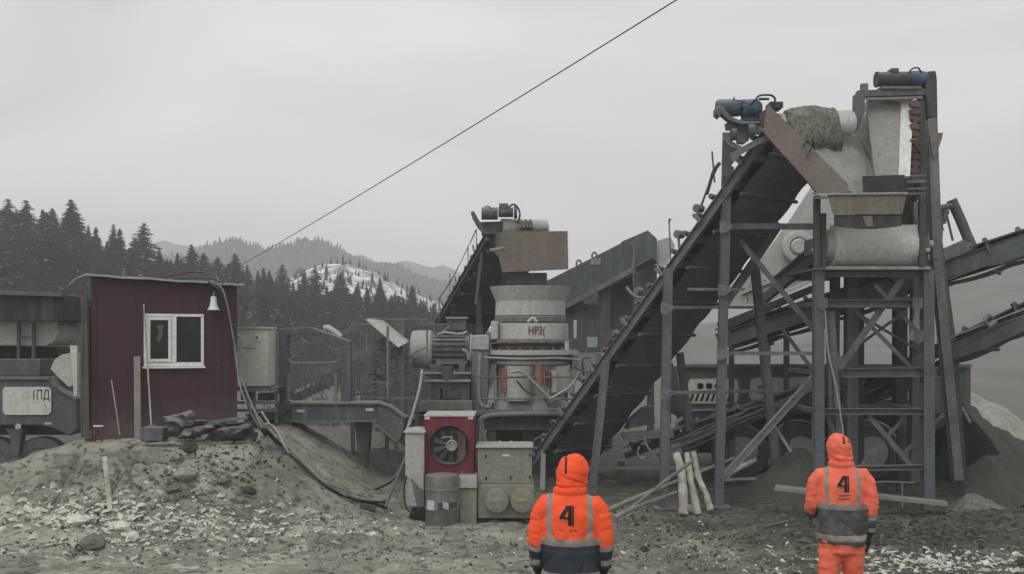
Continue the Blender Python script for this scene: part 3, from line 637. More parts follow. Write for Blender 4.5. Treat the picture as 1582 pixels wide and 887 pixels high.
# door on the left end wall
mb = Mb(); A = S(-.06, .35, 0); B = S(-.06, 1.2, 0); mb.poly([V((A.x, A.y, zb + .08)), V((B.x, B.y, zb + .08)), V((B.x, B.y, zb + 2.0)), V((A.x, A.y, zb + 2.0))], (-.03, 0, 0)); dr_ = sh.part('door', mb, 'maroon')
mb = Mb(); q = S(-.1, .45, zb + 1.05); mb.cyl(q, q + V((-.06, 0, 0)), .015); sh.part('handle', mb, 'galvanised', dr_)
mb = Mb(); mb.beam(S(-.1, .02, zb - .03), S(SW + .05, .02, zb - .03), .12, .06, V((0, 0, 1))); mb.beam(S(-.1, SDp, zb - .03), S(SW + .05, SDp, zb - .03), .12, .06); mb.beam(S(0, 0.1, zb - .033), S(0, SDp - .1, zb - .033), .12, .06); mb.beam(S(SW, .1, zb - .033), S(SW, SDp - .1, zb - .033), .12, .06); sh.part('base_frame', mb, 'dull_red')
sh.done()
# lamp under the eave
lp = Thing('lamp', 'white bell shaped lamp shade hanging on the shed front under the eave', 'lamp')
lc = P(330, 479, 15.93)
mb = Mb(); mb.lathe([(.098, 0), (.092, .008), (.06, .06), (.048, .13), (.045, .20), (.02, .215)], lc, 24); lp.part('lamp_shade', mb, 'white_paint')
mb = Mb(); mb.tube([lc + V((0, 0, .21)), lc + V((0, .02, .27)), lc + V((0, .14, .29))], .012); lp.part('bracket', mb, 'galvanised'); lp.done()
# things leaning on or standing by the shed
def stick(name, label, cat, a, b_, w, h, m, group=None):
    mb = Mb(); mb.beam(a, b_, w, h); return solo(name, label, cat, mb, m, group)
stick('plank', 'broad weathered grey board leaning on the shed front left of the window', 'board', P(213, 678, 15.45), P(212, 551, 15.6), .095, .03, 'wood_board')
mb = Mb(); mb.tube([P(234, 660, 15.35), P(228, 565, 15.55), P(222, 470, 15.62)], .013, 6)
t_ = Thing('shovel', 'pale handled shovel leaning on the shed below the window', 'shovel'); t_.part('handle', mb, 'wood_pale')
mb = Mb(); mb.ppoly([(227, 657), (241, 657), (243, 674), (234, 681), (226, 674)], 15.3, .02); t_.part('blade', mb, 'steel_pale'); t_.done()
mb = Mb(); mb.tube([P(185, 672, 15.4), P(178, 625, 15.42), P(172, 587, 15.48)], .009, 5); solo('stick', 'thin short stick leaning on the left half of the shed front', 'stick', mb, 'wood_pale')
mb = Mb(); mb.beam(P(134, 676, 15.25), P(130, 458, 15.4), .09, .04); mb.tube([P(127, 676, 15.25), P(126, 560, 15.3), P(129, 460, 15.38)], .018, 6); solo('plank', 'tall rough plank standing at the left end of the shed', 'board', mb, 'wood_dark')
t_ = Thing('trestle', 'small red tube stand at the left foot of the shed', 'stand')
for dx in (-.05, .05):
    mb = Mb(); q = P(152, 683, 15.0); mb.tube([q + V((dx, 0, 0)), q + V((dx * .9, 0, .22)), q + V((dx * .6, .05, .24))], .014, 6); t_.part('leg', mb, 'red_paint')
mb = Mb(); mb.beam(q + V((-.07, 0, .235)), q + V((.07, 0, .235)), .03, .02); t_.part('crossbar', mb, 'white_paint'); t_.done()
# platform with tarpaulin to the right
t_ = Thing('steel_skid', 'dark steel skid lying on the mound along the shed front', 'skid')
mb = Mb(); mb.channel(P(220, 672, 15.1), P(388, 658, 15.1), .2, .13, .012); t_.part('side_beam', mb, 'steel')
mb = Mb(); mb.ppoly([(218, 661), (252, 661), (251, 681), (217, 681)], 14.85, .25); t_.part('end_block', mb, 'steel')
mb = Mb(); mb.beam(P(306, 655, 15.0), P(383, 645, 15.0), .12, .04); t_.part('top_rail', mb, 'steel_pale')
for px, py in ((308, 657), (345, 652), (380, 648)):
    mb = Mb(); mb.beam(P(px, py, 15.02), P(px, 676, 15.02), .05, .05); t_.part('post', mb, 'steel')
t_.done()
def crumple(name, label, cat, pix, D, th, m, amp=.07, group=None, seed=0, fr=3.0):
    """cloth heap: outline in pixels, bulging towards the viewer, creased"""
    pts = [P(a, b2, D) for a, b2 in pix]; c = sum(pts, V()) / len(pts); mb = Mb(); n_ = len(pts); ring = []
    import itertools
    out = []
    for i in range(n_):
        for k in range(6):
            out.append(pts[i].lerp(pts[(i + 1) % n_], k / 6) + V((1, 0, 1)) * .03 * noise.noise(pts[i].lerp(pts[(i + 1) % n_], k / 6) * 9))
    m2 = len(out); K = 9
    for sgn in (-1, 1):
        o_ = len(mb.v); vs = []
        for j in range(K):
            t = j / (K - 1)
            for p in out:
                q = p.lerp(c, t); bulge = th * math.sqrt(max(0, 1 - (1 - t) ** 2)) * (1 if sgn < 0 else .5)
                cr2 = amp * (1 - abs(noise.noise(q * fr + V((seed, 0, 0))) * 2.2)) * min(1, t * 3)
                vs.append(q + V((0, sgn * (bulge + (cr2 if sgn < 0 else 0)), 0.3 * cr2)))
        mb.add(vs, [(j * m2 + i, j * m2 + (i + 1) % m2, (j + 1) * m2 + (i + 1) % m2, (j + 1) * m2 + i) for j in range(K - 1) for i in range(m2)])
    return solo(name, label, cat, mb, m, group)
crumple('tarpaulin', 'crumpled dark tarpaulin heaped on the steel skid before the shed', 'tarpaulin', [(258, 672), (262, 658), (250, 645), (272, 640), (292, 634), (304, 640), (300, 650), (322, 652), (310, 660), (285, 668), (275, 676)], 14.8, .08, 'tarp', .10, seed=3, fr=6)
crumple('sack', 'grey folded sack under the tarpaulin at the right of the skid', 'sack', [(272, 678), (284, 664), (300, 660), (322, 656), (330, 662), (312, 670), (300, 680)], 14.65, .06, 'tarp', .07, seed=9, fr=7)
crumple('tarpaulin', 'flat dark tarpaulin spread over the right end of the steel skid', 'tarpaulin', [(314, 681), (326, 668), (345, 660), (366, 657), (388, 655), (399, 668), (396, 682), (350, 682)], 14.75, .05, 'tarp_dark', .06, seed=5, fr=5)
mb = Mb(); mb.ppoly([(185, 692), (210, 688), (262, 687), (290, 689), (288, 692), (240, 693), (188, 696)], 14.5, .3); solo('board', 'dark flat board lying along the top of the mound', 'board', mb, 'wood_dark')
def lay(px, py, up=.02): 
    p = hitground(px, py); return V((p.x, p.y, gz(p.x, p.y) + up))
mb = Mb(); a_ = lay(171, 796, .0); b2 = P(162, 706, a_.y + .35); mb.beam(a_, b2, .06, .035); solo('stake', 'upright pale split stake stuck in the mound slope', 'stake', mb, 'wood_pale')
mb = Mb(); a_ = lay(178, 756, .03); b2 = lay(213, 712, .06); mb.tube([a_, (a_ + b2) / 2 + V((0, 0, .04)), b2], .014, 5); solo('branch', 'thin slanting branch resting beside the upright stake', 'branch', mb, 'twig_pale')
mb = Mb(); a_ = lay(557, 787, .04); b2 = lay(580, 794, .04); mb.beam(a_, b2, .14, .06); solo('block', 'dark squared timber block at the end of the cables', 'block', mb, 'wood_dark')

# cables from the shed roof down the slope
def cab(label, pts, r, m, group='cables hanging from the shed roof and running down the mound'):
    mb = Mb(); mb.tube(pts, r, 7, 5); solo('cable', label, 'cable', mb, m, group)
cab('thick black cable hanging slack from the shed eave to its lower right corner', [P(322, 436, 15.85), P(340, 452, 15.85), P(354, 500, 15.9), P(365, 550, 15.9), P(377, 594, 15.4), P(388, 640, 15.2), P(410, 672, 14.9)], .022, 'cable_black')
cab('grey cable beside the thick black one on the shed corner', [P(326, 434, 15.65), P(343, 446, 15.55), P(352, 475, 15.5), P(362, 530, 15.45), P(372, 580, 15.42), P(392, 632, 15.2), P(405, 655, 15.0)], .014, 'steel_pale')
cab('pale thin cable rising from the cabinet edge to the shed eave', [P(361, 520, 15.75), P(365, 560, 15.7), P(372, 600, 15.5), P(386, 636, 15.3)], .010, 'cable_pale')
cab('short loose cable looping over the shed roof', [P(243, 432, 16.2), P(270, 424, 16.3), P(300, 420, 16.4), P(330, 424, 16.2), P(338, 436, 15.7)], .012, 'cable_black')
cab('second loose cable lying over the shed roof', [P(255, 433, 16.0), P(290, 429, 16.1), P(330, 431, 15.9), P(345, 437, 15.7)], .012, 'cable_black')
slope_runs = [([(395, 640), (408, 668), (430, 694), (467, 726), (505, 757), (545, 779), (594, 788)], .030, 'cable_black', 'heavy black cable running down the right slope of the mound'),
              ([(400, 645), (415, 668), (442, 700), (480, 734), (520, 763), (560, 781), (596, 783)], .024, 'cable_black', 'second black cable beside the heavy one on the mound slope'),
              ([(404, 636), (420, 660), (438, 690), (470, 722), (500, 748), (540, 770)], .014, 'cable_pale', 'thin pale cable on top of the black ones on the mound slope'),
              ([(398, 655), (422, 684), (455, 714), (498, 752), (535, 775)], .016, 'steel_pale', 'grey cable along the lower side of the black ones on the mound slope')]
for pts, r_, m, lb in slope_runs:
    q = []
    for i, (px, py) in enumerate(pts):
        if i < 2: q.append(P(px, py, 14.9 if i == 0 else 14.6))
        else: q.append(lay(px, py, .05 + .02 * (i % 2)))
    cab(lb, q, r_, m)
cab('pale cable looping up at the crest of the mound', [P(405, 662, 14.7), P(412, 655, 14.6), P(425, 662, 14.6), P(436, 682, 14.5), P(446, 700, 14.5)], .018, 'cable_pale')
cab('black cable hanging from the drawbar to the end of the slope cables', [P(638, 650, 17.2), P(628, 700, 17.0), P(612, 742, 16.4), P(600, 770, 15.6), P(596, 785, 15.2)], .024, 'cable_black', 'cables between the drawbar and the yard')
cab('slanting black hose end below the drawbar', [P(625, 715, 17.0), P(605, 742, 16.8), P(577, 757, 16.7)], .028, 'cable_black', 'cables between the drawbar and the yard')
cab('pale conduit hanging from the electric motor past the tall cabinet', [P(652, 572, 18.0), P(648, 600, 17.6), P(637, 640, 17.0), P(627, 668, 16.4)], .024, 'cable_pale', 'cables between the drawbar and the yard')

# ------------------------------------------------------------------ mobile plant at the far left
t_ = Thing('mobile_plant', 'blue grey wheeled crushing plant with a cream name plate, partly behind the mound', 'machine')
D0 = 18.2
mb = Mb(); mb.ppoly([(-160, 582), (76, 583), (80, 586), (88, 597), (119, 616), (120, 664), (106, 673), (84, 662), (60, 657), (-160, 657)], D0, 2.3); body = t_.part('chassis', mb, 'steel_blue', bev=.015)
mb = Mb(); mb.beam(P(-160, 583, D0 - .03), P(78, 584, D0 - .03), .06, .05); mb.beam(P(80, 587, D0 - .03), P(88, 598, D0 - .03), .06, .045); mb.beam(P(89, 599, D0 - .03), P(119, 617, D0 - .03), .06, .045); t_.part('edge_rail', mb, 'steel_pale', body)
mb = Mb(); r0 = [(4, 603), (8, 598), (74, 598), (79, 603), (79, 636), (74, 641), (8, 641), (4, 636)]; mb.ppoly(r0, D0 - .03, .028); pl = t_.part('name_plate', mb, 'cream_panel', body)
vs, fs = text_mesh('1ПД', .235); vs = [V((v.x * .68, v.y, 0)) for v in vs]
mb = Mb(); c_ = P(63, 611, D0 - .033); mb.add([c_ + V((v.x, 0, v.y)) for v in vs], fs); t_.part('lettering', mb, 'stone_dark', pl, smooth=False)
mb = Mb(); mb.beam(P(69, 624, D0 - .032), P(71, 634, D0 - .032), .008, .004); t_.part('scratch', mb, 'steel', pl)
mb = Mb(); mb.ppoly([(69, 652.5), (79, 652.5), (79, 656), (69, 656)], D0 - .012, .01); t_.part('sticker', mb, 'paper', body)
mb = Mb(); mb.cyl(P(28, 659, D0 - .12), P(28, 659, D0), .05); t_.part('side_lamp', mb, 'paper', body)
mb = Mb(); mb.ppoly([(-160, 449), (97, 455), (99, 462), (98, 497), (-160, 495)], D0 + .1, 2.1); up_ = t_.part('top_bin', mb, 'bin_dark', bev=.01)
mb = Mb(); mb.beam(P(-160, 447, D0 + .05), P(98, 455, D0 + .05), .12, .08); t_.part('top_rim', mb, 'steel', up_)
mb = Mb(); mb.ppoly([(-160, 496), (88, 497), (90, 512), (83, 527), (70, 534), (54, 533), (-160, 531)], D0 + .55, .9); t_.part('white_hood', mb, 'pale_paint', label='pale rounded hood under the top bin')
mb = Mb(); mb.ppoly([(-160, 532), (85, 536), (92, 560), (84, 581), (-160, 581)], D0 + 1.1, 1.0); t_.part('engine_bay', mb, 'bin_dark')
mb = Mb(); mb.pbox(-60, 555, 62, 581, D0 + .25, .6); t_.part('tool_box', mb, 'steel_blue', bev=.012)
for px in (29, 52):
    mb = Mb(); mb.beam(P(px, 498, D0 + .45), P(px, 556, D0 + .45), .05, .05); t_.part('post', mb, 'steel')
mb = Mb(); mb.beam(P(28, 520, D0 + .43), P(54, 521, D0 + .43), .03, .03); t_.part('crossbar', mb, 'steel')
mb = Mb(); mb.ppoly([(78, 570), (84, 556), (95, 548), (110, 545), (112, 596), (106, 598), (92, 585)], D0 + .15, .5); t_.part('fender', mb, 'pale_paint', label='dented pale fender at the shed end')
mb = Mb(); mb.ppoly([(108, 534), (119, 534), (119, 611), (114, 612)], D0 - .1, .06); t_.part('mudflap', mb, 'cream_panel')
def wheel(t_, c, r, w, axis='Y', m='tyre', hub='steel_pale', hubr=.58):
    mb = Mb(); mb.lathe([(r * .60, -w / 2), (r * .9, -w / 2), (r * .985, -w * .40), (r, -w * .25), (r * .985, -w * .02), (r, w * .02), (r, w * .25), (r * .985, w * .4), (r * .9, w / 2), (r * .60, w / 2)], c, 36, axis, False)
    wh = t_.part('wheel', mb, m)
    mb = Mb(); mb.lathe([(r * .61, -w * .46), (r * .57, -w * .46), (r * .55, -w * .2), (r * .25, -w * .15), (r * .22, -w * .42), (r * .05, -w * .45)], c, 30, axis, True); t_.part('rim', mb, hub, wh)
    mb = Mb()
    for k in range(8):
        a = k * math.pi / 4; q = V(c) + V((math.cos(a) * r * .36, -w * .17, math.sin(a) * r * .36)); mb.cyl(q, q + V((0, -w * .08, 0)), r * .035, n=6)
    t_.part('wheel_nut', mb, 'steel_dark', wh); return wh
for px in (-88, -8, 66): wheel(t_, P(px, 716, D0 + .35) , .49, .32)
mb = Mb(); mb.pbox(-150, 657, 110, 672, D0 + .5, 1.5); t_.part('axle_beam', mb, 'steel_dark')
mb = Mb(); mb.ppoly([(8, 662), (38, 662), (32, 672), (29, 704), (18, 704), (15, 672)], D0 + .1, .2); t_.part('suspension_bracket', mb, 'steel')
t_.done()

# ------------------------------------------------------------------ pale cabinet beside the shed
t_ = Thing('control_cabinet', 'pale grey control cabinet with two small square gauges right of the shed', 'cabinet')
D0 = 17.2
mb = Mb(); mb.pbox(362, 508, 413, 597, D0, .6); cb = t_.part('housing', mb, 'cream_panel', bev=.012)
mb = Mb(); mb.pbox(360, 505, 415, 508.5, D0 - .03, .66); t_.part('lid', mb, 'pale_paint', cb, bev=.006)
for px in (369.5, 398):
    mb = Mb(); mb.pbox(px - 3.7, 518, px + 3.7, 526, D0 - .02, .018); gg = t_.part('gauge', mb, 'white_paint', cb)
    mb = Mb(); mb.ppoly([(px - 2.4, 520), (px + 2.4, 520), (px - 2.4, 524.6)], D0 - .026, .004); t_.part('gauge_face', mb, 'steel_dark', gg)
mb = Mb(); [mb.pbox(366 + k * 3.4, 537.5, 368 + k * 3.4, 539, D0 - .008, .007) for k in range(9)]; t_.part('lettering', mb, 'steel_dark', cb)
t_.done()
t_ = Thing('cabinet_stand', 'dark steel rack carrying the pale control cabinet right of the shed', 'stand')
for py in (602, 622, 634):
    mb = Mb(); mb.beam(P(360, py, D0 + .02), P(429, py, D0 + .02), .06, .05); t_.part('rail', mb, 'steel_pale')
mb = Mb(); mb.pbox(361, 598.5, 427, 600.5, D0, .7); t_.part('shelf', mb, 'steel')
for px in (362, 392, 427):
    mb = Mb(); a_ = P(px, 600, D0 + .05); mb.beam(a_, V((a_.x, a_.y, gz(a_.x, a_.y) - .1)), .05, .05); t_.part('post', mb, 'steel')
for px in (362, 427):
    mb = Mb(); a_ = P(px, 600, D0 + .65); mb.beam(a_, V((a_.x, a_.y, gz(a_.x, a_.y) - .1)), .05, .05); t_.part('post', mb, 'steel')
mb = Mb(); mb.pbox(372, 606, 388, 618, D0 + .1, .3); mb.pbox(398, 608, 420, 619, D0 + .1, .3); t_.part('junction_box', mb, 'steel_dark')
t_.done()
th = Mb(); rg = random.Random(77)
for i in range(5): bare_stems(th, -4.9 + i * .12, 17.6, 2.2, rg.uniform(.5, 1.0), rg, .15, 9, .01)
solo('dead_plant', 'dry leafless stalks behind the top of the pale control cabinet', 'plant', th, 'twig_pale')

# ------------------------------------------------------------------ trailer with portal frame and drawbar
t_ = Thing('trailer_frame', 'dark steel trailer nose with a portal frame and a drawbar beam', 'trailer')
D0 = 17.8
mb = Mb(); mb.ppoly([(431, 512), (436, 507), (481, 506), (541, 527), (541, 534), (527, 534), (527, 532), (487, 518), (444, 517), (444, 640), (431, 640)], D0, .22); t_.part('portal_frame', mb, 'steel_blue', bev=.01)
mb = Mb(); mb.ppoly([(527, 535), (541, 535), (542, 600), (540, 628), (526, 628), (527, 600)], D0, .22); t_.part('portal_post', mb, 'steel_blue', bev=.01)
mb = Mb(); mb.tube([P(444, 553, D0 + .02), P(455, 561, D0 + .02), P(515, 560, D0 + .02), P(527, 553, D0 + .02)], .022, 6); t_.part('crossbar', mb, 'steel_pale')
for px in (446, 519):
    mb = Mb(); mb.beam(P(px, 578, D0 - .02), P(px, 624, D0 - .02), .05, .04); t_.part('stiffener', mb, 'steel_pale')
mb = Mb(); mb.ppoly([(450, 625), (581, 625), (581, 650), (450, 650)], D0 - .25, .5); bm_ = t_.part('drawbar', mb, 'steel_blue', bev=.012)
mb = Mb(); mb.ppoly([(447, 622), (582, 622), (582, 625), (447, 625)], D0 - .30, .6); mb.ppoly([(447, 650), (582, 650), (582, 652), (447, 652)], D0 - .30, .6); t_.part('flange', mb, 'steel_pale', bm_)
for a_, b2 in ((464.5, 635), (571, 633)):
    mb = Mb(); mb.pbox(a_ - 6, b2 - 2.2, a_ + 6, b2 + 2.2, D0 - .27, .018); t_.part('reflector', mb, 'paper', bm_)
mb = Mb(); mb.ppoly([(582, 622), (601, 628), (626, 646), (624, 664), (616, 684), (604, 682), (580, 655)], D0 - .25, .5); t_.part('gooseneck', mb, 'steel_blue', bev=.012)
mb = Mb(); mb.beam(P(583, 622, D0 - .27), P(602, 628, D0 - .27), .05, .03); mb.beam(P(602, 628, D0 - .27), P(626, 646, D0 - .27), .05, .03); mb.beam(P(580, 655, D0 - .27), P(612, 682, D0 - .27), .05, .03); t_.part('gooseneck_edge', mb, 'steel_pale')
mb = Mb(); mb.ppoly([(394, 645), (446, 618), (452, 622), (452, 632), (402, 658), (392, 652)], D0 - .15, .25); t_.part('side_strut', mb, 'steel_blue', bev=.01)
mb = Mb(); mb.ppoly([(431, 628), (450, 628), (450, 690), (431, 690)], D0 - .1, .3); t_.part('front_leg', mb, 'steel')
mb = Mb(); mb.ppoly([(548, 652), (572, 652), (569, 700), (553, 700)], D0 + .1, .3); t_.part('rear_leg', mb, 'steel')
for px, py in ((568, 652), (598, 660)):
    mb = Mb(); a_ = P(px, py, D0 + .3); mb.beam(a_, V((a_.x, a_.y, gz(a_.x, a_.y) - .1)), .06, .06); t_.part('jack_leg', mb, 'steel')
mb = Mb(); a_ = P(440, 690, D0 + .05); mb.beam(a_, V((a_.x, a_.y, gz(a_.x, a_.y) - .1)), .12, .12); t_.part('jack_leg', mb, 'steel')
mb = Mb(); mb.ppoly([(380, 640), (430, 636), (430, 655), (400, 664), (384, 660)], D0 + .2, .4); t_.part('nose_plate', mb, 'steel_dark')
t_.done()
# small conveyor seen through the portal
t_ = Thing('belt_conveyor', 'low inclined belt conveyor passing behind the portal frame', 'conveyor')
for dz, nm, m in ((0, 'side_beam', 'steel_pale'), (22, 'lower_beam', 'steel')):
    mb = Mb(); mb.beam(P(430, 606 + dz, 19.2), P(622, 516 + dz, 19.2), .08, .16); t_.part(nm, mb, m)
    mb = Mb(); mb.beam(P(430, 606 + dz, 20.0), P(622, 516 + dz, 20.0), .08, .16); t_.part(nm, mb, m)
mb = Mb(); mb.beam(P(430, 600, 19.6), P(622, 510, 19.6), .66, .03); t_.part('belt', mb, 'belt')
for k in range(7):
    px = 445 + k * 28; py = 602 - (px - 430) * .47
    mb = Mb(); mb.cyl(P(px, py + 3, 19.25), P(px, py + 3, 19.95), .05, n=12); t_.part('roller', mb, 'steel_pale')
for px in (450, 545, 612):
    for D1 in (19.2, 20.0):
        mb = Mb(); py = 606 - (px - 430) * .47; a_ = P(px, py, D1); mb.beam(a_, V((a_.x, D1, -.15)), .07, .07); t_.part('leg', mb, 'steel')
t_.done()
# tangle of rods, tilted plate, posts and railing left of the motor
mb = Mb(); mb.poly([P(565, 494, 18.8), P(583, 495, 18.8), P(628, 530, 18.6), P(615, 537, 18.6)], (0, .5, .04)); solo('sheet_plate', 'pale tilted metal sheet propped above the railing left of the motor', 'sheet', mb, 'pale_paint')
mb = Mb(); mb.tube([P(501, 508, 18.7), P(507, 507, 18.7), P(521, 516, 18.7), P(526, 521, 18.7)], .06, 8); solo('pipe', 'short pale pipe lying on the top corner of the portal frame', 'pipe', mb, 'pale_paint')
t_ = Thing('railing', 'thin steel walkway railing between the portal frame and the motor', 'railing')
for px, a_, b2, D1, w in ((599, 504, 618, 18.4, .045), (566, 510, 616, 18.6, .03), (622, 496, 620, 19.0, .03), (660, 495, 560, 19.2, .03)):
    mb = Mb(); mb.beam(P(px, a_, D1), P(px, b2, D1), w, w); t_.part('post', mb, 'steel_pale')
for a_, b2, c_, d_, D1 in ((566, 494, 660, 493, 19.0), (566, 504, 520, 516, 18.8), (566, 505, 505, 523, 18.8), (566, 590, 600, 591, 18.5), (568, 614, 640, 615, 18.5), (600, 500, 660, 502, 19.1)):
    mb = Mb(); mb.beam(P(a_, b2, D1), P(c_, d_, D1), .03, .03); t_.part('rail', mb, 'steel_pale')
t_.done()
rg = random.Random(3)
rods = Mb()
for i in range(34):
    a_ = P(rg.uniform(445, 530), rg.uniform(515, 560), 20.5 + rg.random()); b2 = a_ + V((rg.uniform(-.5, .5), rg.uniform(-.2, .2), rg.uniform(-.35, .45))); rods.tube([a_, a_.lerp(b2, .5) + V((0, 0, rg.uniform(-.05, .08))), b2], .012, 4, 2)
for i in range(34):
    a_ = P(rg.uniform(560, 640), rg.uniform(540, 618), 19.0 + rg.random()); b2 = a_ + V((rg.uniform(-.5, .5), rg.uniform(-.2, .2), rg.uniform(-.3, .3))); rods.tube([a_, a_.lerp(b2, .5) + V((0, 0, rg.uniform(-.08, .08))), b2], .013, 4, 2)
solo('scrap_wire', 'tangle of pale bent wire and rods behind the portal frame', 'scrap', rods, 'twig_pale', kind='stuff')
t_ = Thing('site_container', 'dark grey container standing behind the railing and brush', 'container')
D1 = 24
mb = Mb(); mb.pbox(556, 500, 745, 640, D1, 2.4); cc = t_.part('body', mb, 'steel', bev=.02)
for k in range(12):
    mb = Mb(); mb.beam(P(562 + k * 15.6, 503, D1 - .02), P(562 + k * 15.6, 637, D1 - .02), .06, .03); t_.part('rib', mb, 'steel', cc)
for px in (566, 735):
    for dy in (.15, 2.2):
        mb = Mb(); a_ = P(px, 640, D1 + dy); mb.beam(a_, V((a_.x, a_.y, -.1)), .15, .15); t_.part('foot', mb, 'steel_dark')
t_.done()
# ------------------------------------------------------------------ generator and switch cabinets
D0 = 15.2
def gfoot(px, D): 
    x = (px - 791) / F * D; return gz(x, D)
t_ = Thing('cabinet', 'tall narrow pale grey cabinet with a black base left of the red fan housing', 'cabinet')
mb = Mb(); mb.pbox(626, 668, 655, 783, D0, .55); cb = t_.part('housing', mb, 'cabinet_grey', bev=.012)
mb = Mb(); mb.ppoly([(623, 669), (624, 666), (640, 664), (656, 666), (657, 669)], D0 - .04, .62); t_.part('lid', mb, 'pale_paint', cb, bev=.005)
mb = Mb(); mb.ppoly([(634, 738), (655, 760), (655, 783), (644, 783)], D0 - .012, .01); t_.part('lower_panel', mb, 'keg_grey', cb)
mb = Mb(); mb.ppoly([(636, 784), (658, 783), (658, 812), (632, 812), (632, 800)], D0 - .05, .6); t_.part('base', mb, 'black', bev=.02)
mb = Mb(); mb.tube([P(628, 735, D0 - .03), P(624, 760, D0 - .06), P(628, 785, D0 - .1), P(640, 795, D0 - .1)], .012); t_.part('cord', mb, 'cable_black'); t_.done()

t_ = Thing('generator', 'red housing with a big round black fan, raised behind the cabinets', 'generator')
D1 = 15.35
mb = Mb(); cx, cy = 694, 688; N = 40
# front plate with a round opening
oc = P(cx, cy, D1); ro = W(30.5, D1); x0, x1 = P(656, 0, D1).x, P(732, 0, D1).x; z0, z1 = P(0, 738, D1).z, P(0, 644, D1).z
inner = []; outer = []
for i in range(N):
    a = 2 * math.pi * i / N; dx, dz = math.cos(a), math.sin(a); inner.append(V((oc.x + ro * dx, D1, oc.z + ro * dz)))
    k = min(((x1 if dx > 0 else x0) - oc.x) / dx if abs(dx) > 1e-6 else 1e9, ((z1 if dz > 0 else z0) - oc.z) / dz if abs(dz) > 1e-6 else 1e9)
    outer.append(V((oc.x + k * dx, D1, oc.z + k * dz)))
for c_ in ((x0, z0), (x1, z0), (x1, z1), (x0, z1)):
    j = min(range(N), key=lambda i: (outer[i].x - c_[0]) ** 2 + (outer[i].z - c_[1]) ** 2); outer[j] = V((c_[0], D1, c_[1]))
dp = V((0, .04, 0))
mb.add(inner + outer + [p + dp for p in inner] + [p + dp for p in outer], [f for i in range(N) for f in ((i, (i + 1) % N, N + (i + 1) % N, N + i), (2 * N + i, 3 * N + i, 3 * N + (i + 1) % N, 2 * N + (i + 1) % N), (i, 2 * N + i, 2 * N + (i + 1) % N, (i + 1) % N), (N + i, N + (i + 1) % N, 3 * N + (i + 1) % N, 3 * N + i))])
hs_ = t_.part('housing', mb, 'red_paint', label='red square front plate with a round fan opening')
mb = Mb(); mb.box(x0, D1 + .045, z0, x0 + .03, D1 + .9, z1); mb.box(x1 - .03, D1 + .045, z0, x1, D1 + .9, z1); mb.box(x0 + .032, D1 + .045, z1 - .03, x1 - .032, D1 + .9, z1); mb.box(x0 + .032, D1 + .045, z0, x1 - .032, D1 + .9, z0 + .03); mb.box(x0 + .032, D1 + .86, z0 + .032, x1 - .032, D1 + .9, z1 - .032); t_.part('side_panel', mb, 'red_paint')
mb = Mb(); mb.lathe([(ro, 0), (ro * 1.04, 0), (ro * 1.04, .03), (ro, .03), (ro * .92, .12), (ro * .88, .12), (ro * .96, .0)], oc - V((0, .03, 0)), 40, 'Y', False); t_.part('fan_ring', mb, 'steel_dark')
mb = Mb(); mb.lathe([(ro * .93, .10), (ro * .93, .115)], oc, 40, 'Y'); t_.part('radiator_core', mb, 'steel_dark')
mb = Mb()
for k in range(9):
    a = k * 2 * math.pi / 9; r0_, r1_ = .05, ro * .84
    def fp(r, da, yy): return oc + V((r * math.cos(a + da), yy, r * math.sin(a + da)))
    mb.add([fp(r0_, -.2, .045), fp(r1_, -.20, .06), fp(r1_, .14, .03), fp(r0_, .35, .02), fp(r0_, -.2, .05), fp(r1_, -.20, .065), fp(r1_, .14, .035), fp(r0_, .35, .025)], [(0, 1, 2, 3), (7, 6, 5, 4), (0, 4, 5, 1), (1, 5, 6, 2), (2, 6, 7, 3), (3, 7, 4, 0)])
fan = t_.part('fan', mb, 'steel_dark')
mb = Mb(); hc = P(698, 688, D1); mb.lathe([(.085, .02), (.085, -.05), (.07, -.055), (.06, -.03), (.03, -.03)], hc, 28, 'Y'); t_.part('hub', mb, 'galvanised', fan)
mb = Mb(); mb.tube([P(682, 677, D1 - .02), P(690, 675, D1 - .03), P(699, 676, D1 - .03)], .009); mb.beam(P(698, 674, D1 - .03), P(698, 681, D1 - .03), .02, .01); t_.part('grease_pipe', mb, 'galvanised', fan)
mb = Mb(); mb.pbox(707, 661, 719, 716, D1 + .005, .012); t_.part('louvre', mb, 'dull_red', hs_)
mb = Mb(); mb.pbox(655, 641, 733, 643.5, D1 - .02, .9); t_.part('top_sheet', mb, 'pale_paint', hs_)
for px in (660, 727):
    mb = Mb(); mb.pbox(px - 4, 643.8, px + 4, 648, D1 - .012, .01); t_.part('tab', mb, 'paper', hs_)
for px in (658, 727):
    for dy in (.04, .8):
        mb = Mb(); a_ = P(px, 738, D1 + dy); mb.beam(a_ - V((0, 0, .002)), V((a_.x, a_.y, gz(a_.x, a_.y) - .1)), .06, .06); t_.part('support', mb, 'steel_dark')
t_.done()

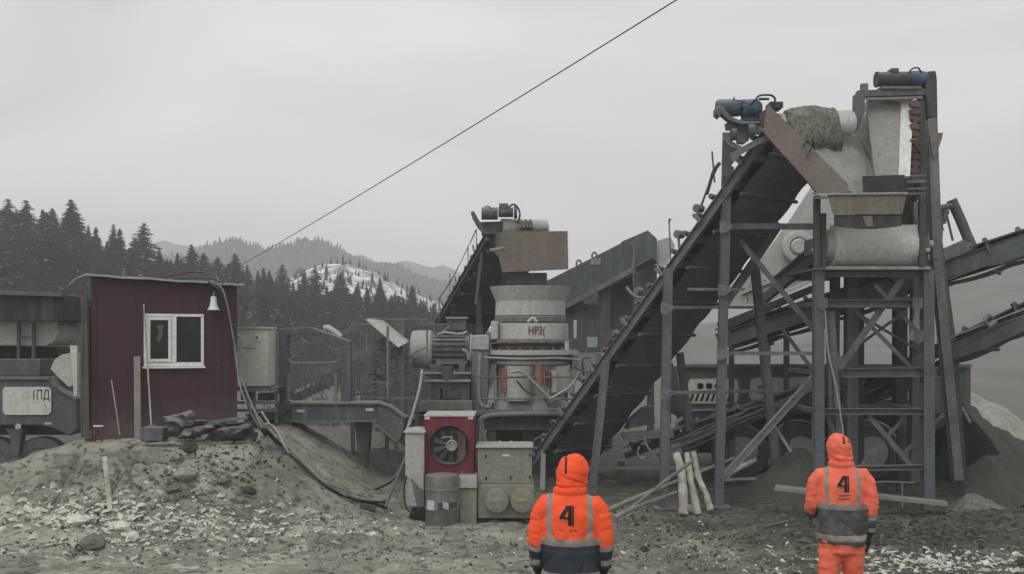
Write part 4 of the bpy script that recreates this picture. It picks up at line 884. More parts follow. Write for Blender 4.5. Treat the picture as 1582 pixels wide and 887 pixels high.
t_ = Thing('fuel_tank', 'rounded dark grey tank with two stickers under the red fan housing', 'tank')
D2 = 14.75
c_ = P(683, 811, D2 + .28); c_.z = gfoot(683, D2) - .02; rr = W(26, D2 + .28); hz = P(0, 737, D2).z - c_.z
mb = Mb(); mb.lathe([(rr * .97, 0), (rr, .03), (rr, hz * .33), (rr * 1.02, hz * .34), (rr * 1.02, hz * .37), (rr, hz * .38), (rr, hz * .70), (rr * 1.025, hz * .71), (rr * 1.025, hz * .745), (rr, hz * .755), (rr * .99, hz * .97), (rr * .95, hz), (.04, hz)], c_, 48); tk = t_.part('drum', mb, 'keg_grey')
def onring(px, py, c, r, up=0.004):
    x = (px - 791) / F * (c.y - r); dx = x - c.x; dx = max(-r * .98, min(r * .98, dx)); return V((x, c.y - math.sqrt(r * r - dx * dx) - up, EYE + (526 - py) / F * (c.y - r)))
for nm, (a0, b0, a1, b1), m in (('sticker', (659, 774, 671, 789), 'paper'), ('sticker', (684, 775, 693, 785), 'paper'), ('valve_plate', (676, 777, 705, 789), 'steel_dark')):
    mb = Mb(); q = []; up = .006 if nm == 'valve_plate' else .012
    for i in range(7): q.append(onring(a0 + (a1 - a0) * i / 6, b0 + (i if (a0 == 684) else 0) * .5, c_, rr * 1.0, up))
    for i in range(7): q.append(onring(a0 + (a1 - a0) * i / 6, b1 + (i if (a0 == 684) else 0) * .5, c_, rr * 1.0, up))
    mb.add(q, [(i, i + 1, 8 + i, 7 + i) for i in range(6)]); t_.part(nm, mb, m, tk)
t_.done()
t_ = Thing('small_cabinet', 'low grey cabinet with a pale lid between the round tank and the beige cabinet', 'cabinet')
mb = Mb(); a_ = P(710, 755, D0 - .1); b2 = P(736.5, 0, D0 - .1); mb.box(a_.x, D0 - .1, gfoot(722, D0) - .02, b2.x, D0 + .4, a_.z); cb = t_.part('housing', mb, 'beige_paint', bev=.012)
mb = Mb(); mb.pbox(708.5, 736, 737, 754.6, D0 - .14, .55); t_.part('lid', mb, 'cabinet_grey', cb, bev=.01); t_.done()
t_ = Thing('switch_cabinet', 'big beige cabinet with two round drum covers at its foot', 'cabinet')
mb = Mb(); mb.pbox(738, 693, 822, 748, D0, .6); cb = t_.part('housing', mb, 'beige_paint', bev=.012)
mb = Mb(); mb.pbox(735, 689, 824, 692.6, D0 - .04, .68); t_.part('lid', mb, 'cabinet_grey', cb, bev=.008)
for px, py in ((750, 705), (819, 703), (751, 739), (789, 738), (819, 737)):
    mb = Mb(); mb.pbox(px - 1.2, py - 2, px + 1.2, py + 2, D0 - .015, .013); t_.part('latch', mb, 'black', cb)
mb = Mb(); mb.pbox(776, 702, 788, 705.4, D0 - .010, .009); t_.part('name_tag', mb, 'paper', cb)
zf = gfoot(780, D0) + .05
mb = Mb(); a_ = P(738.5, 749, D0 - .05); b2 = P(825, 0, D0); mb.box(a_.x, D0 - .05, zf, b2.x, D0 + .65, a_.z); lb_ = t_.part('lower_housing', mb, 'beige_paint', bev=.012)
for px in (767.5, 807):
    c_ = P(px, 772, D0 - .05); r_ = W(18.7, D0)
    mb = Mb(); mb.lathe([(r_ * .96, 0.02), (r_, 0), (r_, -.10), (r_ * .96, -.13), (r_ * .80, -.14), (.02, -.14)], c_, 40, 'Y'); dc = t_.part('drum_cover', mb, 'beige_paint')
    mb = Mb(); q = P(px, 772, D0 - .2); mb.box(q.x - .07, q.y, q.z - .025, q.x + .07, q.y + .008, q.z + .025); t_.part('label_plate', mb, 'yellow', dc)
for px in (745, 800):
    mb = Mb(); a_ = P(px - 8, 0, D0); b2 = P(px + 10, 0, D0); mb.box(a_.x, D0 - .03, zf - .12, b2.x, D0 + .5, zf - .002); t_.part('foot', mb, 'black')
t_.done()

# ------------------------------------------------------------------ crusher trailer
t_ = Thing('crusher_trailer', 'dark steel trailer deck with railings carrying the cone crusher and its motor', 'trailer')
DT = 19.9; zd = P(0, 636, DT).z
mb = Mb(); a_ = P(646, 0, DT); b2 = P(868, 0, DT); mb.box(a_.x, DT, zd - .06, b2.x, DT + 2.6, zd); t_.part('deck', mb, 'steel')
for dy in (.05, 2.4):
    mb = Mb(); mb.channel(V((a_.x, DT + dy, zd - .21)), V((b2.x, DT + dy, zd - .21)), .12, .29, .02); t_.part('chassis_beam', mb, 'steel_dark')
mb = Mb(); mb.tube([P(743, 648, DT - .1), P(757, 642, DT - .1), P(800, 640, DT - .1), P(868, 639, DT - .1)], .05, 8); t_.part('hand_pipe', mb, 'steel_pale')
mb = Mb(); mb.tube([P(742, 646, DT - .12), P(746, 668, DT - .12), P(752, 690, DT - .12)], .05, 8); t_.part('down_pipe', mb, 'steel_pale')
mb = Mb(); mb.pbox(752, 652, 812, 690, DT + .8, 1.2); t_.part('tank', mb, 'steel_dark')  # dark block put in for the shade of the trailer's interior
mb = Mb(); mb.pbox(808, 650, 850, 700, DT + .3, .25); pn = t_.part('panel', mb, 'steel', bev=.01)
mb = Mb(); mb.lathe([(.13, 0), (.13, -.06), (.10, -.07), (.03, -.07)], P(822, 664, DT + .29), 24, 'Y'); t_.part('dial', mb, 'dull_red', pn)
mb = Mb(); mb.tube([P(822, 700, DT + .2), P(826, 680, DT + .15), P(838, 676, DT + .15), P(842, 690, DT + .15), P(848, 662, DT + .15)], .018, 7); t_.part('pipe', mb, 'galvanised')
for px, c in ((772, 'paper'), (790, 'paper')):
    mb = Mb(); mb.lathe([(.03, 0), (.045, .02), (.045, .07), (.02, .1)], P(px, 689, DT - .02), 14); t_.part('work_lamp', mb, c)
for px in (660, 760, 850):
    for dy in (.1, 2.3):
        mb = Mb(); q = P(px, 0, DT + dy); x = (px - 791) / F * DT; mb.beam(V((x, DT + dy, zd - .36)), V((x, DT + dy, -.15)), .14, .14); t_.part('leg', mb, 'steel_dark')
for px in (748, 764, 821, 886):
    mb = Mb(); a_ = P(px, 582, DT - .02); mb.beam(a_, V((a_.x, a_.y, zd)), .028, .028); t_.part('railing_post', mb, 'steel_pale')
for a2, b2_, c2, d2_ in ((737, 583, 909, 583), (748, 616, 888, 616)):
    mb = Mb(); mb.tube([P(a2, b2_, DT - .02), P(c2, d2_, DT - .02)], .02, 6, 0); t_.part('rail', mb, 'dull_red' if b2_ < 600 else 'steel_pale')
t_.done()

# electric motor on its stand
t_ = Thing('electric_motor', 'large dark electric motor with a pale round end cover and a terminal box', 'motor')
DM = 20.4; az_ = P(0, 540, DM).z; rM = W(29, DM)
x_ = lambda px: (px - 791) / F * DM
mb = Mb(); mb.lathe([(rM * .80, x_(632)), (rM * .97, x_(634)), (rM * 1.03, x_(640)), (rM * 1.03, x_(664)), (rM * .9, x_(667))], (0, DM + .45, az_), 40, 'X'); t_.part('end_cover', mb, 'cabinet_grey')
mb = Mb(); mb.lathe([(rM * .9, x_(667.5)), (rM * .9, x_(724))], (0, DM + .45, az_ - .02), 40, 'X')
for k in range(22):
    a = k * 2 * math.pi / 22; q0 = V((x_(669), DM + .45 + math.cos(a) * rM * .93, az_ - .02 + math.sin(a) * rM * .93)); mb.beam(q0, q0 + V((x_(718) - x_(669), 0, 0)), .018, .05, V((0, math.cos(a), math.sin(a))))
t_.part('body', mb, 'motor_blue_grey')
mb = Mb(); mb.pbox(691, 493, 720, 511, DM + .2, .5); tb = t_.part('terminal_box', mb, 'steel', bev=.015)
mb = Mb(); mb.pbox(689, 489.5, 722, 492.6, DM + .15, .6); t_.part('lid', mb, 'galvanised', tb)
mb = Mb(); mb.pbox(674, 557, 722, 563, DM + .1, .7); t_.part('foot', mb, 'steel_pale')
mb = Mb(); mb.lathe([(.1, x_(724.5)), (rM * .92, x_(725)), (rM * .92, x_(728)), (.1, x_(728.5))], (0, DM + .45, az_ - .02), 30, 'X'); t_.part('flange', mb, 'pale_paint')
mb = Mb(); mb.tube([P(676, 518, DM + .1), P(690, 514, DM), P(706, 517, DM), P(722, 513, DM)], .03, 6, jit=.012); mb.tube([P(714, 540, DM - .1), P(722, 545, DM - .1), P(724, 556, DM - .1)], .035, 6); t_.part('conduit', mb, 'galvanised')
mb = Mb(); mb.tube([P(680, 516, DM + .15), P(694, 504, DM + .15)], .012, 5); t_.part('lifting_eye', mb, 'galvanised'); t_.done()
t_ = Thing('motor_stand', 'stacked steel stand and adjusting plates under the big electric motor', 'stand')
DS = 20.05
mb = Mb(); mb.ppoly([(666, 590), (725, 590), (725, 619), (712, 619), (712, 600), (680, 600), (680, 619), (666, 619)], DS + .1, .9); t_.part('pedestal', mb, 'steel_blue', bev=.01)
mb = Mb(); mb.pbox(654, 586.5, 727, 590, DS, 1.1); mb.pbox(654, 575, 682, 578, DS + .05, .9); mb.pbox(700, 575, 727, 578, DS + .05, .9); t_.part('plate', mb, 'galvanised')
mb = Mb(); mb.pbox(658, 578.5, 680, 586, DS + .15, .7); mb.pbox(703, 578.5, 724, 586, DS + .15, .7); mb.pbox(664, 564, 681, 574.5, DS + .25, .6); mb.pbox(709, 564, 719, 574.5, DS + .25, .6); t_.part('block', mb, 'steel', bev=.01)
mb = Mb(); mb.cyl(P(691, 588, DS + .1), P(691, 566, DS + .1), .11, .13, 20); t_.part('jack', mb, 'steel')
mb = Mb(); mb.ppoly([(646, 623), (664, 619.5), (729, 619.5), (731, 641), (690, 641), (690, 639), (646, 641)], DS - .15, 1.4); bs = t_.part('base', mb, 'keg_grey', bev=.012)
mb = Mb(); mb.pbox(678, 632, 716, 638, DS - .17, .015); t_.part('slot', mb, 'dull_red', bs)
for px in (656, 661):
    mb = Mb(); mb.cyl(P(px, 619, DS), P(px, 592, DS), .025, n=8); t_.part('stud', mb, 'steel_pale')
t_.done()

# ------------------------------------------------------------------ cone crusher
t_ = Thing('cone_crusher', 'pale cone crusher with a flared hopper, lettered band and red hydraulic cylinders', 'crusher')
DC = 21.0; cc = P(817, 0, DC); cc = V((cc.x + .03, DC, 0)); cx0 = 820
zc = lambda py: EYE + (526 - py) / F * (DC - .65)
rc = lambda w: W(w, DC - .2) / 2
mb = Mb(); mb.lathe([(rc(110), zc(487)), (rc(108), zc(464.2))], cc, 56, closed=False); mb.lathe([(rc(108), zc(464)), (rc(125), zc(443))], cc, 56, closed=False); mb.lathe([(rc(125), zc(442.9)), (rc(126.5), zc(441)), (rc(122), zc(441)), (rc(104), zc(464)), (rc(102), zc(487))], cc, 56, closed=False)
t_.part('feed_hopper', mb, 'green_grey_paint')
mb = Mb(); mb.lathe([(rc(105), zc(487)), (rc(112), zc(490)), (rc(112), zc(497)), (.2, zc(496))], cc, 48); t_.part('bowl', mb, 'keg_grey')
mb = Mb(); mb.lathe([(rc(110), zc(499.5)), (rc(118), zc(499)), (rc(119), zc(523.5)), (rc(110), zc(524))], cc, 56); bd = t_.part('band', mb, 'pale_paint')
vs, fs = text_mesh('HP3(', .235); mb = Mb(); rb = rc(119) + .008; tx = (829 - 791) / F * (DC - .6)
q = []
for v in vs:
    a = (tx - cc.x + v.x * .72) / rb; q.append(V((cc.x + rb * math.sin(a), cc.y - rb * math.cos(a), zc(511.5) + v.y)))
mb.add(q, fs); t_.part('lettering', mb, 'red_text', bd, smooth=False)
mb = Mb(); mb.lathe([(rc(118), zc(524)), (rc(134), zc(525)), (rc(136), zc(529)), (rc(134), zc(530)), (rc(118), zc(530))], cc, 56); t_.part('ring', mb, 'steel_pale')
mb = Mb(); mb.lathe([(rc(116), zc(531)), (rc(122), zc(532)), (rc(122), zc(539)), (rc(116), zc(540))], cc, 56); t_.part('adjustment_ring', mb, 'dull_red')
mb = Mb(); mb.lathe([(rc(120), zc(540.5)), (rc(150), zc(541)), (rc(152), zc(548)), (rc(134), zc(549)), (rc(128), zc(552)), (rc(112), zc(553))], cc, 56); t_.part('main_flange', mb, 'cabinet_grey')
mb = Mb(); mb.lathe([(rc(106), zc(553)), (rc(105), zc(620)), (rc(118), zc(625)), (rc(120), zc(632)), (rc(120), zc(636))], cc, 56); t_.part('lower_frame', mb, 'pale_paint')
mb = Mb(); mb.lathe([(rc(112), zc(557)), (rc(126), zc(558)), (rc(126), zc(563)), (rc(112), zc(564))], cc, 56); mb.lathe([(rc(100), zc(571)), (rc(108), zc(571.5)), (rc(108), zc(574)), (rc(100), zc(574.5))], cc, 56); t_.part('lower_flange', mb, 'cabinet_grey')
for k in range(14):
    a = -1.5 + 3.0 * k / 13; q = cc + V((rc(118) * math.sin(a), -rc(118) * math.cos(a), 0)); mb = Mb(); mb.beam(V((q.x, q.y, zc(549.5))), V((q.x, q.y, zc(556.5))), .05, .05); t_.part('spacer', mb, 'keg_grey')
mb = Mb(); mb.box(cc.x - .95, DC - .5, zc(572), cc.x - .82, DC + .2, zc(549.5)); mb.box(cc.x + .82, DC - .5, zc(572), cc.x + .95, DC + .2, zc(549.5)); t_.part('side_block', mb, 'keg_grey', bev=.01)
mb = Mb(); mb.tube([V((cc.x - 1.0, DC - .9, zc(545))), V((cc.x - 1.02, DC - .92, zc(580))), V((cc.x - 1.0, DC - .9, zc(620))), V((cc.x - .8, DC - .95, zc(628)))], .03, 7); mb.tube([V((cc.x - .9, DC - .92, zc(552))), V((cc.x - .2, DC - 1.2, zc(554))), V((cc.x + .5, DC - 1.1, zc(553))), V((cc.x + .95, DC - .9, zc(556)))], .022, 7); t_.part('pipe', mb, 'galvanised')
def atc(px, off):  # on the crusher's front, off metres proud of radius 47px
    x = (px - 791) / F * (DC - .7); return V((x, cc.y - math.sqrt(max(.01, (rc(100) + off) ** 2 - (x - cc.x) ** 2)), 0))
for px, m, w_, a_, b_ in ((802, 'pale_paint', .31, 565, 618), (868, 'pale_paint', .29, 565, 606)):
    mb = Mb(); q = atc(px, .1) if px < 850 else V((cc.x + .56, cc.y - .35, 0)); mb.cyl(V((q.x, q.y, zc(b_))), V((q.x, q.y, zc(a_))), w_ * .9, n=28); t_.part('tank', mb, m)
for px, a_, b_, m in ((781, 569, 606, 'orange_steel'), (832, 562, 594, 'orange_steel'), (846, 574, 596, 'dull_red')):
    q = atc(px, .28) if px < 800 else atc(px, .42); mb = Mb(); mb.cyl(V((q.x, q.y, zc(b_))), V((q.x, q.y, zc(a_))), .088 if px != 846 else .06, n=20); cy_ = t_.part('hydraulic_cylinder', mb, m)
    mb = Mb(); mb.cyl(V((q.x, q.y, zc(b_ + 14))), V((q.x, q.y, zc(b_) - .002)), .035, n=12); t_.part('rod', mb, 'galvanised', cy_)
mb = Mb(); mb.cyl(V((atc(855, .35).x, atc(855, .35).y, zc(605))), V((atc(855, .35).x, atc(855, .35).y, zc(572))), .09, n=20); t_.part('accumulator', mb, 'pale_paint')
for px, a_, b_, w_ in ((764, 496, 524, .14), (889, 494, 523, .06)):
    x = (px - 791) / F * (DC - .5); mb = Mb(); mb.box(x - w_ / 2, DC - .45 if px > 800 else DC - .6, zc(b_), x + w_ / 2, DC - .28 if px > 800 else DC - .3, zc(a_)); t_.part('clamp_post', mb, 'pale_paint', bev=.01)
mb = Mb(); mb.tube([V((atc(815, .2).x, DC - 1.0, zc(498))), V((atc(823, .2).x, DC - 1.0, zc(492))), V((atc(829, .2).x, DC - 1.0, zc(498)))], .03, 7); t_.part('lifting_eye', mb, 'pale_paint')
mb = Mb(); mb.pbox(907, 521, 923, 537, DC - .1, .2); t_.part('sensor_box', mb, 'cabinet_grey', bev=.01)
mb = Mb(); mb.cyl(P(876, 541, DC - 1.1), P(876, 527, DC - 1.1), .045, n=12); t_.part('bolt', mb, 'pale_paint')
for k in range(26):
    a = k * 2 * math.pi / 26; q = cc + V((rc(144) * math.sin(a), -rc(144) * math.cos(a), zc(541)))
    mb = Mb(); mb.cyl(q, q + V((0, 0, .05)), .028, n=6)
    if -rc(144) * math.cos(a) < .2: t_.part('bolt', mb, 'steel_pale')
hoses = ([(790, 575), (806, 574), (822, 588), (838, 604), (850, 616)], [(850, 616), (868, 606), (884, 594), (896, 574)], [(798, 588), (812, 604), (828, 610)], [(916, 546), (922, 556), (912, 566), (905, 584)], [(912, 552), (900, 556), (902, 580)], [(892, 584), (903, 596), (893, 612)], [(841, 616), (848, 625), (862, 618)], [(886, 566), (903, 574), (918, 571)])
for i, h_ in enumerate(hoses):
    mb = Mb(); mb.tube([P(px, py, DC - 1.25 - .02 * i) for px, py in h_], .030 if i in (0, 1) else .018, 7); t_.part('hose', mb, 'galvanised' if i in (0, 1, 3) else ('dull_red' if i in (5, 7) else 'cable_black'))
mb = Mb(); mb.pbox(847, 615, 867, 630, DC - 1.3, .25); t_.part('valve_block', mb, 'keg_grey', bev=.01)
mb = Mb(); mb.ppoly([(728, 518), (753, 517), (756, 522), (756, 542), (728, 541)], DM - .05, .95); bg_ = t_.part('belt_guard', mb, 'cabinet_grey', bev=.03)
mb = Mb(); mb.ppoly([(728.5, 542), (755, 543), (755, 600), (750, 636), (728.5, 636)], DM - .02, .9); t_.part('guard_side', mb, 'keg_grey', bg_, bev=.015)
t_.done()

# ------------------------------------------------------------------ conveyors: general builder
def conveyor(name, label, L0, L1, wdt, beam_h=.16, belt_m='belt', beam_m='steel', rollers=14, group=None, truss=0.0, roller_m='steel', underbelt=True, end='drum', cross=10):
    """L0 low end, L1 high end of the left side beam; the bed is wdt wide to the right of it"""
    t_ = Thing(name, label, 'conveyor', group); L0, L1 = V(L0), V(L1); d = L1 - L0; dh = V((d.x, d.y, 0)).normalized(); s_ = V((-dh.y, dh.x, 0));
    if s_.x < 0: s_ = -s_
    u = d.normalized(); nrm = s_.cross(u); nrm = nrm if nrm.z > 0 else -nrm
    for k, nm in ((0, 'side_beam'), (1, 'side_beam')):
        mb = Mb(); o_ = s_ * wdt * k; mb.channel(L0 + o_, L1 + o_, .07 if k == 0 else -.07 if False else .07, beam_h, .014); b0 = t_.part(nm, mb, beam_m)
    if truss:
        for k in (0, 1):
            o_ = s_ * wdt * k; mb = Mb(); mb.beam(L0 + o_ - nrm * truss + u * .5, L1 + o_ - nrm * truss - u * .5, .06, .06); t_.part('lower_chord', mb, beam_m)
            n_ = int(d.length / .8)
            mb = Mb()
            for i in range(n_):
                a_ = L0 + o_ + u * (.5 + (d.length - 1) * i / n_) - nrm * (beam_h / 2 + .002 if i % 2 else truss - .032); b2 = L0 + o_ + u * (.5 + (d.length - 1) * (i + 1) / n_) - nrm * (truss - .032 if i % 2 else beam_h / 2 + .002); mb.beam(a_, b2, .03, .03)
            t_.part('lattice', mb, beam_m)
    c0_, c1_ = L0 + s_ * wdt / 2, L1 + s_ * wdt / 2
    mb = Mb(); mb.beam(c0_ + nrm * (beam_h / 2 + .09), c1_ + nrm * (beam_h / 2 + .09), wdt * .86, .025, nrm); t_.part('belt', mb, belt_m)
    if underbelt:
        mb = Mb(); N_ = 40; vs = []
        for i in range(N_ + 1):
            t = i / N_; sag = -.05 * abs(math.sin(t * math.pi * rollers / 2)) ** .7
            for sx in (-.43, .43): vs.append(c0_.lerp(c1_, t) + s_ * wdt * sx + nrm * (-beam_h / 2 - .06 + sag))
        mb.add(vs + [v - nrm * .014 for v in vs], [f for i in range(N_) for f in ((2 * i, 2 * i + 1, 2 * i + 3, 2 * i + 2), (2 * N_ + 2 + 2 * i, 2 * N_ + 4 + 2 * i, 2 * N_ + 5 + 2 * i, 2 * N_ + 3 + 2 * i))]); t_.part('return_belt', mb, belt_m)
    for i in range(rollers):
        p = c0_.lerp(c1_, (i + .5) / rollers); mb = Mb(); mb.cyl(p - s_ * (wdt * .46) - nrm * (beam_h / 2 + .13), p + s_ * (wdt * .46) - nrm * (beam_h / 2 + .13), .032, n=12)
        if i % 2: t_.part('return_roller', mb, roller_m)
        mb = Mb(); q = p + nrm * (beam_h / 2 + .02)
        mb.cyl(q - s_ * wdt * .2, q + s_ * wdt * .2, .045, n=10); mb.cyl(q - s_ * wdt * .22, q - s_ * wdt * .49 + nrm * .10, .045, n=10); mb.cyl(q + s_ * wdt * .22, q + s_ * wdt * .49 + nrm * .10, .045, n=10); t_.part('idler', mb, 'steel')
        if i % 3 == 0: mb = Mb(); mb.beam(p - s_ * wdt * .535 + nrm * .02, p - s_ * wdt * .55 + nrm * .2, .04, .06); t_.part('idler_bracket', mb, beam_m)
    for i in range(cross):
        p = c0_.lerp(c1_, (i + .25) / cross); mb = Mb(); mb.beam(p - s_ * (wdt / 2 - .04) - nrm * .01, p + s_ * (wdt / 2 - .04) - nrm * .01, .08, beam_h * .7); t_.part('cross_member', mb, beam_m)
    return t_, dict(s=s_, u=u, n=nrm, c0=c0_, c1=c1_, L0=L0, L1=L1, w=wdt)

# small conveyor feeding the crusher
L1 = P(752, 366, 20.6); L0 = P(640, 560, 27.5)
t_, q = conveyor('feed_conveyor', 'steep dark conveyor rising to the brown chute above the cone crusher', L0, L1, 1.3, .16, rollers=14, beam_m='steel_mid')
s_, u_, n_ = q['s'], q['u'], q['n']; DH = 20.2
mb = Mb(); hc = P(775, 352, 20.7); mb.cyl(hc, hc + s_ * .95, .19, n=28); t_.part('head_drum', mb, 'belt_dusty')
mb = Mb(); mb.ppoly([(776, 358), (877, 357), (878, 416), (776, 421), (771, 400)], DH, .03); ch = t_.part('chute', mb, 'rust_plate')
mb = Mb(); mb.poly([P(776, 358, DH + .032), P(755, 362, 21), P(757, 384, 21), P(775, 402, DH + .032)], (0, .02, 0)); mb.poly([P(876.5, 358, DH + .032), P(872, 360, DH + .9), P(872, 415, DH + .9), P(876.5, 416, DH + .032)], (-.02, 0, 0)); mb.poly([P(790, 360, DH + .9), P(872, 360, DH + .9), P(872, 415, DH + .9), P(790, 419, DH + .9)], (0, .02, 0)); t_.part('chute_side', mb, 'rust_plate', ch)
mb = Mb(); mb.ppoly([(756, 384), (778, 381), (778, 384), (758, 388)], DH - .03, .04); t_.part('lip', mb, 'galvanised', ch)
mb = Mb(); mb.pbox(783, 421.5, 845, 439, DH + .25, .7); t_.part('lower_chute', mb, 'steel')
mb = Mb(); mb.cyl(P(744, 330, 20.5), P(769, 330, 20.5), .125, n=24); mb.cyl(P(770, 328, 20.5), P(793, 328, 20.5), .10, n=24); mb.cyl(P(794, 328, 20.5), P(799, 328, 20.5), .13, n=24); mo = t_.part('drive_motor', mb, 'motor_blue_grey')
mb = Mb(); mb.pbox(771, 314, 785, 323, 20.4, .2); t_.part('terminal_box', mb, 'steel', mo, bev=.01)
mb = Mb(); mb.tube([P(748, 322, 20.45), P(753, 318, 20.45), P(760, 323, 20.4)], .012, 6); mb.tube([P(785, 320, 20.4), P(795, 316, 20.4), P(803, 328, 20.4), P(801, 345, 20.5)], .02, 6); t_.part('conduit', mb, 'cable_black', mo)
mb = Mb(); mb.ppoly([(727, 328), (732, 326), (741, 342), (751, 356), (758, 362), (748, 362), (738, 352), (730, 338)], 20.5, .14); t_.part('belt_guard', mb, 'steel_blue')
mb = Mb(); mb.ppoly([(741, 343), (806, 341), (842, 344), (842, 348), (800, 349), (776, 352), (770, 362), (744, 362)], 20.62, .5); t_.part('motor_base', mb, 'steel', bev=.01)
mb = Mb(); mb.cyl(P(822, 350, 20.6), P(845, 350, 20.6), .12, n=24); t_.part('bearing_drum', mb, 'belt_dusty')
mb = Mb()
for k in range(7): mb.pbox(802 + k * 2.6, 339 + (k % 3) * 2, 806 + k * 2.6, 352 - (k % 2) * 3, 20.35, .2)
t_.part('bearing', mb, 'keg_grey', bev=.006)
for a_, b_, c_, d_, D1, w_ in ((740, 388, 739, 600, 23, .11), (745, 384, 735, 470, 21.05, .06), (700, 470, 700, 600, 24, .1), (779, 400, 779, 640, 21.6, .1)):
    mb = Mb(); A = P(a_, b_, D1); B = P(c_, d_, D1); mb.beam(A, V((B.x, B.y, 1.28 if D1 < 21.9 and w_ > .07 else B.z)), w_, w_); t_.part('leg', mb, 'steel')
for px, py, D1 in ((723, 398, 21.8), (736, 372, 21.2), (695, 440, 23.2), (678, 478, 24.6)):
    A = P(px, py + 14, D1); mb = Mb(); mb.beam(A, P(px, py - 18, D1), .02, .02); t_.part('railing_post', mb, 'steel_pale')
mb = Mb(); mb.tube([P(678, 462, 24.6), P(700, 428, 21), P(723, 382, 21.8), P(735, 356, 21.2)], .012, 5); t_.part('rail', mb, 'steel_pale')
t_.done()

# ------------------------------------------------------------------ blue grey feed hopper behind the crusher
t_ = Thing('feed_hopper', 'large blue grey steel feed hopper with sloping sides behind the crusher', 'hopper')
DH = 25.0
mb = Mb(); mb.ppoly([(800, 455), (845, 434), (959, 376), (961, 373), (1001, 356), (1015, 369), (1015, 408), (979, 412), (884, 466), (800, 507)], DH, .08); up_ = t_.part('upper_side', mb, 'steel_blue')
mb = Mb(); mb.beam(P(860, 479, DH - .05), P(884, 468, DH - .05), .12, .12); mb.beam(P(884, 468, DH - .05), P(978, 416, DH - .05), .12, .12); t_.part('ledge_beam', mb, 'steel_pale')
mb = Mb(); mb.poly([P(979, 415, DH - .5), P(1007, 398, DH - .5), P(1015, 404, DH - .3), P(1015, 408, DH - .02), P(984, 420, DH - .02)], (0, 0, .03)); t_.part('ledge_plate', mb, 'steel_pale')
mb = Mb(); mb.ppoly([(800, 500), (943, 436), (943, 545), (800, 545)], DH + .15, .06); t_.part('lower_side', mb, 'steel_blue')
mb = Mb(); mb.ppoly([(943.5, 436), (978, 418), (978, 502), (962, 545), (943.5, 545)], DH + .6, .08); t_.part('end_panel', mb, 'steel')
mb = Mb(); mb.ppoly([(979, 418), (1015, 409), (1015, 440), (990, 500), (978, 502)], DH + .05, .08); t_.part('corner_panel', mb, 'steel_blue')
mb = Mb(); mb.ppoly([(1015.5, 372), (1036, 366), (1043, 380), (1030, 410), (1015.5, 412)], DH + .12, .05); t_.part('wing_plate', mb, 'green_grey_paint')
mb = Mb(); mb.tube([P(976, 375, DH - .05), P(980, 390, DH - .05), P(978, 420, DH - .05)], .035, 7); t_.part('pipe', mb, 'steel_pale', up_)
for px, py in ((894, 408), (918, 396)):
    mb = Mb(); mb.tube([P(px - 3, py + 4, DH + .03), P(px - 3, py - 3, DH + .03), P(px, py - 6, DH + .03), P(px + 3, py - 4, DH + .03), P(px + 4, py + 1, DH + .03)], .025, 7); t_.part('lifting_eye', mb, 'steel_pale', up_)
mb = Mb(); mb.pbox(913, 399, 928, 409, DH - .02, .018); t_.part('patch', mb, 'sand_pale', up_)
mb = Mb(); mb.poly([P(898, 464, DH - .25), P(921, 451, DH - .25), P(926, 457, DH - .3), P(923, 471, DH - .3), P(906, 471, DH - .28)], (0, .04, 0)); t_.part('flap', mb, 'steel_dark')
mb = Mb(); mb.ppoly([(870, 424), (1010, 366), (1010, 400), (880, 462)], DH + 2.2, .08); t_.part('far_side', mb, 'steel_blue')
mb = Mb(); mb.poly([P(866, 478, DH + .1), P(1012, 408, DH + .1), P(1012, 408, DH + 2.2) , P(866, 478, DH + 2.2)], (0, 0, -.05)); t_.part('floor', mb, 'steel')
for px in (872, 940, 1005):
    for dy in (.3, 2.1):
        mb = Mb(); A = P(px, 540 if px < 950 else 440, DH + dy); mb.beam(A, V((A.x, A.y, -.15)), .16, .16); t_.part('leg', mb, 'steel_dark')
t_.done()
mb = Mb(); A = P(1035, 372, 24.2); mb.tube([P(1036, 410, 24.2), P(1035, 372, 24.2), P(1033.5, 338, 24.2)], .018, 5); mb.tube([P(1033, 345, 24.2), P(1036, 338, 24.2)], .02, 5, 0); 
mb.tube([P(1036, 410, 24.2), V((P(1036, 410, 24.2).x, 24.2, 0))], .018, 5, 0); solo('aerial', 'thin upright rod sticking up beside the hopper corner', 'rod', mb, 'steel')
# ------------------------------------------------------------------ big main conveyor, seen from underneath
L0 = P(822, 716, 19.7); L1 = P(1184, 208, 15.6)
t_, q = conveyor('main_conveyor', 'big dark belt conveyor climbing to the gravel covered head, seen from below', L0, L1, 1.62, .17, beam_m='steel_mid', rollers=20, cross=14)
s_, u_, n_, c1 = q['s'], q['u'], q['n'], q['c1']
# edge of the left side beam is paler
def mc(px, py, D): return P(px, py, D)
# head frame: side plates, bearing brackets
mb = Mb(); mb.ppoly([(1128, 237), (1170, 214), (1186, 209), (1196, 214), (1170, 224), (1146, 238), (1133, 252)], 15.5, .1); t_.part('head_beam', mb, 'steel_pale')
mb = Mb(); mb.ppoly([(1118, 204), (1126, 206), (1132, 219), (1150, 228), (1146, 234), (1130, 228), (1118, 216)], 15.55, .1); t_.part('bracket', mb, 'steel_pale')
mb = Mb(); mb.ppoly([(1121, 190), (1150, 187), (1156, 196), (1158, 216), (1150, 222), (1140, 220), (1138, 206), (1130, 200), (1123, 200)], 15.6, .12); t_.part('bearing_bracket', mb, 'steel_pale', bev=.01)
mb = Mb(); mb.cyl(P(1155, 202, 15.5), P(1165, 202, 15.5), .10, n=20); t_.part('bearing', mb, 'steel')
mb = Mb(); mb.cyl(P(1129, 208, 15.5), P(1137, 208, 15.5), .09, n=20); t_.part('take_up_roller', mb, 'rust')
